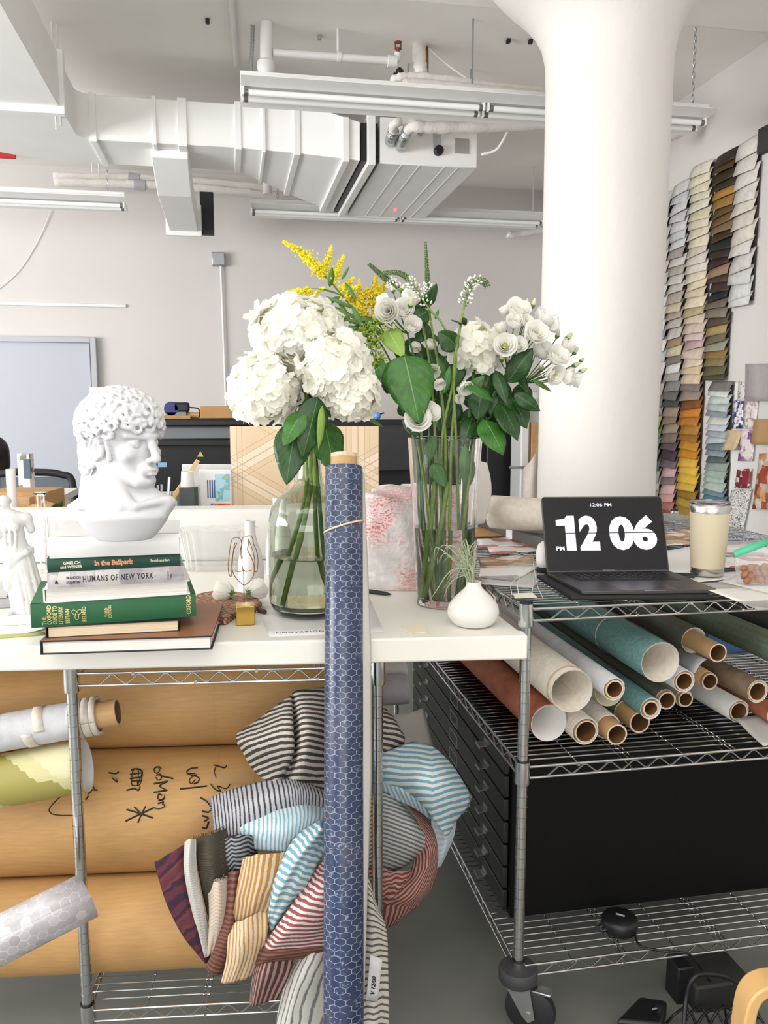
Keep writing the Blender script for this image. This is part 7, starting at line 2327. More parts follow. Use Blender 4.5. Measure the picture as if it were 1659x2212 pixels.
def flute(k, z, grow):
	a = 2 * PI * k / ring_n
	ex, ey = 68 * ts * grow, 34 * ts * grow
	f_x = math.copysign(abs(math.cos(a)) ** 0.45, math.cos(a)) * ex
	f_y = math.copysign(abs(math.sin(a)) ** 0.45, math.sin(a)) * ey
	r_ = 1 + 0.055 * abs(math.sin(k * PI / 6))
	return (f_x * r_, f_y * r_, z)
vs, fs = [], []
zs_ = [(0, 0.95), (0.03, 0.96), (0.09, 1.05), (0.122, 1.12), (0.125, 1.18), (0.1265, 1.18)]
for z, g in zs_:
	vs += [flute(k, z, g) for k in range(ring_n)]
for i in range(len(zs_) - 1):
	for k in range(ring_n):
		fs.append((i * ring_n + k, i * ring_n + (k + 1) % ring_n, (i + 1) * ring_n + (k + 1) % ring_n, (i + 1) * ring_n + k))
m.add(vs, fs)
m.build('fluted_wall', m_thin, cp_, smooth=180, solid=0.0006)
m = MB(Mt)
m.sheet(lambda u, v: ((u - 0.5) * 150 * ts, (v - 0.5) * 72 * ts, 0.128 + 0.003 * math.sin(u * 20) * math.sin(v * 9)), 24, 8)
m.build('film_cover', m_thin, cp_, smooth=180)
# glass tube vase and beaker at the left
tv = onz(96, 1237, TABZ + 0.0008)
vase_like('tube_vase', 'slim clear glass tube with a flared lip beside the white statuette', 'vase', tv, [(0, 0), (8, 0), (8, 150), (8.5, 166), (14, 172), (14, 174), (7, 168), (6.4, 150), (6.4, 6), (0, 5)], g_clear, part='glass_body')
tv = onz(142, 1216, TABZ + 0.0008)
vase_like('glass_beaker', 'clear glass beaker mostly hidden behind the plaster bust', 'glass', tv, [(0, 0), (30, 0), (32, 3), (33, 100), (34, 102), (32, 102), (30, 5), (0, 4)], g_clear, part='glass_body')
# things lying at the left edge
m_mag = mottled('grey_magazine_cover', (140, 142, 146), (196, 196, 198), 9, 0.4, 0.02)
m_mag2 = mottled('silver_magazine_cover', (170, 172, 176), (216, 214, 210), 14, 0.35, 0.02)
def slab(label, px4, z, h, mat_, name, cat, group=None, parts=None):
	c = [onz(x, y, z) for x, y in px4]
	o = MB().poly([(p.x, p.y) for p in c], z, z + h).build(name, mat_, bevel=0.0006)
	return tag(o, label, cat, group)
slab('thick grey magazine lying left of the statuette', ((-60, 1318), (26, 1312), (47, 1290), (-40, 1280)), TABZ + 0.0008, 0.016, m_mag, 'magazine', 'magazine', 'magazines left of the statuette')
slab('silver magazine on top of the grey one left of the statuette', ((-60, 1296), (14, 1292), (34, 1270), (-40, 1262)), TABZ + 0.0178, 0.006, m_mag2, 'magazine', 'magazine', 'magazines left of the statuette')
slab('white book at the far left behind the magazines', ((-60, 1270), (26, 1262), (34, 1248), (-40, 1246)), TABZ + 0.0008, 0.012, b_white, 'book', 'book')
paper('yellow-green strip lying along the front left of the table', ((-40, 1382), (98, 1372), (98, 1366), (-40, 1374)), TABZ + 0.0006, flat('yellow_green_strip', (176, 176, 92), 0.5), 'ribbon_strip', 'strip')
paper('white card lying under the green book corner', ((40, 1352), (96, 1350), (98, 1362), (60, 1368)), TABZ + 0.0006, b_white, 'paper_card', 'paper', curl=0.004)
# brochure under the jug
br = [(582, 1376), (830, 1366), (800, 1296), (555, 1311)]
o = paper('white brochure with thin lettering lying under the smoky jug', br, TABZ + 0.0004, flat('brochure_paper', (224, 223, 221), 0.5), 'brochure', 'brochure', th=0.0008)
c = [onz(x, y, TABZ + 0.0017) for x, y in ((590, 1370), (770, 1362), (582, 1352))]
xx = (c[1] - c[0]).normalized()
zz = Vector((0, 0, 1))
yy = zz.cross(xx)
text_mb('INNOVATION', 0.016, basis(c[0] + yy * 0.004, xx, yy, zz), 0.0001, spacing=1.25, sx=0.95).build('lettering', b_ink, o, smooth=0)
# pen, torn tape, little crumb
pn = thing('pen', 'black pen lying behind the blue roll in front of the plastic bag', 'pen', onz(818, 1280, TABZ))
a, b = onz(760, 1272, TABZ + 0.0068), onz(846, 1284, TABZ + 0.0060)
L = (b - a).length
MB(axis_frame(a, b)).lathe([(0, 0), (0.0045, 0.001), (0.0055, 0.01), (0.0058, L * 0.6), (0.005, L * 0.86), (0.002, L - 0.002)], 14, caps=False).build('barrel', m_dark, pn, smooth=60)
MB(axis_frame(a, b)).lathe([(0.0022, L * 0.98), (0.0012, L), (0.0003, L + 0.002)], 8).build('tip', m_steel, pn)
tp = [onz(x, y, TABZ + 0.0012) for x, y in ((868, 1352), (890, 1350), (918, 1346), (922, 1368), (905, 1366), (884, 1370))]
tag(MB().poly([(p.x, p.y) for p in tp], TABZ + 0.0005, TABZ + 0.0022).build('tape_scrap', flat('cream_masking_tape', (228, 218, 192), 0.7), bevel=0.0004), 'torn scrap of cream tape near the front edge of the table', 'tape')
tag(MB().tube([onz(551, 1322, TABZ + 0.0022), onz(560, 1318, TABZ + 0.0045), onz(566, 1312, TABZ + 0.003)], 0.0028, 8).build('white_scrap', m_petal2, smooth=180), 'tiny white fallen petal right of the gold cube', 'scrap')
# crumpled plastic bag
t = NT('translucent_bag_with_red_print', 0.25)
u, v, w_ = t.xyz(t.uv())
n1 = t.noise(t.obj(), 30, 4)
msk = t.n('ShaderNodeMapRange', {0: t.math('ADD', t.noise(t.obj(), 7, 2), t.math('MULTIPLY', t.math('SUBTRACT', u, 0.5), 0.55)), 1: 0.52, 2: 0.68}).outputs[0]
rows = t.math('GREATER_THAN', t.math('PINGPONG', t.math('ADD', t.math('MULTIPLY', v, 55), t.math('MULTIPLY', n1, 5)), 0.5), 0.27)
chars = t.math('GREATER_THAN', t.noise(t.comb(t.math('MULTIPLY', u, 130), t.math('MULTIPLY', v, 55), 0), 1.0, 2), 0.47)
k = t.math('MULTIPLY', msk, t.math('MULTIPLY', rows, chars))
base = t.ramp(n1, [(0.3, C(222, 216, 214)), (0.7, C(240, 236, 234))])
base = t.mix(t.math('MULTIPLY', msk, 0.25), base, C(236, 176, 172))
t.base(t.mix(t.math('MULTIPLY', k, 0.9), base, C(214, 84, 84)))
t.bump(n1, 0.7, 0.012)
tr = t.n('ShaderNodeBsdfTransparent', {'Color': (0.95, 0.94, 0.94, 1)})
mx = t.n('ShaderNodeMixShader', {0: t.math('ADD', 0.74, t.math('MULTIPLY', k, 0.25))})
t.t.links.new(tr.outputs[0], mx.inputs[1])
t.t.links.new(t.b.outputs[0], mx.inputs[2])
t.t.links.new(mx.outputs[0], t.t.nodes['Material Output'].inputs[0])
bc = onz(900, 1262, TABZ + 0.001)
bs_ = (bc - CAMP).dot(FWD) / FPX
rnd = random.Random(3)
ph = [(rnd.uniform(3, 13), rnd.uniform(3, 15), rnd.uniform(0, 6)) for _ in range(9)]
def bag(u, v):
	a = 2 * PI * u
	prof = [(1.25, 0), (1.12, 12), (1.02, 30), (1.0, 90), (0.98, 150), (0.93, 190), (0.82, 205), (0.5, 213), (0.05, 210)]
	x = v * (len(prof) - 1)
	i = min(int(x), len(prof) - 2)
	f = x - i
	g = prof[i][0] + (prof[i + 1][0] - prof[i][0]) * f
	h = prof[i][1] + (prof[i + 1][1] - prof[i][1]) * f
	ca, sa = math.cos(a), math.sin(a)
	ex = math.copysign(abs(ca) ** 0.7, ca) * 122 * bs_ * g
	ey = math.copysign(abs(sa) ** 0.7, sa) * 52 * bs_ * g
	d = sum(math.sin(p * ca * 1.2 + q_ * v * 2 + r_ + sa * p * 0.7) for p, q_, r_ in ph) / 9
	s_ = 1 + 0.10 * d
	return Vector((ex * s_, ey * (1 + 0.2 * d), max(0.0005, h * bs_ * (1 + 0.03 * d) + 0.003 * d)))
Mb = frame(bc, TANG)
o = MB(Mb).sheet(bag, 90, 60).build('plastic_bag', t.m, smooth=180)
tag(o, 'crumpled translucent plastic bag with red print behind the tall vase', 'bag')
# ------------------------------------------------------------------ on top of the tall rack
ZT = RTOP + 0.0035
def prints(name, cols, scale=8.0, white=0.45, seed=0.0, rough=0.4):
	"""a printed page: blocks and blotches of colour on white"""
	t = NT(name, rough)
	P = t.n('ShaderNodeVectorMath', {0: t.obj(), 1: (seed, seed * 1.7, 0)}, operation='ADD').outputs[0]
	n1 = t.noise(P, scale, 4, 0.6)
	vo = t.n('ShaderNodeTexVoronoi', {'Vector': P, 'Scale': scale * 1.4}, distance='CHEBYCHEV')
	r_ = t.n('ShaderNodeSeparateColor', {0: vo.outputs['Color']}).outputs[0]
	k = t.math('ADD', t.math('MULTIPLY', n1, 0.6), t.math('MULTIPLY', r_, 0.4))
	st = [(0.0, C(232, 230, 227)), (white, C(226, 222, 218))]
	for i, c in enumerate(cols):
		st.append((min(0.98, white + 0.06 + (0.36 * i) / max(1, len(cols))), C(c)))
	t.base(t.ramp(k, st))
	return t.m
pr_pink = prints('page_with_pink_and_red', ((206, 150, 148), (168, 96, 92), (214, 190, 184)), 9, 0.46, 1.0)
pr_brown = prints('page_with_brown_photo', ((176, 130, 92), (128, 84, 58), (206, 180, 150)), 8, 0.40, 2.0)
pr_grey = prints('page_with_grey_drawing', ((196, 192, 190), (150, 146, 146), (90, 88, 90)), 7, 0.48, 3.0)
pr_green = prints('page_with_green_photo', ((150, 160, 124), (196, 188, 150), (110, 118, 90)), 10, 0.44, 4.0)
pr_kraft = flat('kraft_envelope', (184, 138, 84), 0.6, var=0.12, scale=14)
m_sheet = flat('white_sheet', (226, 225, 223), 0.6)
m_greyp = flat('grey_tracing_sheet', (186, 184, 184), 0.6, var=0.06, scale=10)
G_ = 'loose pages on top of the wire rack'
zl = ZT
for i, (lab, px4, mt, cur) in enumerate((
		('grey sheet lying left of the laptop nearest the rack post', ((1040, 1262), (1150, 1270), (1180, 1238), (1036, 1230)), m_greyp, 0.004),
		('grey drawing sheet left of the laptop with a curled corner', ((1034, 1248), (1110, 1256), (1168, 1226), (1040, 1216)), pr_grey, 0.008),
		('brown tinted page left of the laptop behind the grey sheets', ((1040, 1226), (1160, 1222), (1150, 1202), (1036, 1204)), pr_brown, 0.006),
		('page with pink and red pictures left of the laptop', ((1060, 1198), (1170, 1190), (1160, 1172), (1050, 1176)), pr_pink, 0.003),
		('white page with faint pink print farther back left of the laptop', ((1034, 1182), (1130, 1180), (1110, 1162), (1030, 1164)), pr_pink, 0.003),
		('shiny brown envelope at the back left of the rack top', ((1026, 1160), (1096, 1158), (1086, 1138), (1022, 1140)), pr_kraft, 0.004),
		('white sheet just behind the right side of the laptop', ((1440, 1236), (1530, 1240), (1500, 1180), (1440, 1190)), m_sheet, 0.0),
		('page with a brown photo behind the laptop, left of the tumbler', ((1420, 1180), (1560, 1172), (1500, 1142), (1420, 1152)), pr_brown, 0.002),
		('white page edge behind the tumbler on the right', ((1560, 1200), (1680, 1205), (1640, 1170), (1560, 1168)), pr_grey, 0.0),
		('page with reddish print right of the tumbler', ((1556, 1226), (1690, 1224), (1670, 1200), (1556, 1204)), pr_pink, 0.0),
		('black and white page under the tumbler', ((1470, 1262), (1600, 1248), (1640, 1232), (1520, 1240)), pr_grey, 0.0),
		('large white page under the bag of nuts', ((1540, 1262), (1700, 1300), (1760, 1262), (1600, 1240)), m_sheet, 0.0),
		('white page hanging over the front right of the rack top', ((1496, 1262), (1640, 1318), (1760, 1306), (1560, 1258)), pr_grey, 0.0))):
	paper(lab, px4, ZT + 0.0008 + 0.0016 * i, mt, 'printed_page', 'page', 0.0008, G_, cur)
ZP = ZT + 0.0008 + 0.0016 * 13
# laptop
ZB = ZT + 0.012
fl, fr = onz(1258, 1286, ZB), onz(1552, 1281, ZB)
hl = onz(1182, 1243, ZB)
X = (fr - fl).normalized()
wid = (fr - fl).length
Y = Vector((-X.y, X.x, 0))
dep = (hl - fl).dot(Y)
LF = fl + X * ((hl - fl).dot(X) * 0.0)
# hinge line through the hinge pixels
hr = onz(1446, 1241, ZB)
X2 = (hr - hl).normalized()
w2 = (hr - hl).length
wid = max(0.29, (wid + w2) / 2)
Xl = ((fr - fl) + (hr - hl)).normalized()
Yl = Vector((-Xl.y, Xl.x, 0))
cen_h = hl.lerp(hr, 0.5)
cen_f = fl.lerp(fr, 0.5)
dep = max(0.16, (cen_f - cen_h).length)
Yl = (cen_h - cen_f).normalized()
lap = thing('laptop', 'open dark grey laptop showing a white flip clock on a black screen', 'laptop', cen_f.lerp(cen_h, 0.5))
O = cen_f - Xl * wid / 2
ML = basis(O, Xl, Yl, Vector((0, 0, 1)))
m_sg = flat('dark_grey_aluminium', (84, 82, 82), 0.4, 0.7)
m_key = flat('black_keycaps', (20, 20, 22), 0.5)
m_scr = NT('dark_glass_screen', 0.12).base(C(6, 6, 14)).m
m_glow = NT('glowing_white_digits', 0.5).base(C(200, 200, 220))
m_glow.b.inputs['Emission Color'].default_value = (0.62, 0.62, 0.76, 1)
m_glow.b.inputs['Emission Strength'].default_value = 0.75
m_glow = m_glow.m
m_sil = flat('silver_edge', (150, 150, 152), 0.25, 0.9)
hb = 0.0095
MB(ML).poly([(0.008, 0), (wid - 0.008, 0), (wid, 0.008), (wid, dep), (0, dep), (0, 0.008)], 0, hb).build('base', m_sg, lap, bevel=0.0018, bseg=3)
kb = MB(ML).box((wid / 2, dep * 0.70, hb + 0.0002), (wid * 0.80, dep * 0.44, 0.0006)).build('keyboard', m_key, lap)
m = MB(ML)
rowsk = ['`1234567890-=', ' qwertyuiop[]', ' asdfghjkl;', ' zxcvbnm,./']
ky0 = dep * 0.885
kw = wid * 0.79 / 13.6
tx = MB()
for r in range(5):
	n = 13 if r < 3 else 12
	for c_ in range(n):
		x = wid * 0.105 + kw * (c_ + 0.5) + r * kw * 0.12
		y = ky0 - r * dep * 0.082
		if r == 4 and 3 <= c_ <= 7:
			continue
		m.box((x, y, hb + 0.0011), (kw * 0.86, dep * 0.07, 0.0014))
		if r < 4 and c_ < len(rowsk[r]) and rowsk[r][c_] != ' ':
			text_mb(rowsk[r][c_].upper(), 0.0062, ML @ Matrix.Translation((x - kw * 0.2, y - 0.002, hb + 0.002)), 0.0, mb=tx)
m.box((wid * 0.105 + kw * 6, ky0 - 4 * dep * 0.082, hb + 0.0011), (kw * 4.8, dep * 0.07, 0.0014))
m.build('keycaps', m_key, kb, bevel=0.0004)
tx.build('lettering', flat('key_legend_white', (210, 210, 212), 0.5), kb, smooth=0)
MB(ML).box((wid / 2, dep * 0.22, hb + 0.0002), (wid * 0.42, dep * 0.40, 0.0006)).build('trackpad', flat('trackpad_grey', (96, 94, 93), 0.3, 0.6), lap, bevel=0.0002)
MB(ML).box((wid * 0.53, 0.0002, hb - 0.0012), (wid * 0.16, 0.003, 0.003)).build('front_notch', m_sil, lap, bevel=0.0006)
# screen lid: plane through the hinge, tilted back
TI = R(17)
up = Vector((0, 0, 1)) * math.cos(TI) + Yl * math.sin(TI)
Sc = O + Yl * dep + Vector((0, 0, hb * 0.8))
nrm = Xl.cross(up).normalized()
tl, trr = onplane(1161, 1069, Sc, nrm), onplane(1417, 1068, Sc, nrm)
hs_ = ((tl + trr) / 2 - Sc).dot(up)
MS = basis(Sc, Xl, up, nrm)
lid = MB(MS).poly([(0.0, 0), (wid, 0), (wid, hs_ - 0.008), (wid - 0.008, hs_), (0.008, hs_), (0, hs_ - 0.008)], -0.0055, 0.0).build('lid', m_sg, lap, bevel=0.0012)
scn = MB(MS).box((wid / 2, hs_ / 2 + 0.001, 0.0003), (wid - 0.006, hs_ - 0.008, 0.0008)).build('screen', m_scr, lap)
def sfit(s, x0, x1, y0, y1, bold, mt, name='clock_digits', shear=0.0):
	"""lettering fitted to a fraction box of the screen"""
	q = text_mb(s, 1.0, Matrix.Identity(4), 0.0, bold=bold)
	xs = [v.x for v in q.V]
	ys = [v.y for v in q.V]
	a, b, c, d = min(xs), max(xs), min(ys), max(ys)
	o = MB(MS)
	o.add([(wid * (x0 + (x1 - x0) * (v.x - a) / (b - a)), hs_ * (y0 + (y1 - y0) * (v.y - c) / (d - c)), 0.0011) for v in q.V], q.F)
	return o.build(name, mt, scn, smooth=0)
MB(MS).add([(wid * x, hs_ * y, 0.0011) for x, y in ((0.176, 0.285), (0.256, 0.285), (0.256, 0.745), (0.196, 0.745), (0.176, 0.705), (0.104, 0.690), (0.104, 0.612), (0.176, 0.614))], [(0, 1, 2, 3, 4, 5, 6, 7)]).build('clock_digits', m_glow, scn, smooth=0)
sfit('2', 0.288, 0.452, 0.285, 0.745, 0.052, m_glow)
sfit('06', 0.535, 0.925, 0.285, 0.745, 0.052, m_glow)
sfit('PM', 0.092, 0.158, 0.287, 0.342, 0.02, m_glow)
sfit('12:06 PM', 0.40, 0.575, 0.865, 0.912, 0.01, m_glow)
sfit('MacBook Pro', 0.455, 0.555, 0.018, 0.034, 0.01, m_sil, 'lettering')
MB(MS).box((wid * 0.5, hs_ * 0.515, 0.0014), (wid * 0.86, hs_ * 0.010, 0.0004)).build('flip_line', m_scr, scn)
MB(MS).tube([(wid * 0.06, -0.001, -0.004), (wid * 0.94, -0.001, -0.004)], 0.0035, 10).build('hinge', m_key, lap)
# sleeve under the laptop
c4 = [O + Xl * (-0.03) + Yl * (-0.006), O + Xl * (wid * 0.93) + Yl * (-0.02), O + Xl * (wid * 0.93) + Yl * dep, O + Xl * (-0.02) + Yl * (dep + 0.02)]
tag(MB().poly([(p.x, p.y) for p in c4], ZT + 0.0006, ZB - 0.0005).build('laptop_sleeve', flat('black_neoprene', (22, 22, 24), 0.7), bevel=0.004, bseg=3), 'black sleeve lying under the open laptop', 'sleeve')
# insulated tumbler
tb_ = onz(1527, 1240, ZP)
ts = (tb_ - CAMP).dot(FWD) / FPX
tu = thing('tumbler', 'beige insulated tumbler with steel rim and clear lid, right of the laptop', 'tumbler', tb_)
Mt = Matrix.Translation(tb_)
m_brush = flat('brushed_steel', (196, 194, 190), 0.25, 1.0)
MB(Mt).lathe([(0, 0), (32 * ts, 0), (34 * ts, 2 * ts), (34.3 * ts, 16 * ts)], 48, caps=False).build('steel_foot', m_brush, tu, smooth=50)
MB(Mt).lathe([(34.6 * ts, 16 * ts), (35 * ts, 20 * ts), (41 * ts, 134 * ts), (40.6 * ts, 135 * ts)], 48, caps=False).build('sleeve_body', flat('beige_powder_coat', (196, 184, 156), 0.65, bump=0.15, bscale=500, bdist=0.0006), tu, smooth=50)
MB(Mt).lathe([(40.5 * ts, 135 * ts), (41.2 * ts, 149 * ts), (40 * ts, 151 * ts), (38 * ts, 149 * ts), (34 * ts, 40 * ts), (0, 30 * ts)], 48, caps=False).build('steel_rim', m_brush, tu, smooth=50)
MB(Mt).lathe([(0, 146 * ts), (36 * ts, 146 * ts), (39 * ts, 150 * ts), (41 * ts, 152 * ts), (41 * ts, 157 * ts), (38.5 * ts, 159 * ts), (36 * ts, 154 * ts), (0, 153 * ts)], 48, caps=False).build('clear_lid', glass('smoky_clear_lid', (0.82, 0.82, 0.86, 1), 0.02), tu, smooth=50)
# bag of nuts
nb = onz(1640, 1258, ZP + 0.001)
zs2 = (nb - CAMP).dot(FWD) / FPX
zb_ = thing('zip_bag', 'clear zip bag with a green seal holding brown nuts', 'bag', nb)
Mz = frame(nb, 0)
rnd = random.Random(9)
def pouch(u, v):
	a = 2 * PI * u
	w = (46 + 6 * v) * zs2
	dpt = (26 * (1 - v) ** 0.7 + 1.2) * zs2
	lean = 38 * zs2 * v
	hh = 66 * zs2 * v + 0.001
	return Vector((w * math.cos(a) + 3 * zs2 * math.sin(9 * a + 5 * v) + v * 4 * zs2, dpt * math.sin(a) + lean * 0.6, hh + 16 * zs2 * v * math.cos(a)))
MB(Mz).sheet(pouch, 40, 10).build('pouch', m_thin, zb_, smooth=180)
a_, b_ = pouch(0.5, 1), pouch(0.0, 1)
m = MB(Mz)
xd = (b_ - a_)
zu = Vector((0, 0.45, 0.9)).normalized()
m.add([a_, b_, b_ + zu * 17 * zs2, a_ + zu * 17 * zs2], [(0, 1, 2, 3)])
m.build('green_seal', flat('green_zip_seal', (82, 184, 142), 0.45), zb_, solid=0.0016)
m_nut = flat('brown_nut', (150, 100, 68), 0.6, var=0.25, scale=90, bump=0.5, bscale=160, bdist=0.003)
nut0 = None
for i in range(14):
	p = nb + Vector(((-34 + (i % 5) * 15 + rnd.uniform(-3, 3)) * zs2, (-10 + (i // 5) * 8) * zs2, (7 + (i // 5) * 11 + rnd.uniform(-1, 2)) * zs2 + 0.001))
	Mn = Matrix.Translation(p) @ Matrix.Rotation(rnd.uniform(0, 6), 4, (rnd.random(), rnd.random(), 0.4)) @ Matrix.Diagonal((1.3, 0.9, 0.8, 1))
	if nut0 is None:
		nut0 = MB(Mn).lathe([(max(1e-4, 9 * zs2 * math.sin(PI * k / 8) * (1 + 0.12 * math.sin(k * 2.3))), -9 * zs2 * math.cos(PI * k / 8)) for k in range(9)], 10, caps=False).build('nut', m_nut, smooth=180, origin=p)
		tag(nut0, 'brown nut in the clear zip bag right of the tumbler', 'nut', 'nuts in the zip bag')
		R0 = Mn.to_3x3()
	else:
		c = nut0.copy()
		COL.objects.link(c)
		c.matrix_world = Matrix.Translation(p) @ Matrix.Rotation(rnd.uniform(0, 6), 4, (rnd.random(), rnd.random(), 0.3))
		WM[c.name] = c.matrix_world.copy()
# white rounded thing left of the laptop
wb = onz(1176, 1238, ZT + 0.001)
ws = (wb - CAMP).dot(FWD) / FPX
wt = thing('rounded_charger', 'white rounded object on a dark foot tucked behind the left of the laptop', 'ornament', wb)
MB(Matrix.Translation(wb)).lathe([(0, 0), (16 * ws, 0), (17 * ws, 2 * ws), (17 * ws, 15 * ws), (0, 15 * ws)], 24, caps=False).build('dark_foot', m_blackcap, wt)
MB(Matrix.Translation(wb)).lathe([(0, 15 * ws), (17 * ws, 15 * ws), (19 * ws, 30 * ws), (19 * ws, 48 * ws), (15 * ws, 62 * ws), (7 * ws, 69 * ws), (0, 70 * ws)], 24, caps=False).build('white_body', m_cer, wt, smooth=180)
# tea bag with string
tbz = ZT + 0.012
tg = thing('tea_bag_tag', 'cream paper tag on a white string lying on the wires near the rack post', 'tag', onz(1132, 1284, ZT))
c4 = [onz(x, y, ZT + 0.004) for x, y in ((1112, 1292), (1160, 1290), (1150, 1280), (1108, 1282))]
MB().poly([(p.x, p.y) for p in c4], ZT + 0.003, ZT + 0.0042).build('paper_tag', flat('cream_tag', (232, 226, 208), 0.7), tg)
pts = [onz(1120, 1284, ZT + 0.006), onz(1118, 1262, ZT + 0.02), onz(1124, 1244, ZT + 0.012), onz(1104, 1262, ZT + 0.012), onz(1106, 1284, ZT + 0.008)]
MB().tube(catmull(pts, 8), 0.0009, 6).build('string', m_petal2, tg, smooth=180)
pts = [onz(1150, 1276, ZT + 0.005), onz(1154, 1240, ZT + 0.01), onz(1152, 1216, ZT + 0.022), onz(1160, 1262, ZT + 0.006), onz(1172, 1290, ZT + 0.004)]
MB().tube(catmull(pts, 8), 0.0008, 6).build('string', m_petal2, tg, smooth=180)
# February label hung on the side rail of the rack
lx = RRX - 0.014
a, b = onx(1042, 1256, lx), onx(1076, 1290, lx)
c_, d_ = onx(1078, 1318, lx), onx(1044, 1280, lx)
fb = thing('month_label', 'tan paper label reading FEBRUARY hooked on the left side of the rack', 'label', c_)
MB().sheet(lambda u, v: a.lerp(b, u).lerp(d_.lerp(c_, u), v) + Vector((-0.006, 0, 0)), 2, 2).build('paper_tag', flat('tan_label_paper', (206, 180, 142), 0.6), fb, solid=0.001)
xx = (b - a).normalized()
yy = (a - d_).normalized()
wl_ = (b - a).length
mm = text_mb('FEBRUARY', 1.0, Matrix.Identity(4), 0.0, bold=0.03)
w0 = max(v.x for v in mm.V)
MB().add([d_ + Vector((-0.0072, 0, 0)) + xx * (wl_ * (0.06 + 0.88 * v.x / w0)) + yy * (0.012 + v.y * 0.030 * (1 - 0.35 * v.x / w0)) for v in mm.V], mm.F).build('lettering', b_ink, fb, smooth=0)
# things at the back left of the rack top
m_tray = flat('dark_grey_case', (88, 87, 84), 0.45, var=0.1, scale=8)
c4 = [onz(x, y, ZT + 0.001) for x, y in ((1032, 1142), (1176, 1196), (1260, 1180), (1090, 1124))]
tr_ = thing('flat_case', 'long dark grey flat case with a white sticker, under the cream roll', 'case', c4[0].lerp(c4[2], 0.5))
MB().poly([(p.x, p.y) for p in c4], ZT + 0.001, ZT + 0.045).build('case_body', m_tray, tr_, bevel=0.005, bseg=3)
p = c4[0].lerp(c4[1], 0.52)
dd = (c4[1] - c4[0]).normalized()
nn = Vector((dd.y, -dd.x, 0))
MB(basis(p + nn * 0.0008, dd, Vector((0, 0, 1)), nn)).box((0, 0.022, 0), (0.05, 0.034, 0.001)).build('sticker', m_sheet, tr_)
c5 = [onz(x, y, ZT + 0.0455) for x, y in ((1046, 1112), (1160, 1144), (1180, 1130), (1070, 1100))]
tag(MB().sheet(lambda u, v: c5[0].lerp(c5[1], u).lerp(c5[3].lerp(c5[2], u), v) + Vector((0, 0, 0.001 + 0.01 * math.sin(u * 5) ** 2)), 14, 4).build('paper_sheet', m_sheet, solid=0.0008, smooth=180), 'crumpled white sheet between the grey case and the cream roll', 'paper')
A, B = at(1064, 1082, 2.75), at(1330, 1152, 2.55)
A.z = B.z = ZT + 0.046 + 0.058
rolled('thick cream felt paper roll at the back of the rack top, behind the laptop', A, B, 0.055, m_rollcream, group=None)
c6 = [fw(1000, 985, 2.62), fw(1052, 1000, 2.70), fw(1046, 1130, 2.66), fw(1010, 1150, 2.58)]
c6 = [Vector((p.x, p.y, max(p.z, ZT + 0.003))) for p in c6]
tag(MB().sheet(lambda u, v: c6[0].lerp(c6[1], u).lerp(c6[3].lerp(c6[2], u), v) + Vector((0.0, 0.03 * math.sin(PI * u), 0)) + Vector((0.02 * math.sin(PI * v), 0, 0)) * u, 10, 12).build('paper_sheet', flat('white_tissue_paper', (220, 214, 208), 0.7, bump=0.4, bscale=30, bdist=0.01), solid=0.001, smooth=180), 'standing curl of white paper seen right behind the tall vase', 'paper')
# blue box deep on the middle shelf
bb_ = at(1570, 1325, 2.95)
tag(MB().box((bb_.x, bb_.y, SZ + 0.17), (0.34, 0.3, 0.34)).build('blue_box', flat('blue_plastic', (58, 100, 148), 0.45), bevel=0.008), 'blue plastic box deep on the middle shelf of the tall rack', 'box')
# ------------------------------------------------------------------ behind the table
m_plot = flat('printer_black', (24, 25, 28), 0.45)
m_plotg = flat('printer_grey_window', (118, 122, 126), 0.3)
PY = 5.9
px0, px1 = ony(325, 950, PY).x, ony(1128, 950, PY).x
pz = ony(430, 905, PY).z
pl = thing('large_printer', 'wide black large-format printer on a stand by the far wall', 'printer', ((px0 + px1) / 2, PY + 0.3, 0))
def pb(n, x0, x1, y0, y1, z0, z1, mt=m_plot, par=None, bev=0.01):
	return MB().box(((x0 + x1) / 2, (y0 + y1) / 2, (z0 + z1) / 2), (x1 - x0, y1 - y0, z1 - z0)).build(n, mt, par or pl, bevel=bev)
xm_ = ony(505, 950, PY).x
pb('top_cover', px0 - 0.02, xm_ + 0.10, PY - 0.05, PY + 0.55, pz - 0.05, pz)
pb('window', px0, xm_ + 0.05, PY + 0.03, PY + 0.5, pz - 0.14, pz - 0.05, m_plotg)
pb('body', px0, px1, PY, PY + 0.55, pz - 0.50, pz - 0.14)
pb('body_top', xm_ + 0.05, px1, PY + 0.02, PY + 0.55, pz - 0.14, pz - 0.01)
pb('front_lip', px0 - 0.02, px1 - 0.2, PY - 0.06, PY + 0.02, pz - 0.18, pz - 0.15, bev=0.004)
x5, x6 = ony(818, 950, PY).x, ony(882, 950, PY).x
pb('ink_bay', x5 - 0.05, x6, PY - 0.12, PY + 0.1, pz - 0.37, pz - 0.05, flat('printer_charcoal', (48, 49, 52), 0.4))
pb('front_panel', ony(1048, 950, PY).x, px1, PY - 0.05, PY + 0.1, pz - 0.62, pz - 0.02)
for x in (px0 + 0.15, px1 - 0.2):
	pb('stand_leg', x, x + 0.12, PY + 0.1, PY + 0.4, 0.06, pz - 0.5, m_plotg)
	pb('stand_foot', x - 0.02, x + 0.14, PY - 0.1, PY + 0.6, 0.0, 0.07, m_plot)
p = ony(433, 981, PY)
m = MB(basis((p.x, PY - 0.004, p.z), Vector((1, 0, 0)), Vector((0, 0, 1)), Vector((0, -1, 0))))
m.poly([(-0.022, -0.018), (0.022, -0.018), (0, 0.022)], 0, 0.002)
m.build('warning_label', flat('yellow_warning', (214, 200, 92), 0.5), pl)
p = ony(351, 1004, PY)
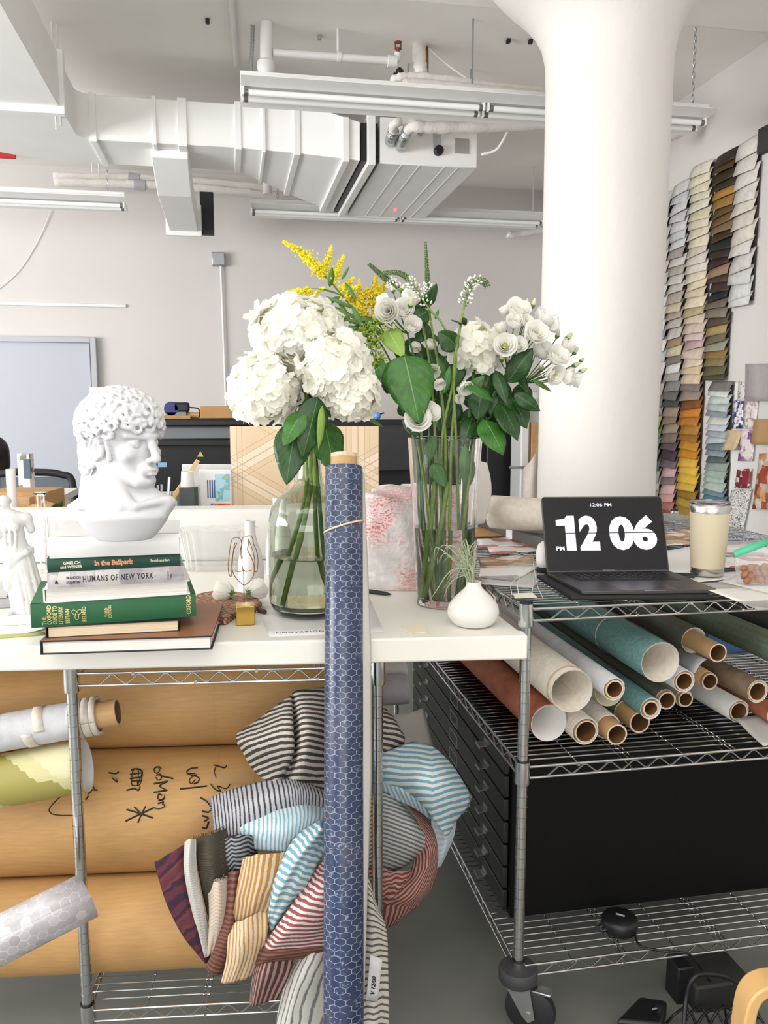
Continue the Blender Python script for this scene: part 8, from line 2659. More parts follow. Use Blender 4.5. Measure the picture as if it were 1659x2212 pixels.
pb('blue_label', p.x - 0.03, p.x + 0.03, PY - 0.003, PY, p.z - 0.016, p.z + 0.016, flat('pale_blue_label', (140, 186, 226), 0.5), bev=0.001)
q0, q1 = ony(432, 902, PY), ony(502, 902, PY)
tag(MB().box(((q0.x + q1.x) / 2, PY + 0.2, pz + 0.045), (q1.x - q0.x, 0.3, 0.085)).build('cardboard_box', m_kraft2, bevel=0.004), 'flat brown cardboard box lying on top of the printer', 'box')
q0 = ony(388, 899, PY)
a, b = Vector((q0.x - 0.05, PY + 0.1, pz + 0.024)), Vector((q0.x + 0.13, PY + 0.08, pz + 0.024))
tag(MB().tube([a, b], 0.022, 14).box(((a.x + b.x) / 2 - 0.06, PY + 0.12, pz + 0.012), (0.18, 0.18, 0.02)).build('crumpled_paper', m_kraft2), 'crumpled brown paper on the printer next to the box', 'paper')
tg_ = thing('tape_gun', 'black tape dispenser with a blue end lying on top of the printer', 'tape dispenser', ony(385, 895, PY))
q0, q1 = ony(362, 880, PY), ony(408, 880, PY)
pb('tape_body', q0.x + 0.03, q1.x, PY + 0.05, PY + 0.13, q0.z - 0.035, q0.z + 0.035, m_plot, tg_, 0.015)
MB().tube([(q0.x + 0.02, PY + 0.05, q0.z - 0.01), (q0.x + 0.02, PY + 0.13, q0.z - 0.01)], 0.05, 18).build('tape_roll', flat('deep_blue_plastic', (40, 44, 110), 0.4), tg_, bevel=0.004)
pb('tape_base', q0.x - 0.02, q1.x - 0.02, PY + 0.05, PY + 0.13, pz, q0.z - 0.03, m_plotg, tg_, 0.004)
MB().tube(catmull([(q1.x, PY + 0.08, q0.z), (q1.x + 0.06, PY + 0.08, q0.z - 0.01), (q1.x + 0.07, PY + 0.08, q0.z - 0.06), (q1.x + 0.03, PY + 0.08, pz + 0.01)], 5), 0.005, 6).build('wire_arm', m_plot, tg_)
q0 = ony(820, 899, PY)
bl = thing('blue_ball', 'small blue striped round object on the right part of the printer', 'ball', (q0.x, PY + 0.1, pz - 0.01))
MB(Matrix.Translation((q0.x, PY + 0.1, pz + 0.018))).lathe([(max(1e-4, 0.028 * math.sin(PI * k / 10)), -0.028 * math.cos(PI * k / 10)) for k in range(11)], 16, caps=False).build('ball_body', flat('sky_blue_plastic', (110, 160, 214), 0.35), bl, smooth=180)
MB().tube([(q0.x + 0.02, PY + 0.09, pz + 0.03), (q0.x + 0.05, PY + 0.09, pz + 0.04)], 0.005, 6).build('stalk', m_plot, bl)
# board of pale wood with an inlaid star pattern
t = NT('pale_parquet_veneer', 0.55)
u, v, _ = t.xyz(t.uv())
uu, vv = t.math('MULTIPLY', u, 4.3), t.math('MULTIPLY', v, 4.3)
lines = None
for ang in (0, 60, 120):
	c_, s_ = math.cos(R(ang)), math.sin(R(ang))
	d = t.math('ADD', t.math('MULTIPLY', uu, c_), t.math('MULTIPLY', vv, s_))
	f = t.math('ABSOLUTE', t.math('SUBTRACT', t.math('FRACT', d), 0.5))
	for off in (0.5, 0.40, 0.32):
		l = t.math('LESS_THAN', t.math('ABSOLUTE', t.math('SUBTRACT', f, off - 0.004)), 0.0045)
		lines = l if lines is None else t.math('MAXIMUM', lines, l)
	sec = t.math('MULTIPLY', t.math('GREATER_THAN', f, 0.40), 0.5 + ang / 240)
	base_k = sec if ang == 0 else t.math('MAXIMUM', base_k, sec)
gr_ = t.noise(t.comb(t.math('MULTIPLY', u, 6), t.math('MULTIPLY', v, 90), 0), 2, 4)
base = t.mix(base_k, C(224, 200, 168), C(238, 222, 198))
base = t.mix(t.math('MULTIPLY', gr_, 0.35), base, C(206, 180, 146))
t.base(t.mix(t.math('MULTIPLY', lines, 0.75), base, C(182, 150, 116)))
m_parq = t.m
z0 = TABZ + 0.001
DB = 3.02
b0, b1 = fw(498, 1000, DB), fw(818, 1000, DB)
zt_ = fw(660, 921, DB).z
w = (b1 - b0).length
Xb = Vector(((b1 - b0).x, (b1 - b0).y, 0)).normalized()
Mb_ = basis((b0.x, b0.y, z0), Xb, Vector((0, 0, 1)), Xb.cross(Vector((0, 0, 1))))
tag(MB(Mb_).box((w / 2, (zt_ - z0) / 2, -0.008), (w, zt_ - z0, 0.016)).build('wood_sample_board', m_parq, bevel=0.001), 'pale wood sample board inlaid with a star line pattern behind the jug', 'board')
def standing(name, label, cat, pxa, pxb, ytop, D, th_, mt, zb=TABZ + 0.001, group=None, bevel=0.003):
	"""an upright slab or box between two pixel columns at a distance"""
	a, b = fw(pxa, 1050, D), fw(pxb, 1050, D)
	zt = fw((pxa + pxb) / 2, ytop, D).z
	X = Vector(((b - a).x, (b - a).y, 0)).normalized()
	M = basis((a.x, a.y, zb), X, Vector((0, 0, 1)), X.cross(Vector((0, 0, 1))))
	w, h = (b - a).length, zt - zb
	o = tag(MB(M).box((w / 2, h / 2, -th_ / 2), (w, h, th_)).build(name, mt, bevel=bevel), label, cat, group)
	return o, M, w, h
o, M, w, h = standing('dark_box', 'dark slate box on end under the white cup, left of the picture folder', 'box', 386, 420, 1054, 2.95, 0.06, flat('slate_card', (66, 74, 78), 0.6))
cb_ = M @ Vector((w * 0.44, h + 0.001, -0.03))
cs = (cb_ - CAMP).dot(FWD) / FPX
MBc = MB(Matrix.Translation(cb_)).lathe([(0, 0), (14.5 * cs, 0), (12.5 * cs, 34 * cs), (11.5 * cs, 34 * cs), (12 * cs, 4 * cs), (0, 3 * cs)], 28, caps=False).build('white_cup', m_cer, smooth=50)
tag(MBc, 'white tapered cup turned over on the dark slate box', 'cup')
o, M, w, h = standing('grey_board', 'pale grey board leaning behind the picture folder', 'board', 394, 540, 1003, 3.10, 0.012, flat('pale_grey_board', (206, 205, 206), 0.5))
o, M, w, h = standing('picture_folder', 'white sheet printed with an orange and blue picture, left of the wood board', 'poster', 431, 500, 1014, 3.00, 0.006, m_sheet)
t = NT('orange_blue_picture', 0.5)
P = t.uv()
n1 = t.noise(P, 16, 2, 0.5)
t.base(t.ramp(n1, [(0.36, C(60, 96, 160)), (0.44, C(150, 190, 206)), (0.47, C(226, 118, 52)), (0.58, C(210, 74, 44)), (0.66, C(120, 70, 74))], 'CONSTANT'))
MB(M).box((w * 0.65, h * 0.36, 0.0008), (w * 0.62, h * 0.38, 0.001)).build('lower_picture', t.m, o)
t = NT('sky_and_figure_picture', 0.5)
n1 = t.noise(t.uv(), 22, 2, 0.5)
t.base(t.ramp(n1, [(0.4, C(168, 208, 220)), (0.55, C(110, 180, 200)), (0.6, C(232, 160, 64)), (0.7, C(206, 96, 52))], 'CONSTANT'))
MB(M).box((w * 0.72, h * 0.76, 0.0008), (w * 0.46, h * 0.36, 0.001)).build('upper_picture', t.m, o)
for i in range(4):
	st_ = MB(M).box((w * (0.26 + 0.07 * i), h * 0.74, 0.0008), (w * 0.04, h * 0.24, 0.001)).build('blue_stripe', flat('blue_pencil_stripe', (52, 78, 140), 0.5), o)
m_knife = flat('palette_knife_steel', (176, 176, 178), 0.3, 0.8)
for i, (x0, y0, x1, y1, w_) in enumerate(((338, 1078, 341, 1048, 4), (346, 1078, 349, 1046, 4), (330, 1078, 334, 1056, 3), (353, 1078, 366, 1030, 8), (360, 1086, 372, 1062, 5))):
	a, b = fw(x0, y0 + 20, 2.92), fw(x1, y1, 2.94)
	a.z = TABZ + 0.003
	MBk = MB(axis_frame(a, b)).box((0, 0, (b - a).length / 2), (w_ * 0.0017, 0.003, (b - a).length)).build('steel_spatula', m_knife, bevel=0.0008)
	tag(MBk, ('leftmost but one of the thin steel blades beside the bust', 'thin steel blade in the middle of the bundle beside the bust', 'shortest and leftmost steel blade beside the bust', 'widest steel blade leaning right, beside the bust', 'short pale blade low in front of the widest steel blade')[i], 'spatula', 'steel blades standing behind the bust')
a, b = fw(368, 1105, 2.96), fw(402, 1042, 2.99)
for (n_, l_, pa, pb_) in (('wood_lath', 'light wooden lath end sticking up behind the white cup', (404, 1030), (428, 994)), ('wood_lath', 'brown wooden lath leaning low beside the dark slate box', (362, 1112), (392, 1050))):
	a, b = fw(pa[0], pa[1], 3.05), fw(pb_[0], pb_[1], 3.06)
	d = (b - a).normalized()
	a = a - d * max(0.0, (a.z - TABZ - 0.01) / d.z)
	tag(MB(axis_frame(a, b)).box((0, 0, (b - a).length / 2), (0.006, 0.016, (b - a).length)).build(n_, flat('light_lath_wood', (222, 186, 132), 0.6) if pa[0] > 400 else m_kraft, bevel=0.001), l_, 'lath')
# far left: cardboard boxes, roll, chair, seated person
c0 = fw(40, 1112, 2.95)
for (lab, xa, xb, yt, D, dp, mt) in (('open brown cardboard box at the far left behind the padded ledge', -40, 92, 1064, 2.95, 0.2, m_kraft2), ('small brown box in front of the open cardboard box at the far left', 30, 62, 1074, 2.84, 0.05, m_core)):
	standing('cardboard_box', lab, 'box', xa, xb, yt, D, dp, mt, bevel=0.002)
f4 = [fw(56, 1096, 2.82), fw(92, 1080, 2.88), fw(118, 1088, 2.80), fw(90, 1112, 2.74)]
tag(MB().sheet(lambda u, v: f4[0].lerp(f4[1], u).lerp(f4[3].lerp(f4[2], u), v), 2, 2).build('cardboard_flap', flat('pinkish_card', (206, 160, 124), 0.7), solid=0.003), 'loose pinkish cardboard flap beside the boxes at the far left', 'cardboard')
pt = thing('potted_plant', 'dark green plant leaves poking up behind the ledge, left of the bust', 'plant', fw(118, 1112, 2.9))
for (x, y, x2, y2) in ((118, 1112, 108, 1094), (118, 1112, 122, 1086), (120, 1112, 134, 1080), (118, 1112, 130, 1096), (118, 1110, 112, 1086)):
	leaf(pt, fw(x, y, 2.9), fw(x2, y2, 2.9), 0.012, lf_dark, None, 0.2, 0.05, nu=8)
pot = fw(118, 1112, 2.9)
MB(Matrix.Translation((pot.x, pot.y, TABZ + 0.001))).lathe([(0, 0), (0.03, 0), (0.04, max(0.02, pot.z - TABZ)), (0.036, max(0.02, pot.z - TABZ)), (0, max(0.01, pot.z - TABZ - 0.01))], 20, caps=False).build('pot', m_core, pt)
p = fw(150, 1104, 3.0)
tag(MB(Matrix.Translation((p.x, p.y, TABZ + 0.001))).lathe([(0, 0), (0.04, 0), (0.055, 0.05), (0.05, p.z - TABZ), (0.03, p.z - TABZ + 0.015), (0, p.z - TABZ)], 9, caps=False).build('paper_bag', m_core), 'crumpled brown paper bag behind the left shoulder of the bust', 'bag')
p0, p1 = fw(27, 1090, 2.8), fw(27, 1014, 2.8)
tag(tube_roll(axis_frame(Vector((p0.x, p0.y, TABZ + 0.001)), Vector((p0.x, p0.y, 2))), p1.z - TABZ, 0.0155, 0.003, None, 24).build('paper_tube', [m_rollwhite] * 3, smooth=60), 'upright white paper tube behind the head of the white statuette', 'tube')
standing('sample_folder', 'upright grey sample folder with a pink tab by the black chair', 'folder', 40, 66, 980, 3.6, 0.05, prints('folder_spine', ((150, 140, 130), (90, 88, 88)), 30, 0.55, 7.0), zb=fw(50, 1070, 3.6).z)
standing('pink_swatch', 'strip of pink and slate samples hanging on the grey folder', 'sample', 52, 68, 992, 3.57, 0.01, flat('slate_blue_swatch', (74, 88, 100), 0.6), zb=fw(50, 1034, 3.57).z)
side_t = fw(40, 1078, 3.62)
sdt = thing('side_table', 'plain white table edge carrying the folder behind the boxes', 'table', (side_t.x - 0.2, side_t.y, 0))
MB().box((side_t.x - 0.3, side_t.y + 0.05, fw(50, 1070, 3.6).z - 0.016), (1.0, 0.5, 0.03)).build('table_top', m_white, sdt)
for sx in (-0.75, 0.15):
	for sy in (-0.15, 0.25):
		MB().box((side_t.x + sx, side_t.y + sy, (fw(50, 1070, 3.6).z - 0.03) / 2), (0.04, 0.04, fw(50, 1070, 3.6).z - 0.03)).build('leg', m_white, sdt)
# chair
ch = fw(78, 1040, 4.5)
cz = fw(78, 1022, 4.5).z
chair = thing('office_chair', 'black mesh-backed office chair behind the folder at the left', 'chair', (ch.x, ch.y, 0))
fr_ = [(ch.x + x, ch.y, z) for x, z in ((-0.2, 0.62), (-0.21, cz - 0.06), (-0.15, cz), (0.0, cz + 0.005), (0.13, cz - 0.01), (0.19, cz - 0.08), (0.17, 0.62))]
MB().tube(catmull(fr_, 5, True), 0.02, 8, closed=True).build('back_frame', m_plot, chair, smooth=180)
MB().box((ch.x - 0.01, ch.y, (cz + 0.62) / 2), (0.36, 0.01, cz - 0.66)).build('back_mesh', flat('grey_chair_mesh', (96, 104, 112), 0.7), chair)
MB().box((ch.x, ch.y - 0.22, 0.48), (0.46, 0.46, 0.07)).build('seat', m_plot, chair, bevel=0.03, bseg=3)
MB().tube([(ch.x, ch.y - 0.02, 0.64), (ch.x, ch.y + 0.03, 0.5), (ch.x, ch.y - 0.15, 0.46)], 0.02, 8).build('back_support', m_plot, chair)
MB().tube([(ch.x, ch.y - 0.2, 0.09), (ch.x, ch.y - 0.2, 0.45)], 0.025, 12).build('gas_column', m_plot, chair)
for k in range(5):
	a = 2 * PI * k / 5
	e = Vector((ch.x + 0.28 * math.cos(a), ch.y - 0.2 + 0.28 * math.sin(a), 0.07))
	MB().tube([(ch.x, ch.y - 0.2, 0.1), e], [0.022, 0.016], 8).build('leg', m_plot, chair)
	MB(Matrix.Translation(e - Vector((0, 0, 0.04))) @ Matrix.Rotation(R(90), 4, 'X')).lathe([(0, -0.02), (0.03, -0.018), (0.03, 0.018), (0, 0.02)], 14, caps=False).build('wheel', m_dark, chair)
# seated person cut by the left edge
hp = fw(-26, 985, 4.8)
HZ = hp.z - 0.01
person = thing('person', 'seated person with dark hair, glasses, blue mask and yellow top at the left edge', 'person', (hp.x, hp.y, 0))
PM = frame((hp.x, hp.y, 0), -48)       # local -y is the way the person looks
s0 = HZ - 1.20
def L_(x, y, z):
	return (x, y, z + s0)
sc = Sculpt((-0.36, -0.78, -0.01), (0.36, 0.22, HZ + 0.16), 0.0115)
sc.ell(L_(0, 0, 1.2), (0.075, 0.095, 0.115), 0.01)
sc.ell(L_(0, -0.03, 1.14), (0.055, 0.065, 0.06), 0.02)
sc.cap(L_(0, -0.085, 1.2), L_(0, -0.105, 1.17), 0.010, 0.014, 0.012)
sc.cap(L_(0, 0.01, 1.1), L_(0, 0.03, 1.0), 0.052, 0.06, 0.02)
sc.chain([L_(0, 0.03, 0.98), L_(0, 0.02, 0.8), L_(0, 0.04, 0.55)], [0.12, 0.125, 0.15], 0.05)
sc.cap(L_(-0.15, 0.03, 0.98), L_(0.15, 0.03, 0.98), 0.065, 0.065, 0.05)
zf = 0.0
for sg in (-1, 1):
	sc.chain([L_(0.185 * sg, 0.03, 0.97), L_(0.22 * sg, -0.04, 0.72), (0.17 * sg, -0.30, 0.66 + s0 * 0.6)], [0.05, 0.043, 0.032], 0.02)
	hx, hy, hz_ = 0.165 * sg, -0.33, 0.66 + s0 * 0.6
	sc.ell((hx, hy - 0.03, hz_), (0.036, 0.048, 0.016), 0.012)
	for f in range(4):
		fx = hx + (-0.027 + 0.018 * f)
		sc.chain([(fx, hy - 0.07, hz_), (fx, hy - 0.105 + 0.006 * abs(f - 1.5), hz_ - 0.004), (fx, hy - 0.128 + 0.01 * abs(f - 1.5), hz_ - 0.014)], [0.0095, 0.0088, 0.008], 0.003)
	sc.chain([(hx - 0.03 * sg, hy - 0.02, hz_), (hx - 0.052 * sg, hy - 0.05, hz_), (hx - 0.056 * sg, hy - 0.075, hz_ - 0.006)], [0.011, 0.0098, 0.0085], 0.006)
	sc.chain([L_(0.09 * sg, 0.02, 0.55), (0.11 * sg, -0.42, 0.54), (0.11 * sg, -0.46, 0.10)], [0.095, 0.068, 0.045], 0.03)
	sc.cap((0.11 * sg, -0.44, 0.05), (0.115 * sg, -0.60, 0.035), 0.045, 0.035, 0.02)
t = NT('skin_and_clothes', 0.7)
x, y, z = t.xyz(t.obj())
k1 = t.math('GREATER_THAN', z, s0 + 1.035)
k2 = t.math('LESS_THAN', z, 0.60 + 0.0)
k3 = t.math('LESS_THAN', y, -0.30)
base = t.mix(k1, C(212, 206, 120), C(176, 122, 92))
base = t.mix(t.math('MULTIPLY', k3, t.math('SUBTRACT', 1.0, k2)), base, C(176, 122, 92))
base = t.mix(k2, base, C(52, 60, 84))
base = t.mix(t.math('LESS_THAN', z, 0.085), base, C(40, 40, 42))
t.base(base)
sc.build('body', t.m, person, PM, relax=2)
m_hair = flat('dark_brown_hair', (30, 24, 24), 0.5, var=0.3, scale=60)
sh_ = Sculpt((-0.13, -0.14, HZ - 0.13), (0.13, 0.2, HZ + 0.16), 0.008)
sh_.ell(L_(0, 0.02, 1.235), (0.09, 0.1, 0.098), 0.01)
sh_.ell(L_(0, 0.06, 1.17), (0.078, 0.06, 0.08), 0.02)
sh_.ell(L_(0, -0.10, 1.165), (0.075, 0.075, 0.085), 0.004, True)
sh_.build('hair', m_hair, person, PM)
Mf = PM
MB(Mf).sheet(lambda u, v: Vector(((u - 0.5) * 0.135, -0.112 + 0.10 * (2 * u - 1) ** 2 - 0.012 * math.sin(PI * v) * (1 - (2 * u - 1) ** 2), s0 + 1.095 + 0.085 * v)), 12, 6).build('face_mask', flat('blue_face_mask', (44, 74, 176), 0.7), person, solid=0.002, smooth=180)
for sg in (-1, 1):
	MB(Mf).tube([(sg * 0.034 + 0.026 * math.cos(a), -0.105, s0 + 1.205 + 0.021 * math.sin(a)) for a in [2 * PI * i / 16 for i in range(16)]], 0.0025, 6, closed=True).build('glasses_rim', m_plot, person, smooth=180)
	MB(Mf).tube([(sg * 0.06, -0.10, s0 + 1.205), (sg * 0.085, 0.02, s0 + 1.205)], 0.0025, 6).build('glasses_arm', m_plot, person)
stl = thing('stool', 'plain stool under the seated person at the left edge', 'stool', (hp.x, hp.y, 0))
sc_p = PM @ Vector((0, -0.02, 0))
sz_ = max(0.3, 0.55 + s0 - 0.155)
MB(Matrix.Translation((sc_p.x, sc_p.y, 0))).lathe([(0, sz_ - 0.04), (0.19, sz_ - 0.04), (0.19, sz_), (0, sz_)], 28, caps=False).build('seat', m_plot, stl, bevel=0.008)
for k in range(4):
	a = PI / 4 + PI / 2 * k
	MB().tube([(sc_p.x + 0.14 * math.cos(a), sc_p.y + 0.14 * math.sin(a), sz_ - 0.04), (sc_p.x + 0.2 * math.cos(a), sc_p.y + 0.2 * math.sin(a), 0)], 0.014, 8).build('leg', m_plot, stl)
# between the printer and the column
a, b = ony(1130, 960, 5.46), ony(1164, 960, 5.46)
cbx = thing('tall_cabinet', 'pale cabinet with brown cardboard packed in it between the printer and the column', 'cabinet', ((a.x + b.x) / 2 + 0.2, 5.8, 0))
zt_ = ony(1140, 870, 5.46).z
MB().box((a.x + 0.33, 5.63, zt_ / 2), (0.62, 0.28, zt_)).build('carcass', flat('pale_grey_laminate', (196, 194, 192), 0.5), cbx, bevel=0.004)
MB().box((a.x + 0.015, 5.475, zt_ / 2), (0.05, 0.03, zt_)).build('front_post', m_trim, cbx, bevel=0.003)
za, zb2 = ony(1150, 1012, 5.6).z, ony(1150, 912, 5.6).z
MB().box((a.x + 0.16, 5.475, (za + zb2) / 2), (0.2, 0.03, zb2 - za)).build('cardboard_insert', m_core, cbx, bevel=0.003)
MB().tube([(a.x + 0.0, 5.45, ony(1130, 1009, 5.46).z), (a.x - 0.10, 5.45, ony(1130, 1009, 5.46).z)], 0.010, 8).build('lever', m_steel, cbx)
q4 = [ony(1131, 1012, 5.38), ony(1163, 958, 5.38), ony(1166, 1060, 5.38), ony(1130, 1062, 5.38)]
q4[2].z = q4[3].z = 0.002
tag(MB().sheet(lambda u, v: q4[0].lerp(q4[1], u).lerp(q4[3].lerp(q4[2], u), v) + Vector((0, -0.05 * math.sin(PI * u), 0)), 8, 6).build('paper_sheet', m_rollcream, solid=0.002, smooth=180), 'curled cream paper corner in front of the pale cabinet by the column', 'paper')
p = ony(1150, 893, 5.55)
tag(MB(Matrix.Translation((p.x, 5.6, zt_ + 0.001)) @ Matrix.Diagonal((1.5, 1, 1, 1))).lathe([(0, 0), (0.06, 0), (0.075, 0.03), (0.06, 0.07), (0.02, 0.085), (0, 0.085)], 9, caps=False).build('white_bag', m_sheet), 'crumpled white bag on top of the pale cabinet by the column', 'bag')
# ------------------------------------------------------------------ sample strips on the right wall
XW = XR - 0.002
rnd = random.Random(77)
PAL = {
	'a': [(196, 192, 188), (168, 162, 156), (206, 202, 198), (188, 182, 176), (176, 170, 168), (204, 196, 188), (200, 184, 170), (190, 178, 166), (214, 212, 208), (202, 198, 202), (196, 194, 198), (204, 206, 206), (150, 156, 158), (206, 208, 204), (174, 178, 182), (196, 190, 192), (204, 190, 188), (170, 158, 150), (110, 112, 108), (134, 132, 126), (170, 156, 96), (110, 116, 84), (122, 134, 132), (96, 110, 112), (88, 92, 94), (158, 158, 152), (188, 186, 176), (168, 162, 144), (148, 138, 116), (130, 112, 90)],
	'b': [(204, 200, 200), (198, 196, 200), (206, 204, 206), (200, 196, 196), (208, 204, 206), (196, 196, 198), (202, 206, 206), (158, 152, 144), (200, 198, 190), (168, 162, 150), (198, 196, 186), (190, 184, 178), (172, 160, 148), (196, 180, 152), (168, 154, 136), (184, 174, 164), (194, 186, 178), (150, 130, 100), (190, 182, 150), (118, 112, 100), (206, 204, 200), (156, 150, 142), (128, 128, 122), (98, 96, 88), (66, 66, 62), (148, 128, 110), (128, 112, 96), (150, 136, 118), (120, 104, 92), (86, 78, 82), (64, 52, 62), (112, 92, 98), (198, 168, 170), (128, 112, 112), (214, 178, 172), (206, 160, 156), (170, 112, 102), (132, 72, 58), (120, 56, 44)],
	'c': [(222, 214, 196), (220, 212, 188), (222, 214, 192), (216, 208, 186), (220, 214, 198), (212, 202, 176), (214, 204, 182), (220, 208, 188), (222, 212, 190), (206, 196, 178), (212, 204, 192), (216, 208, 196), (222, 210, 186), (220, 206, 180), (204, 192, 166), (222, 210, 182), (178, 164, 128), (206, 190, 170), (204, 186, 172), (206, 184, 178), (190, 160, 160), (204, 186, 170), (214, 198, 176), (206, 184, 152), (208, 188, 160), (128, 112, 106), (150, 132, 124), (120, 72, 28), (190, 120, 44), (176, 112, 40), (170, 122, 48), (150, 100, 36), (196, 138, 40), (188, 128, 30), (220, 174, 64), (222, 180, 70), (218, 180, 60), (214, 176, 76), (150, 112, 40), (176, 144, 62), (160, 130, 56), (210, 180, 96), (200, 172, 110)],
	'd': [(48, 34, 22), (72, 50, 26), (60, 46, 28), (54, 46, 34), (170, 124, 58), (150, 118, 60), (92, 72, 42), (110, 84, 48), (128, 104, 78), (66, 48, 32), (32, 34, 30), (46, 40, 34), (54, 38, 30), (150, 124, 104), (72, 52, 36), (62, 50, 40), (24, 26, 32), (110, 100, 88), (128, 116, 104), (82, 68, 52), (160, 140, 92), (110, 100, 76), (150, 150, 130), (140, 112, 64), (128, 118, 80), (96, 92, 62), (70, 68, 50)],
	'e': [(216, 210, 202), (212, 206, 196), (218, 212, 204), (210, 204, 200), (218, 210, 196), (208, 200, 190), (214, 206, 192), (212, 208, 202), (206, 200, 196), (206, 204, 202), (210, 208, 206), (214, 212, 210)],
	'f': [(120, 116, 112), (206, 212, 204), (194, 206, 200), (176, 186, 186), (140, 148, 156), (206, 208, 200), (208, 208, 216), (164, 170, 174), (184, 196, 202), (110, 128, 130), (140, 158, 164), (92, 104, 100), (150, 166, 158), (168, 184, 170), (176, 196, 186), (184, 200, 188), (120, 142, 150), (94, 130, 148), (104, 142, 160)]}
m_edge = flat('dark_sample_backing', (52, 48, 46), 0.7)
sw_mats = {}
def swm(c):
	if c not in sw_mats:
		t = NT('paper_sample', 0.55, spec=0.35)
		f = t.noise(t.obj(), 22, 4, 0.65)
		b = C(c)
		t.base(t.ramp(f, [(0.3, tuple(x * 0.82 for x in b[:3]) + (1,)), (0.7, tuple(min(1, x * 1.1) for x in b[:3]) + (1,))]))
		sw_mats[c] = t.m
	return sw_mats[c]
def strip(label, pxl, pxr, yref, ytop, ybot, pal, w_more=1.0):
	y1, y0 = onx(pxl, yref, XW).y, onx(pxr, yref, XW).y
	yc, w = (y0 + y1) / 2, (y1 - y0)
	zt, zb = zfor(XW, yc, ytop), zfor(XW, yc, ybot)
	th = thing('sample_strip', label, 'wallpaper samples', (XW, yc, zb), 0, 'strips of overlapping wallpaper samples on the right wall')
	MB().box((XW - 0.006, yc, (zt + zb) / 2), (0.012, w * 0.9, zt - zb - 0.05)).build('backing_strip', m_edge, th)
	cols = PAL[pal]
	n = len(cols)
	stp = (zt - zb) / n
	for i, c in enumerate(cols):
		z1 = zt - stp * i
		h = stp * rnd.uniform(1.25, 1.5)
		if i == n - 1:
			h = stp
		cen = yc + rnd.uniform(-0.012, 0.012)
		ww = w * rnd.uniform(0.9, 1.02)
		out = 0.026 + rnd.uniform(-0.005, 0.008)
		tw = rnd.uniform(-0.02, 0.02)
		bulge = rnd.uniform(0.0, 0.012)
		def fn(u, v):
			return Vector((XW - 0.014 - out * (v ** 1.4) - bulge * math.sin(PI * v) - 0.006 * math.sin(PI * u), cen + ww * (0.5 - u), z1 - h * v + tw * (u - 0.5)))
		MB().sheet(fn, 3, 5).build('sample', swm(c), th, solid=0.0025, smooth=60)
	return th
strip('grey sample strip half hidden by the column', 1424, 1451, 600, 415, 1120, 'a')
strip('long pale strip turning from grey to pink and brick red, second from the column', 1453, 1487, 600, 393, 1130, 'b')
strip('long cream strip turning to orange and gold at its foot', 1491, 1536, 600, 352, 1142, 'c')
strip('dark brown sample strip with ochre bands', 1540, 1586, 600, 328, 822, 'd')
strip('short white and pale stone sample strip, highest on the right', 1588, 1636, 560, 300, 662, 'e')
strip('sage and blue-grey strip hanging below the dark brown one', 1536, 1583, 920, 824, 1094, 'f')
p0, p1 = onx(1650, 290, XW), onx(1664, 318, XW)
tag(MB().box((XW - 0.02, (p0.y + p1.y) / 2 - 0.05, (p0.z + p1.z) / 2), (0.04, 0.16, 0.14)).build('dark_sample', m_edge), 'dark sample just showing at the upper right edge of the photo', 'sample')
# white pin board leaning at the right with small pictures on it
XB = XR - 0.30
bl_ = onx(1574, 1080, XB)
zt_, zb_2 = onx(1595, 826, XB).z, onx(1570, 1172, XB).z
CT = zb_2
board = MB().box((XB + 0.012, bl_.y - 0.65, (zt_ + CT) / 2 + 0.001), (0.02, 1.3, zt_ - CT - 0.002)).build('pin_board', m_sheet, bevel=0.002)
tag(board, 'white pin board with small printed pictures standing against the right wall', 'board')
rb_ = thing('side_shelf', 'plain white counter under the pin board along the right wall', 'shelf', (XB, bl_.y - 0.6, 0))
MB().box(((XR + RRX + RW + 0.05) / 2, bl_.y - 0.72, CT - 0.016), (XR - RRX - RW - 0.08, 1.6, 0.03)).build('counter_top', m_white, rb_)
for yy_ in (-1.4, 0.0):
	MB().box(((XR + RRX + RW) / 2, bl_.y + yy_, (CT - 0.032) / 2), (0.5, 0.04, CT - 0.032)).build('leg', m_white, rb_)
m_qr = NT('black_and_white_squiggle_print', 0.5)
n1 = m_qr.noise(m_qr.obj(), 75, 1, 0.5, 0.6)
m_qr.base(m_qr.ramp(m_qr.math('ABSOLUTE', m_qr.math('SUBTRACT', n1, 0.5)), [(0.028, C(38, 36, 40)), (0.04, C(228, 227, 226))]))
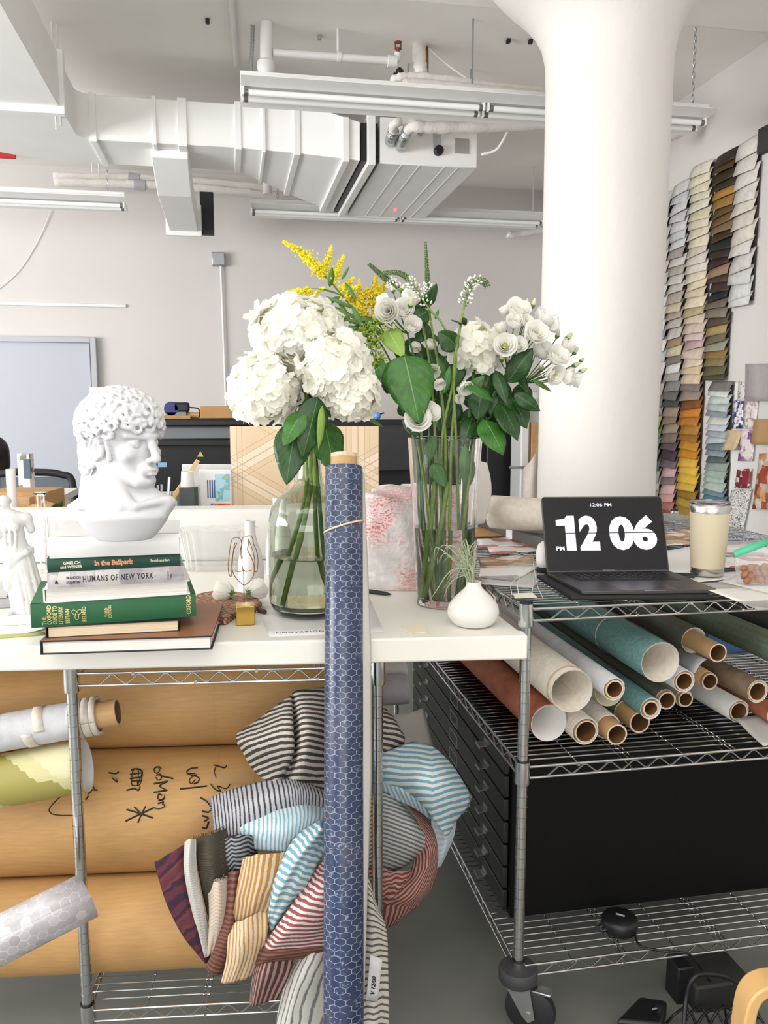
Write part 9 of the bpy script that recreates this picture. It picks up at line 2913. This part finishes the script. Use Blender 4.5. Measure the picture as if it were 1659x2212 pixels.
for i, (lab, x0, y0, x1, y1, lean, mt) in enumerate((
		('small white card with dark tick marks at the top of the pin board', 1595, 824, 1640, 866, -2, prints('card_with_ticks', ((120, 100, 96), (60, 58, 60)), 60, 0.6, 9.0)),
		('blue and white patterned card at the left of the pin board', 1586, 865, 1608, 926, -4, prints('blue_willow_pattern', ((40, 60, 140), (30, 44, 110)), 34, 0.46, 5.0)),
		('pale mauve sketch card right of the blue patterned card', 1609, 866, 1638, 926, -4, prints('mauve_sketch', ((206, 186, 186), (160, 120, 124)), 40, 0.5, 6.0)),
		('curled tan marble sample pinned over the board edge', 1572, 930, 1602, 972, -4, flat('tan_marble_paper', (206, 180, 144), 0.5, var=0.2, scale=30)),
		('card with a purple and pink ink splash', 1600, 930, 1632, 996, -5, prints('purple_splash', ((190, 130, 180), (96, 60, 130), (214, 150, 180)), 18, 0.45, 8.0)),
		('deep red floral card in the middle of the pin board', 1592, 1014, 1624, 1054, -4, prints('red_floral', ((110, 24, 40), (150, 40, 56), (80, 20, 34)), 26, 0.36, 3.5)),
		('tall black and white squiggle patterned card', 1580, 1058, 1624, 1158, -20, m_qr.m),
		('tiny yellow-green card at the foot of the squiggle card', 1575, 1160, 1600, 1177, -3, flat('mustard_card', (184, 168, 62), 0.5, var=0.2, scale=40)),
		('orange and grey picture sheet at the right edge of the pin board', 1640, 980, 1680, 1100, -14, prints('orange_grey_photo', ((206, 190, 170), (210, 140, 70), (160, 70, 50)), 12, 0.3, 4.4)),
		('brown wood-tone sample at the right of the pin board', 1628, 906, 1690, 960, -4, m_core),
		('grey felt piece pinned above the pin board', 1610, 786, 1720, 866, 0, flat('grey_felt', (182, 174, 176), 0.8, var=0.08, scale=60)))):
	xx_ = XB - 0.001 - 0.0015 * i
	P4 = [onx(x0, y0, xx_), onx(x1, y0 - 2, xx_), onx(x1 + lean, y1, xx_), onx(x0 + lean, y1, xx_)]
	cv = 0.03 if 'curled' in lab else 0.004
	tag(MB().sheet(lambda u, v: P4[0].lerp(P4[1], u).lerp(P4[3].lerp(P4[2], u), v) + Vector((-cv * v * v, 0, 0)), 4, 6).build('pinned_card', mt, solid=0.001, smooth=60), lab, 'card', 'cards on the pin board')
# ------------------------------------------------------------------ floor and bottom shelf
p = onz(1338, 2008, RBOT + 0.004)
pk = thing('cable_puck', 'round black puck with a cable on the bottom shelf of the tall rack', 'charger', p)
MB(Matrix.Translation(p)).lathe([(0, 0), (0.04, 0), (0.0455, 0.006), (0.0455, 0.03), (0.04, 0.037), (0, 0.038)], 36, caps=False).build('puck_body', m_blackcap, pk, smooth=60)
MB(frame(p, -40)).box((0.0, 0.004, 0.0384), (0.022, 0.005, 0.0012)).build('logo_mark', flat('pale_teal_mark', (150, 190, 186), 0.5), pk)
pts = [p + Vector((0.034, -0.01, 0.012)), onz(1382, 2042, RBOT + 0.012), onz(1440, 2055, RBOT + 0.010), onz(1490, 2062, RBOT + 0.006), onz(1520, 2100, 0.10), onz(1560, 2160, 0.02), onz(1575, 2240, 0.006)]
MB().tube(catmull(pts, 10), 0.003, 8).build('cable', m_blackcap, pk, smooth=180)
F0 = 0.0
ps = thing('power_strip', 'black upright box among the cables on the floor at the right', 'power adapter', onz(1480, 2170, 0))
a, b = onz(1462, 2172, F0), onz(1500, 2172, F0)
hgt = onvert(1462, 2094, a, 0).z
MB().box(((a.x + b.x) / 2, a.y + 0.03, hgt / 2), (b.x - a.x, 0.06, hgt)).build('adapter_body', m_blackcap, ps, bevel=0.004)
a, b = onz(1502, 2190, F0), onz(1640, 2190, F0)
MB().box(((a.x + b.x) / 2, a.y + 0.06, 0.035), (b.x - a.x, 0.12, 0.07)).build('dark_block', flat('charcoal_block', (40, 40, 38), 0.6), ps, bevel=0.006)
pts = [onz(1476, 2240, 0.012), onz(1482, 2160, 0.08), onz(1496, 2116, 0.13), onz(1520, 2104, 0.14), onz(1570, 2112, 0.12), onz(1610, 2140, 0.06), onz(1640, 2200, 0.01)]
tag(MB().tube(catmull(pts, 8), 0.0055, 8).build('thick_cable', m_blackcap, smooth=180), 'thick black cable looping over the box on the floor', 'cable')
for k in range(6):
	x0 = 1440 + 30 * k
	pts = [onz(x0, 2212 + rnd.uniform(-4, 20), 0.006), onz(x0 + 20, 2190 + rnd.uniform(-12, 8), 0.03 + rnd.uniform(0, 0.04)), onz(x0 + 45, 2186 + rnd.uniform(-10, 10), 0.03), onz(x0 + 70, 2225, 0.006)]
	tag(MB().tube(catmull(pts, 8), 0.0035, 6).build('thin_cable', m_blackcap, smooth=180), 'thin black cable in the tangle on the floor at the right', 'cable', 'tangled cables on the floor')
a4 = [onz(1330, 2240, 0), onz(1430, 2250, 0), onz(1440, 2196, 0), onz(1380, 2186, 0)]
tag(MB().poly([(q.x, q.y) for q in a4], 0.001, 0.045).build('power_brick', m_blackcap, bevel=0.008, bseg=3), 'black power brick on the floor left of the cable tangle', 'power adapter')
pgp = onz(1424, 2190, 0.05)
pg = thing('barrel_plug', 'small black plug with a bright metal tip standing in the cables', 'plug', pgp)
MB(axis_frame(pgp, pgp + Vector((0, 0, 1)))).lathe([(0.003, -0.045), (0.003, 0), (0.008, 0.004), (0.008, 0.022), (0, 0.024)], 12).build('plug_body', m_blackcap, pg)
MB(axis_frame(pgp + Vector((-0.006, 0, 0.016)), pgp + Vector((-1, 0, -0.1)))).lathe([(0, 0), (0.003, 0), (0.003, 0.014), (0, 0.014)], 10, caps=False).build('metal_tip', m_sil, pg)
# bent-wood chair arm at the lower right corner
ca = thing('wooden_chair', 'light bent-wood chair of which one rounded arm shows at the lower right corner', 'chair', onz(1700, 2330, 0))
m_bent = flat('pale_bent_plywood', (222, 178, 118), 0.4, var=0.08, scale=12)
D0 = 1.58
pts = [fw(1588, 2420, D0), fw(1596, 2300, D0), fw(1606, 2200, D0), fw(1618, 2150, D0), fw(1644, 2125, D0), fw(1690, 2118, D0 + 0.02), fw(1760, 2118, D0 + 0.06), fw(1900, 2122, D0 + 0.14)]
q = catmull(pts, 8)
m = MB()
vs, fs = [], []
for i, c in enumerate(q):
	tn = (q[min(i + 1, len(q) - 1)] - q[max(i - 1, 0)]).normalized()
	bk = Vector((-_sy, _cy, 0))
	up_ = tn.cross(bk).normalized()
	for (dx, dy) in ((-0.012, -0.03), (0.012, -0.03), (0.012, 0.03), (-0.012, 0.03)):
		vs.append(c + up_ * dx + bk * dy)
for i in range(len(q) - 1):
	for j in range(4):
		fs.append((i * 4 + j, i * 4 + (j + 1) % 4, i * 4 + 4 + (j + 1) % 4, i * 4 + 4 + j))
fs += [(3, 2, 1, 0), tuple(len(vs) - 4 + j for j in range(4))]
m.add(vs, fs)
m.build('arm', m_bent, ca, smooth=50, bevel=0.004)
e0, e1 = q[-1], q[0]
MB().box((e0.x + 0.22, e0.y - 0.25, 0.16), (0.4, 0.4, 0.03)).build('seat', m_bent, ca, bevel=0.01)
MB().tube([(e0.x, e0.y, e0.z), (e0.x + 0.02, e0.y, 0.0)], 0.015, 10).build('leg', m_bent, ca)
MB().tube([(e1.x, e1.y, e1.z), (e1.x, e1.y, 0.0)], 0.015, 10).build('leg', m_bent, ca)
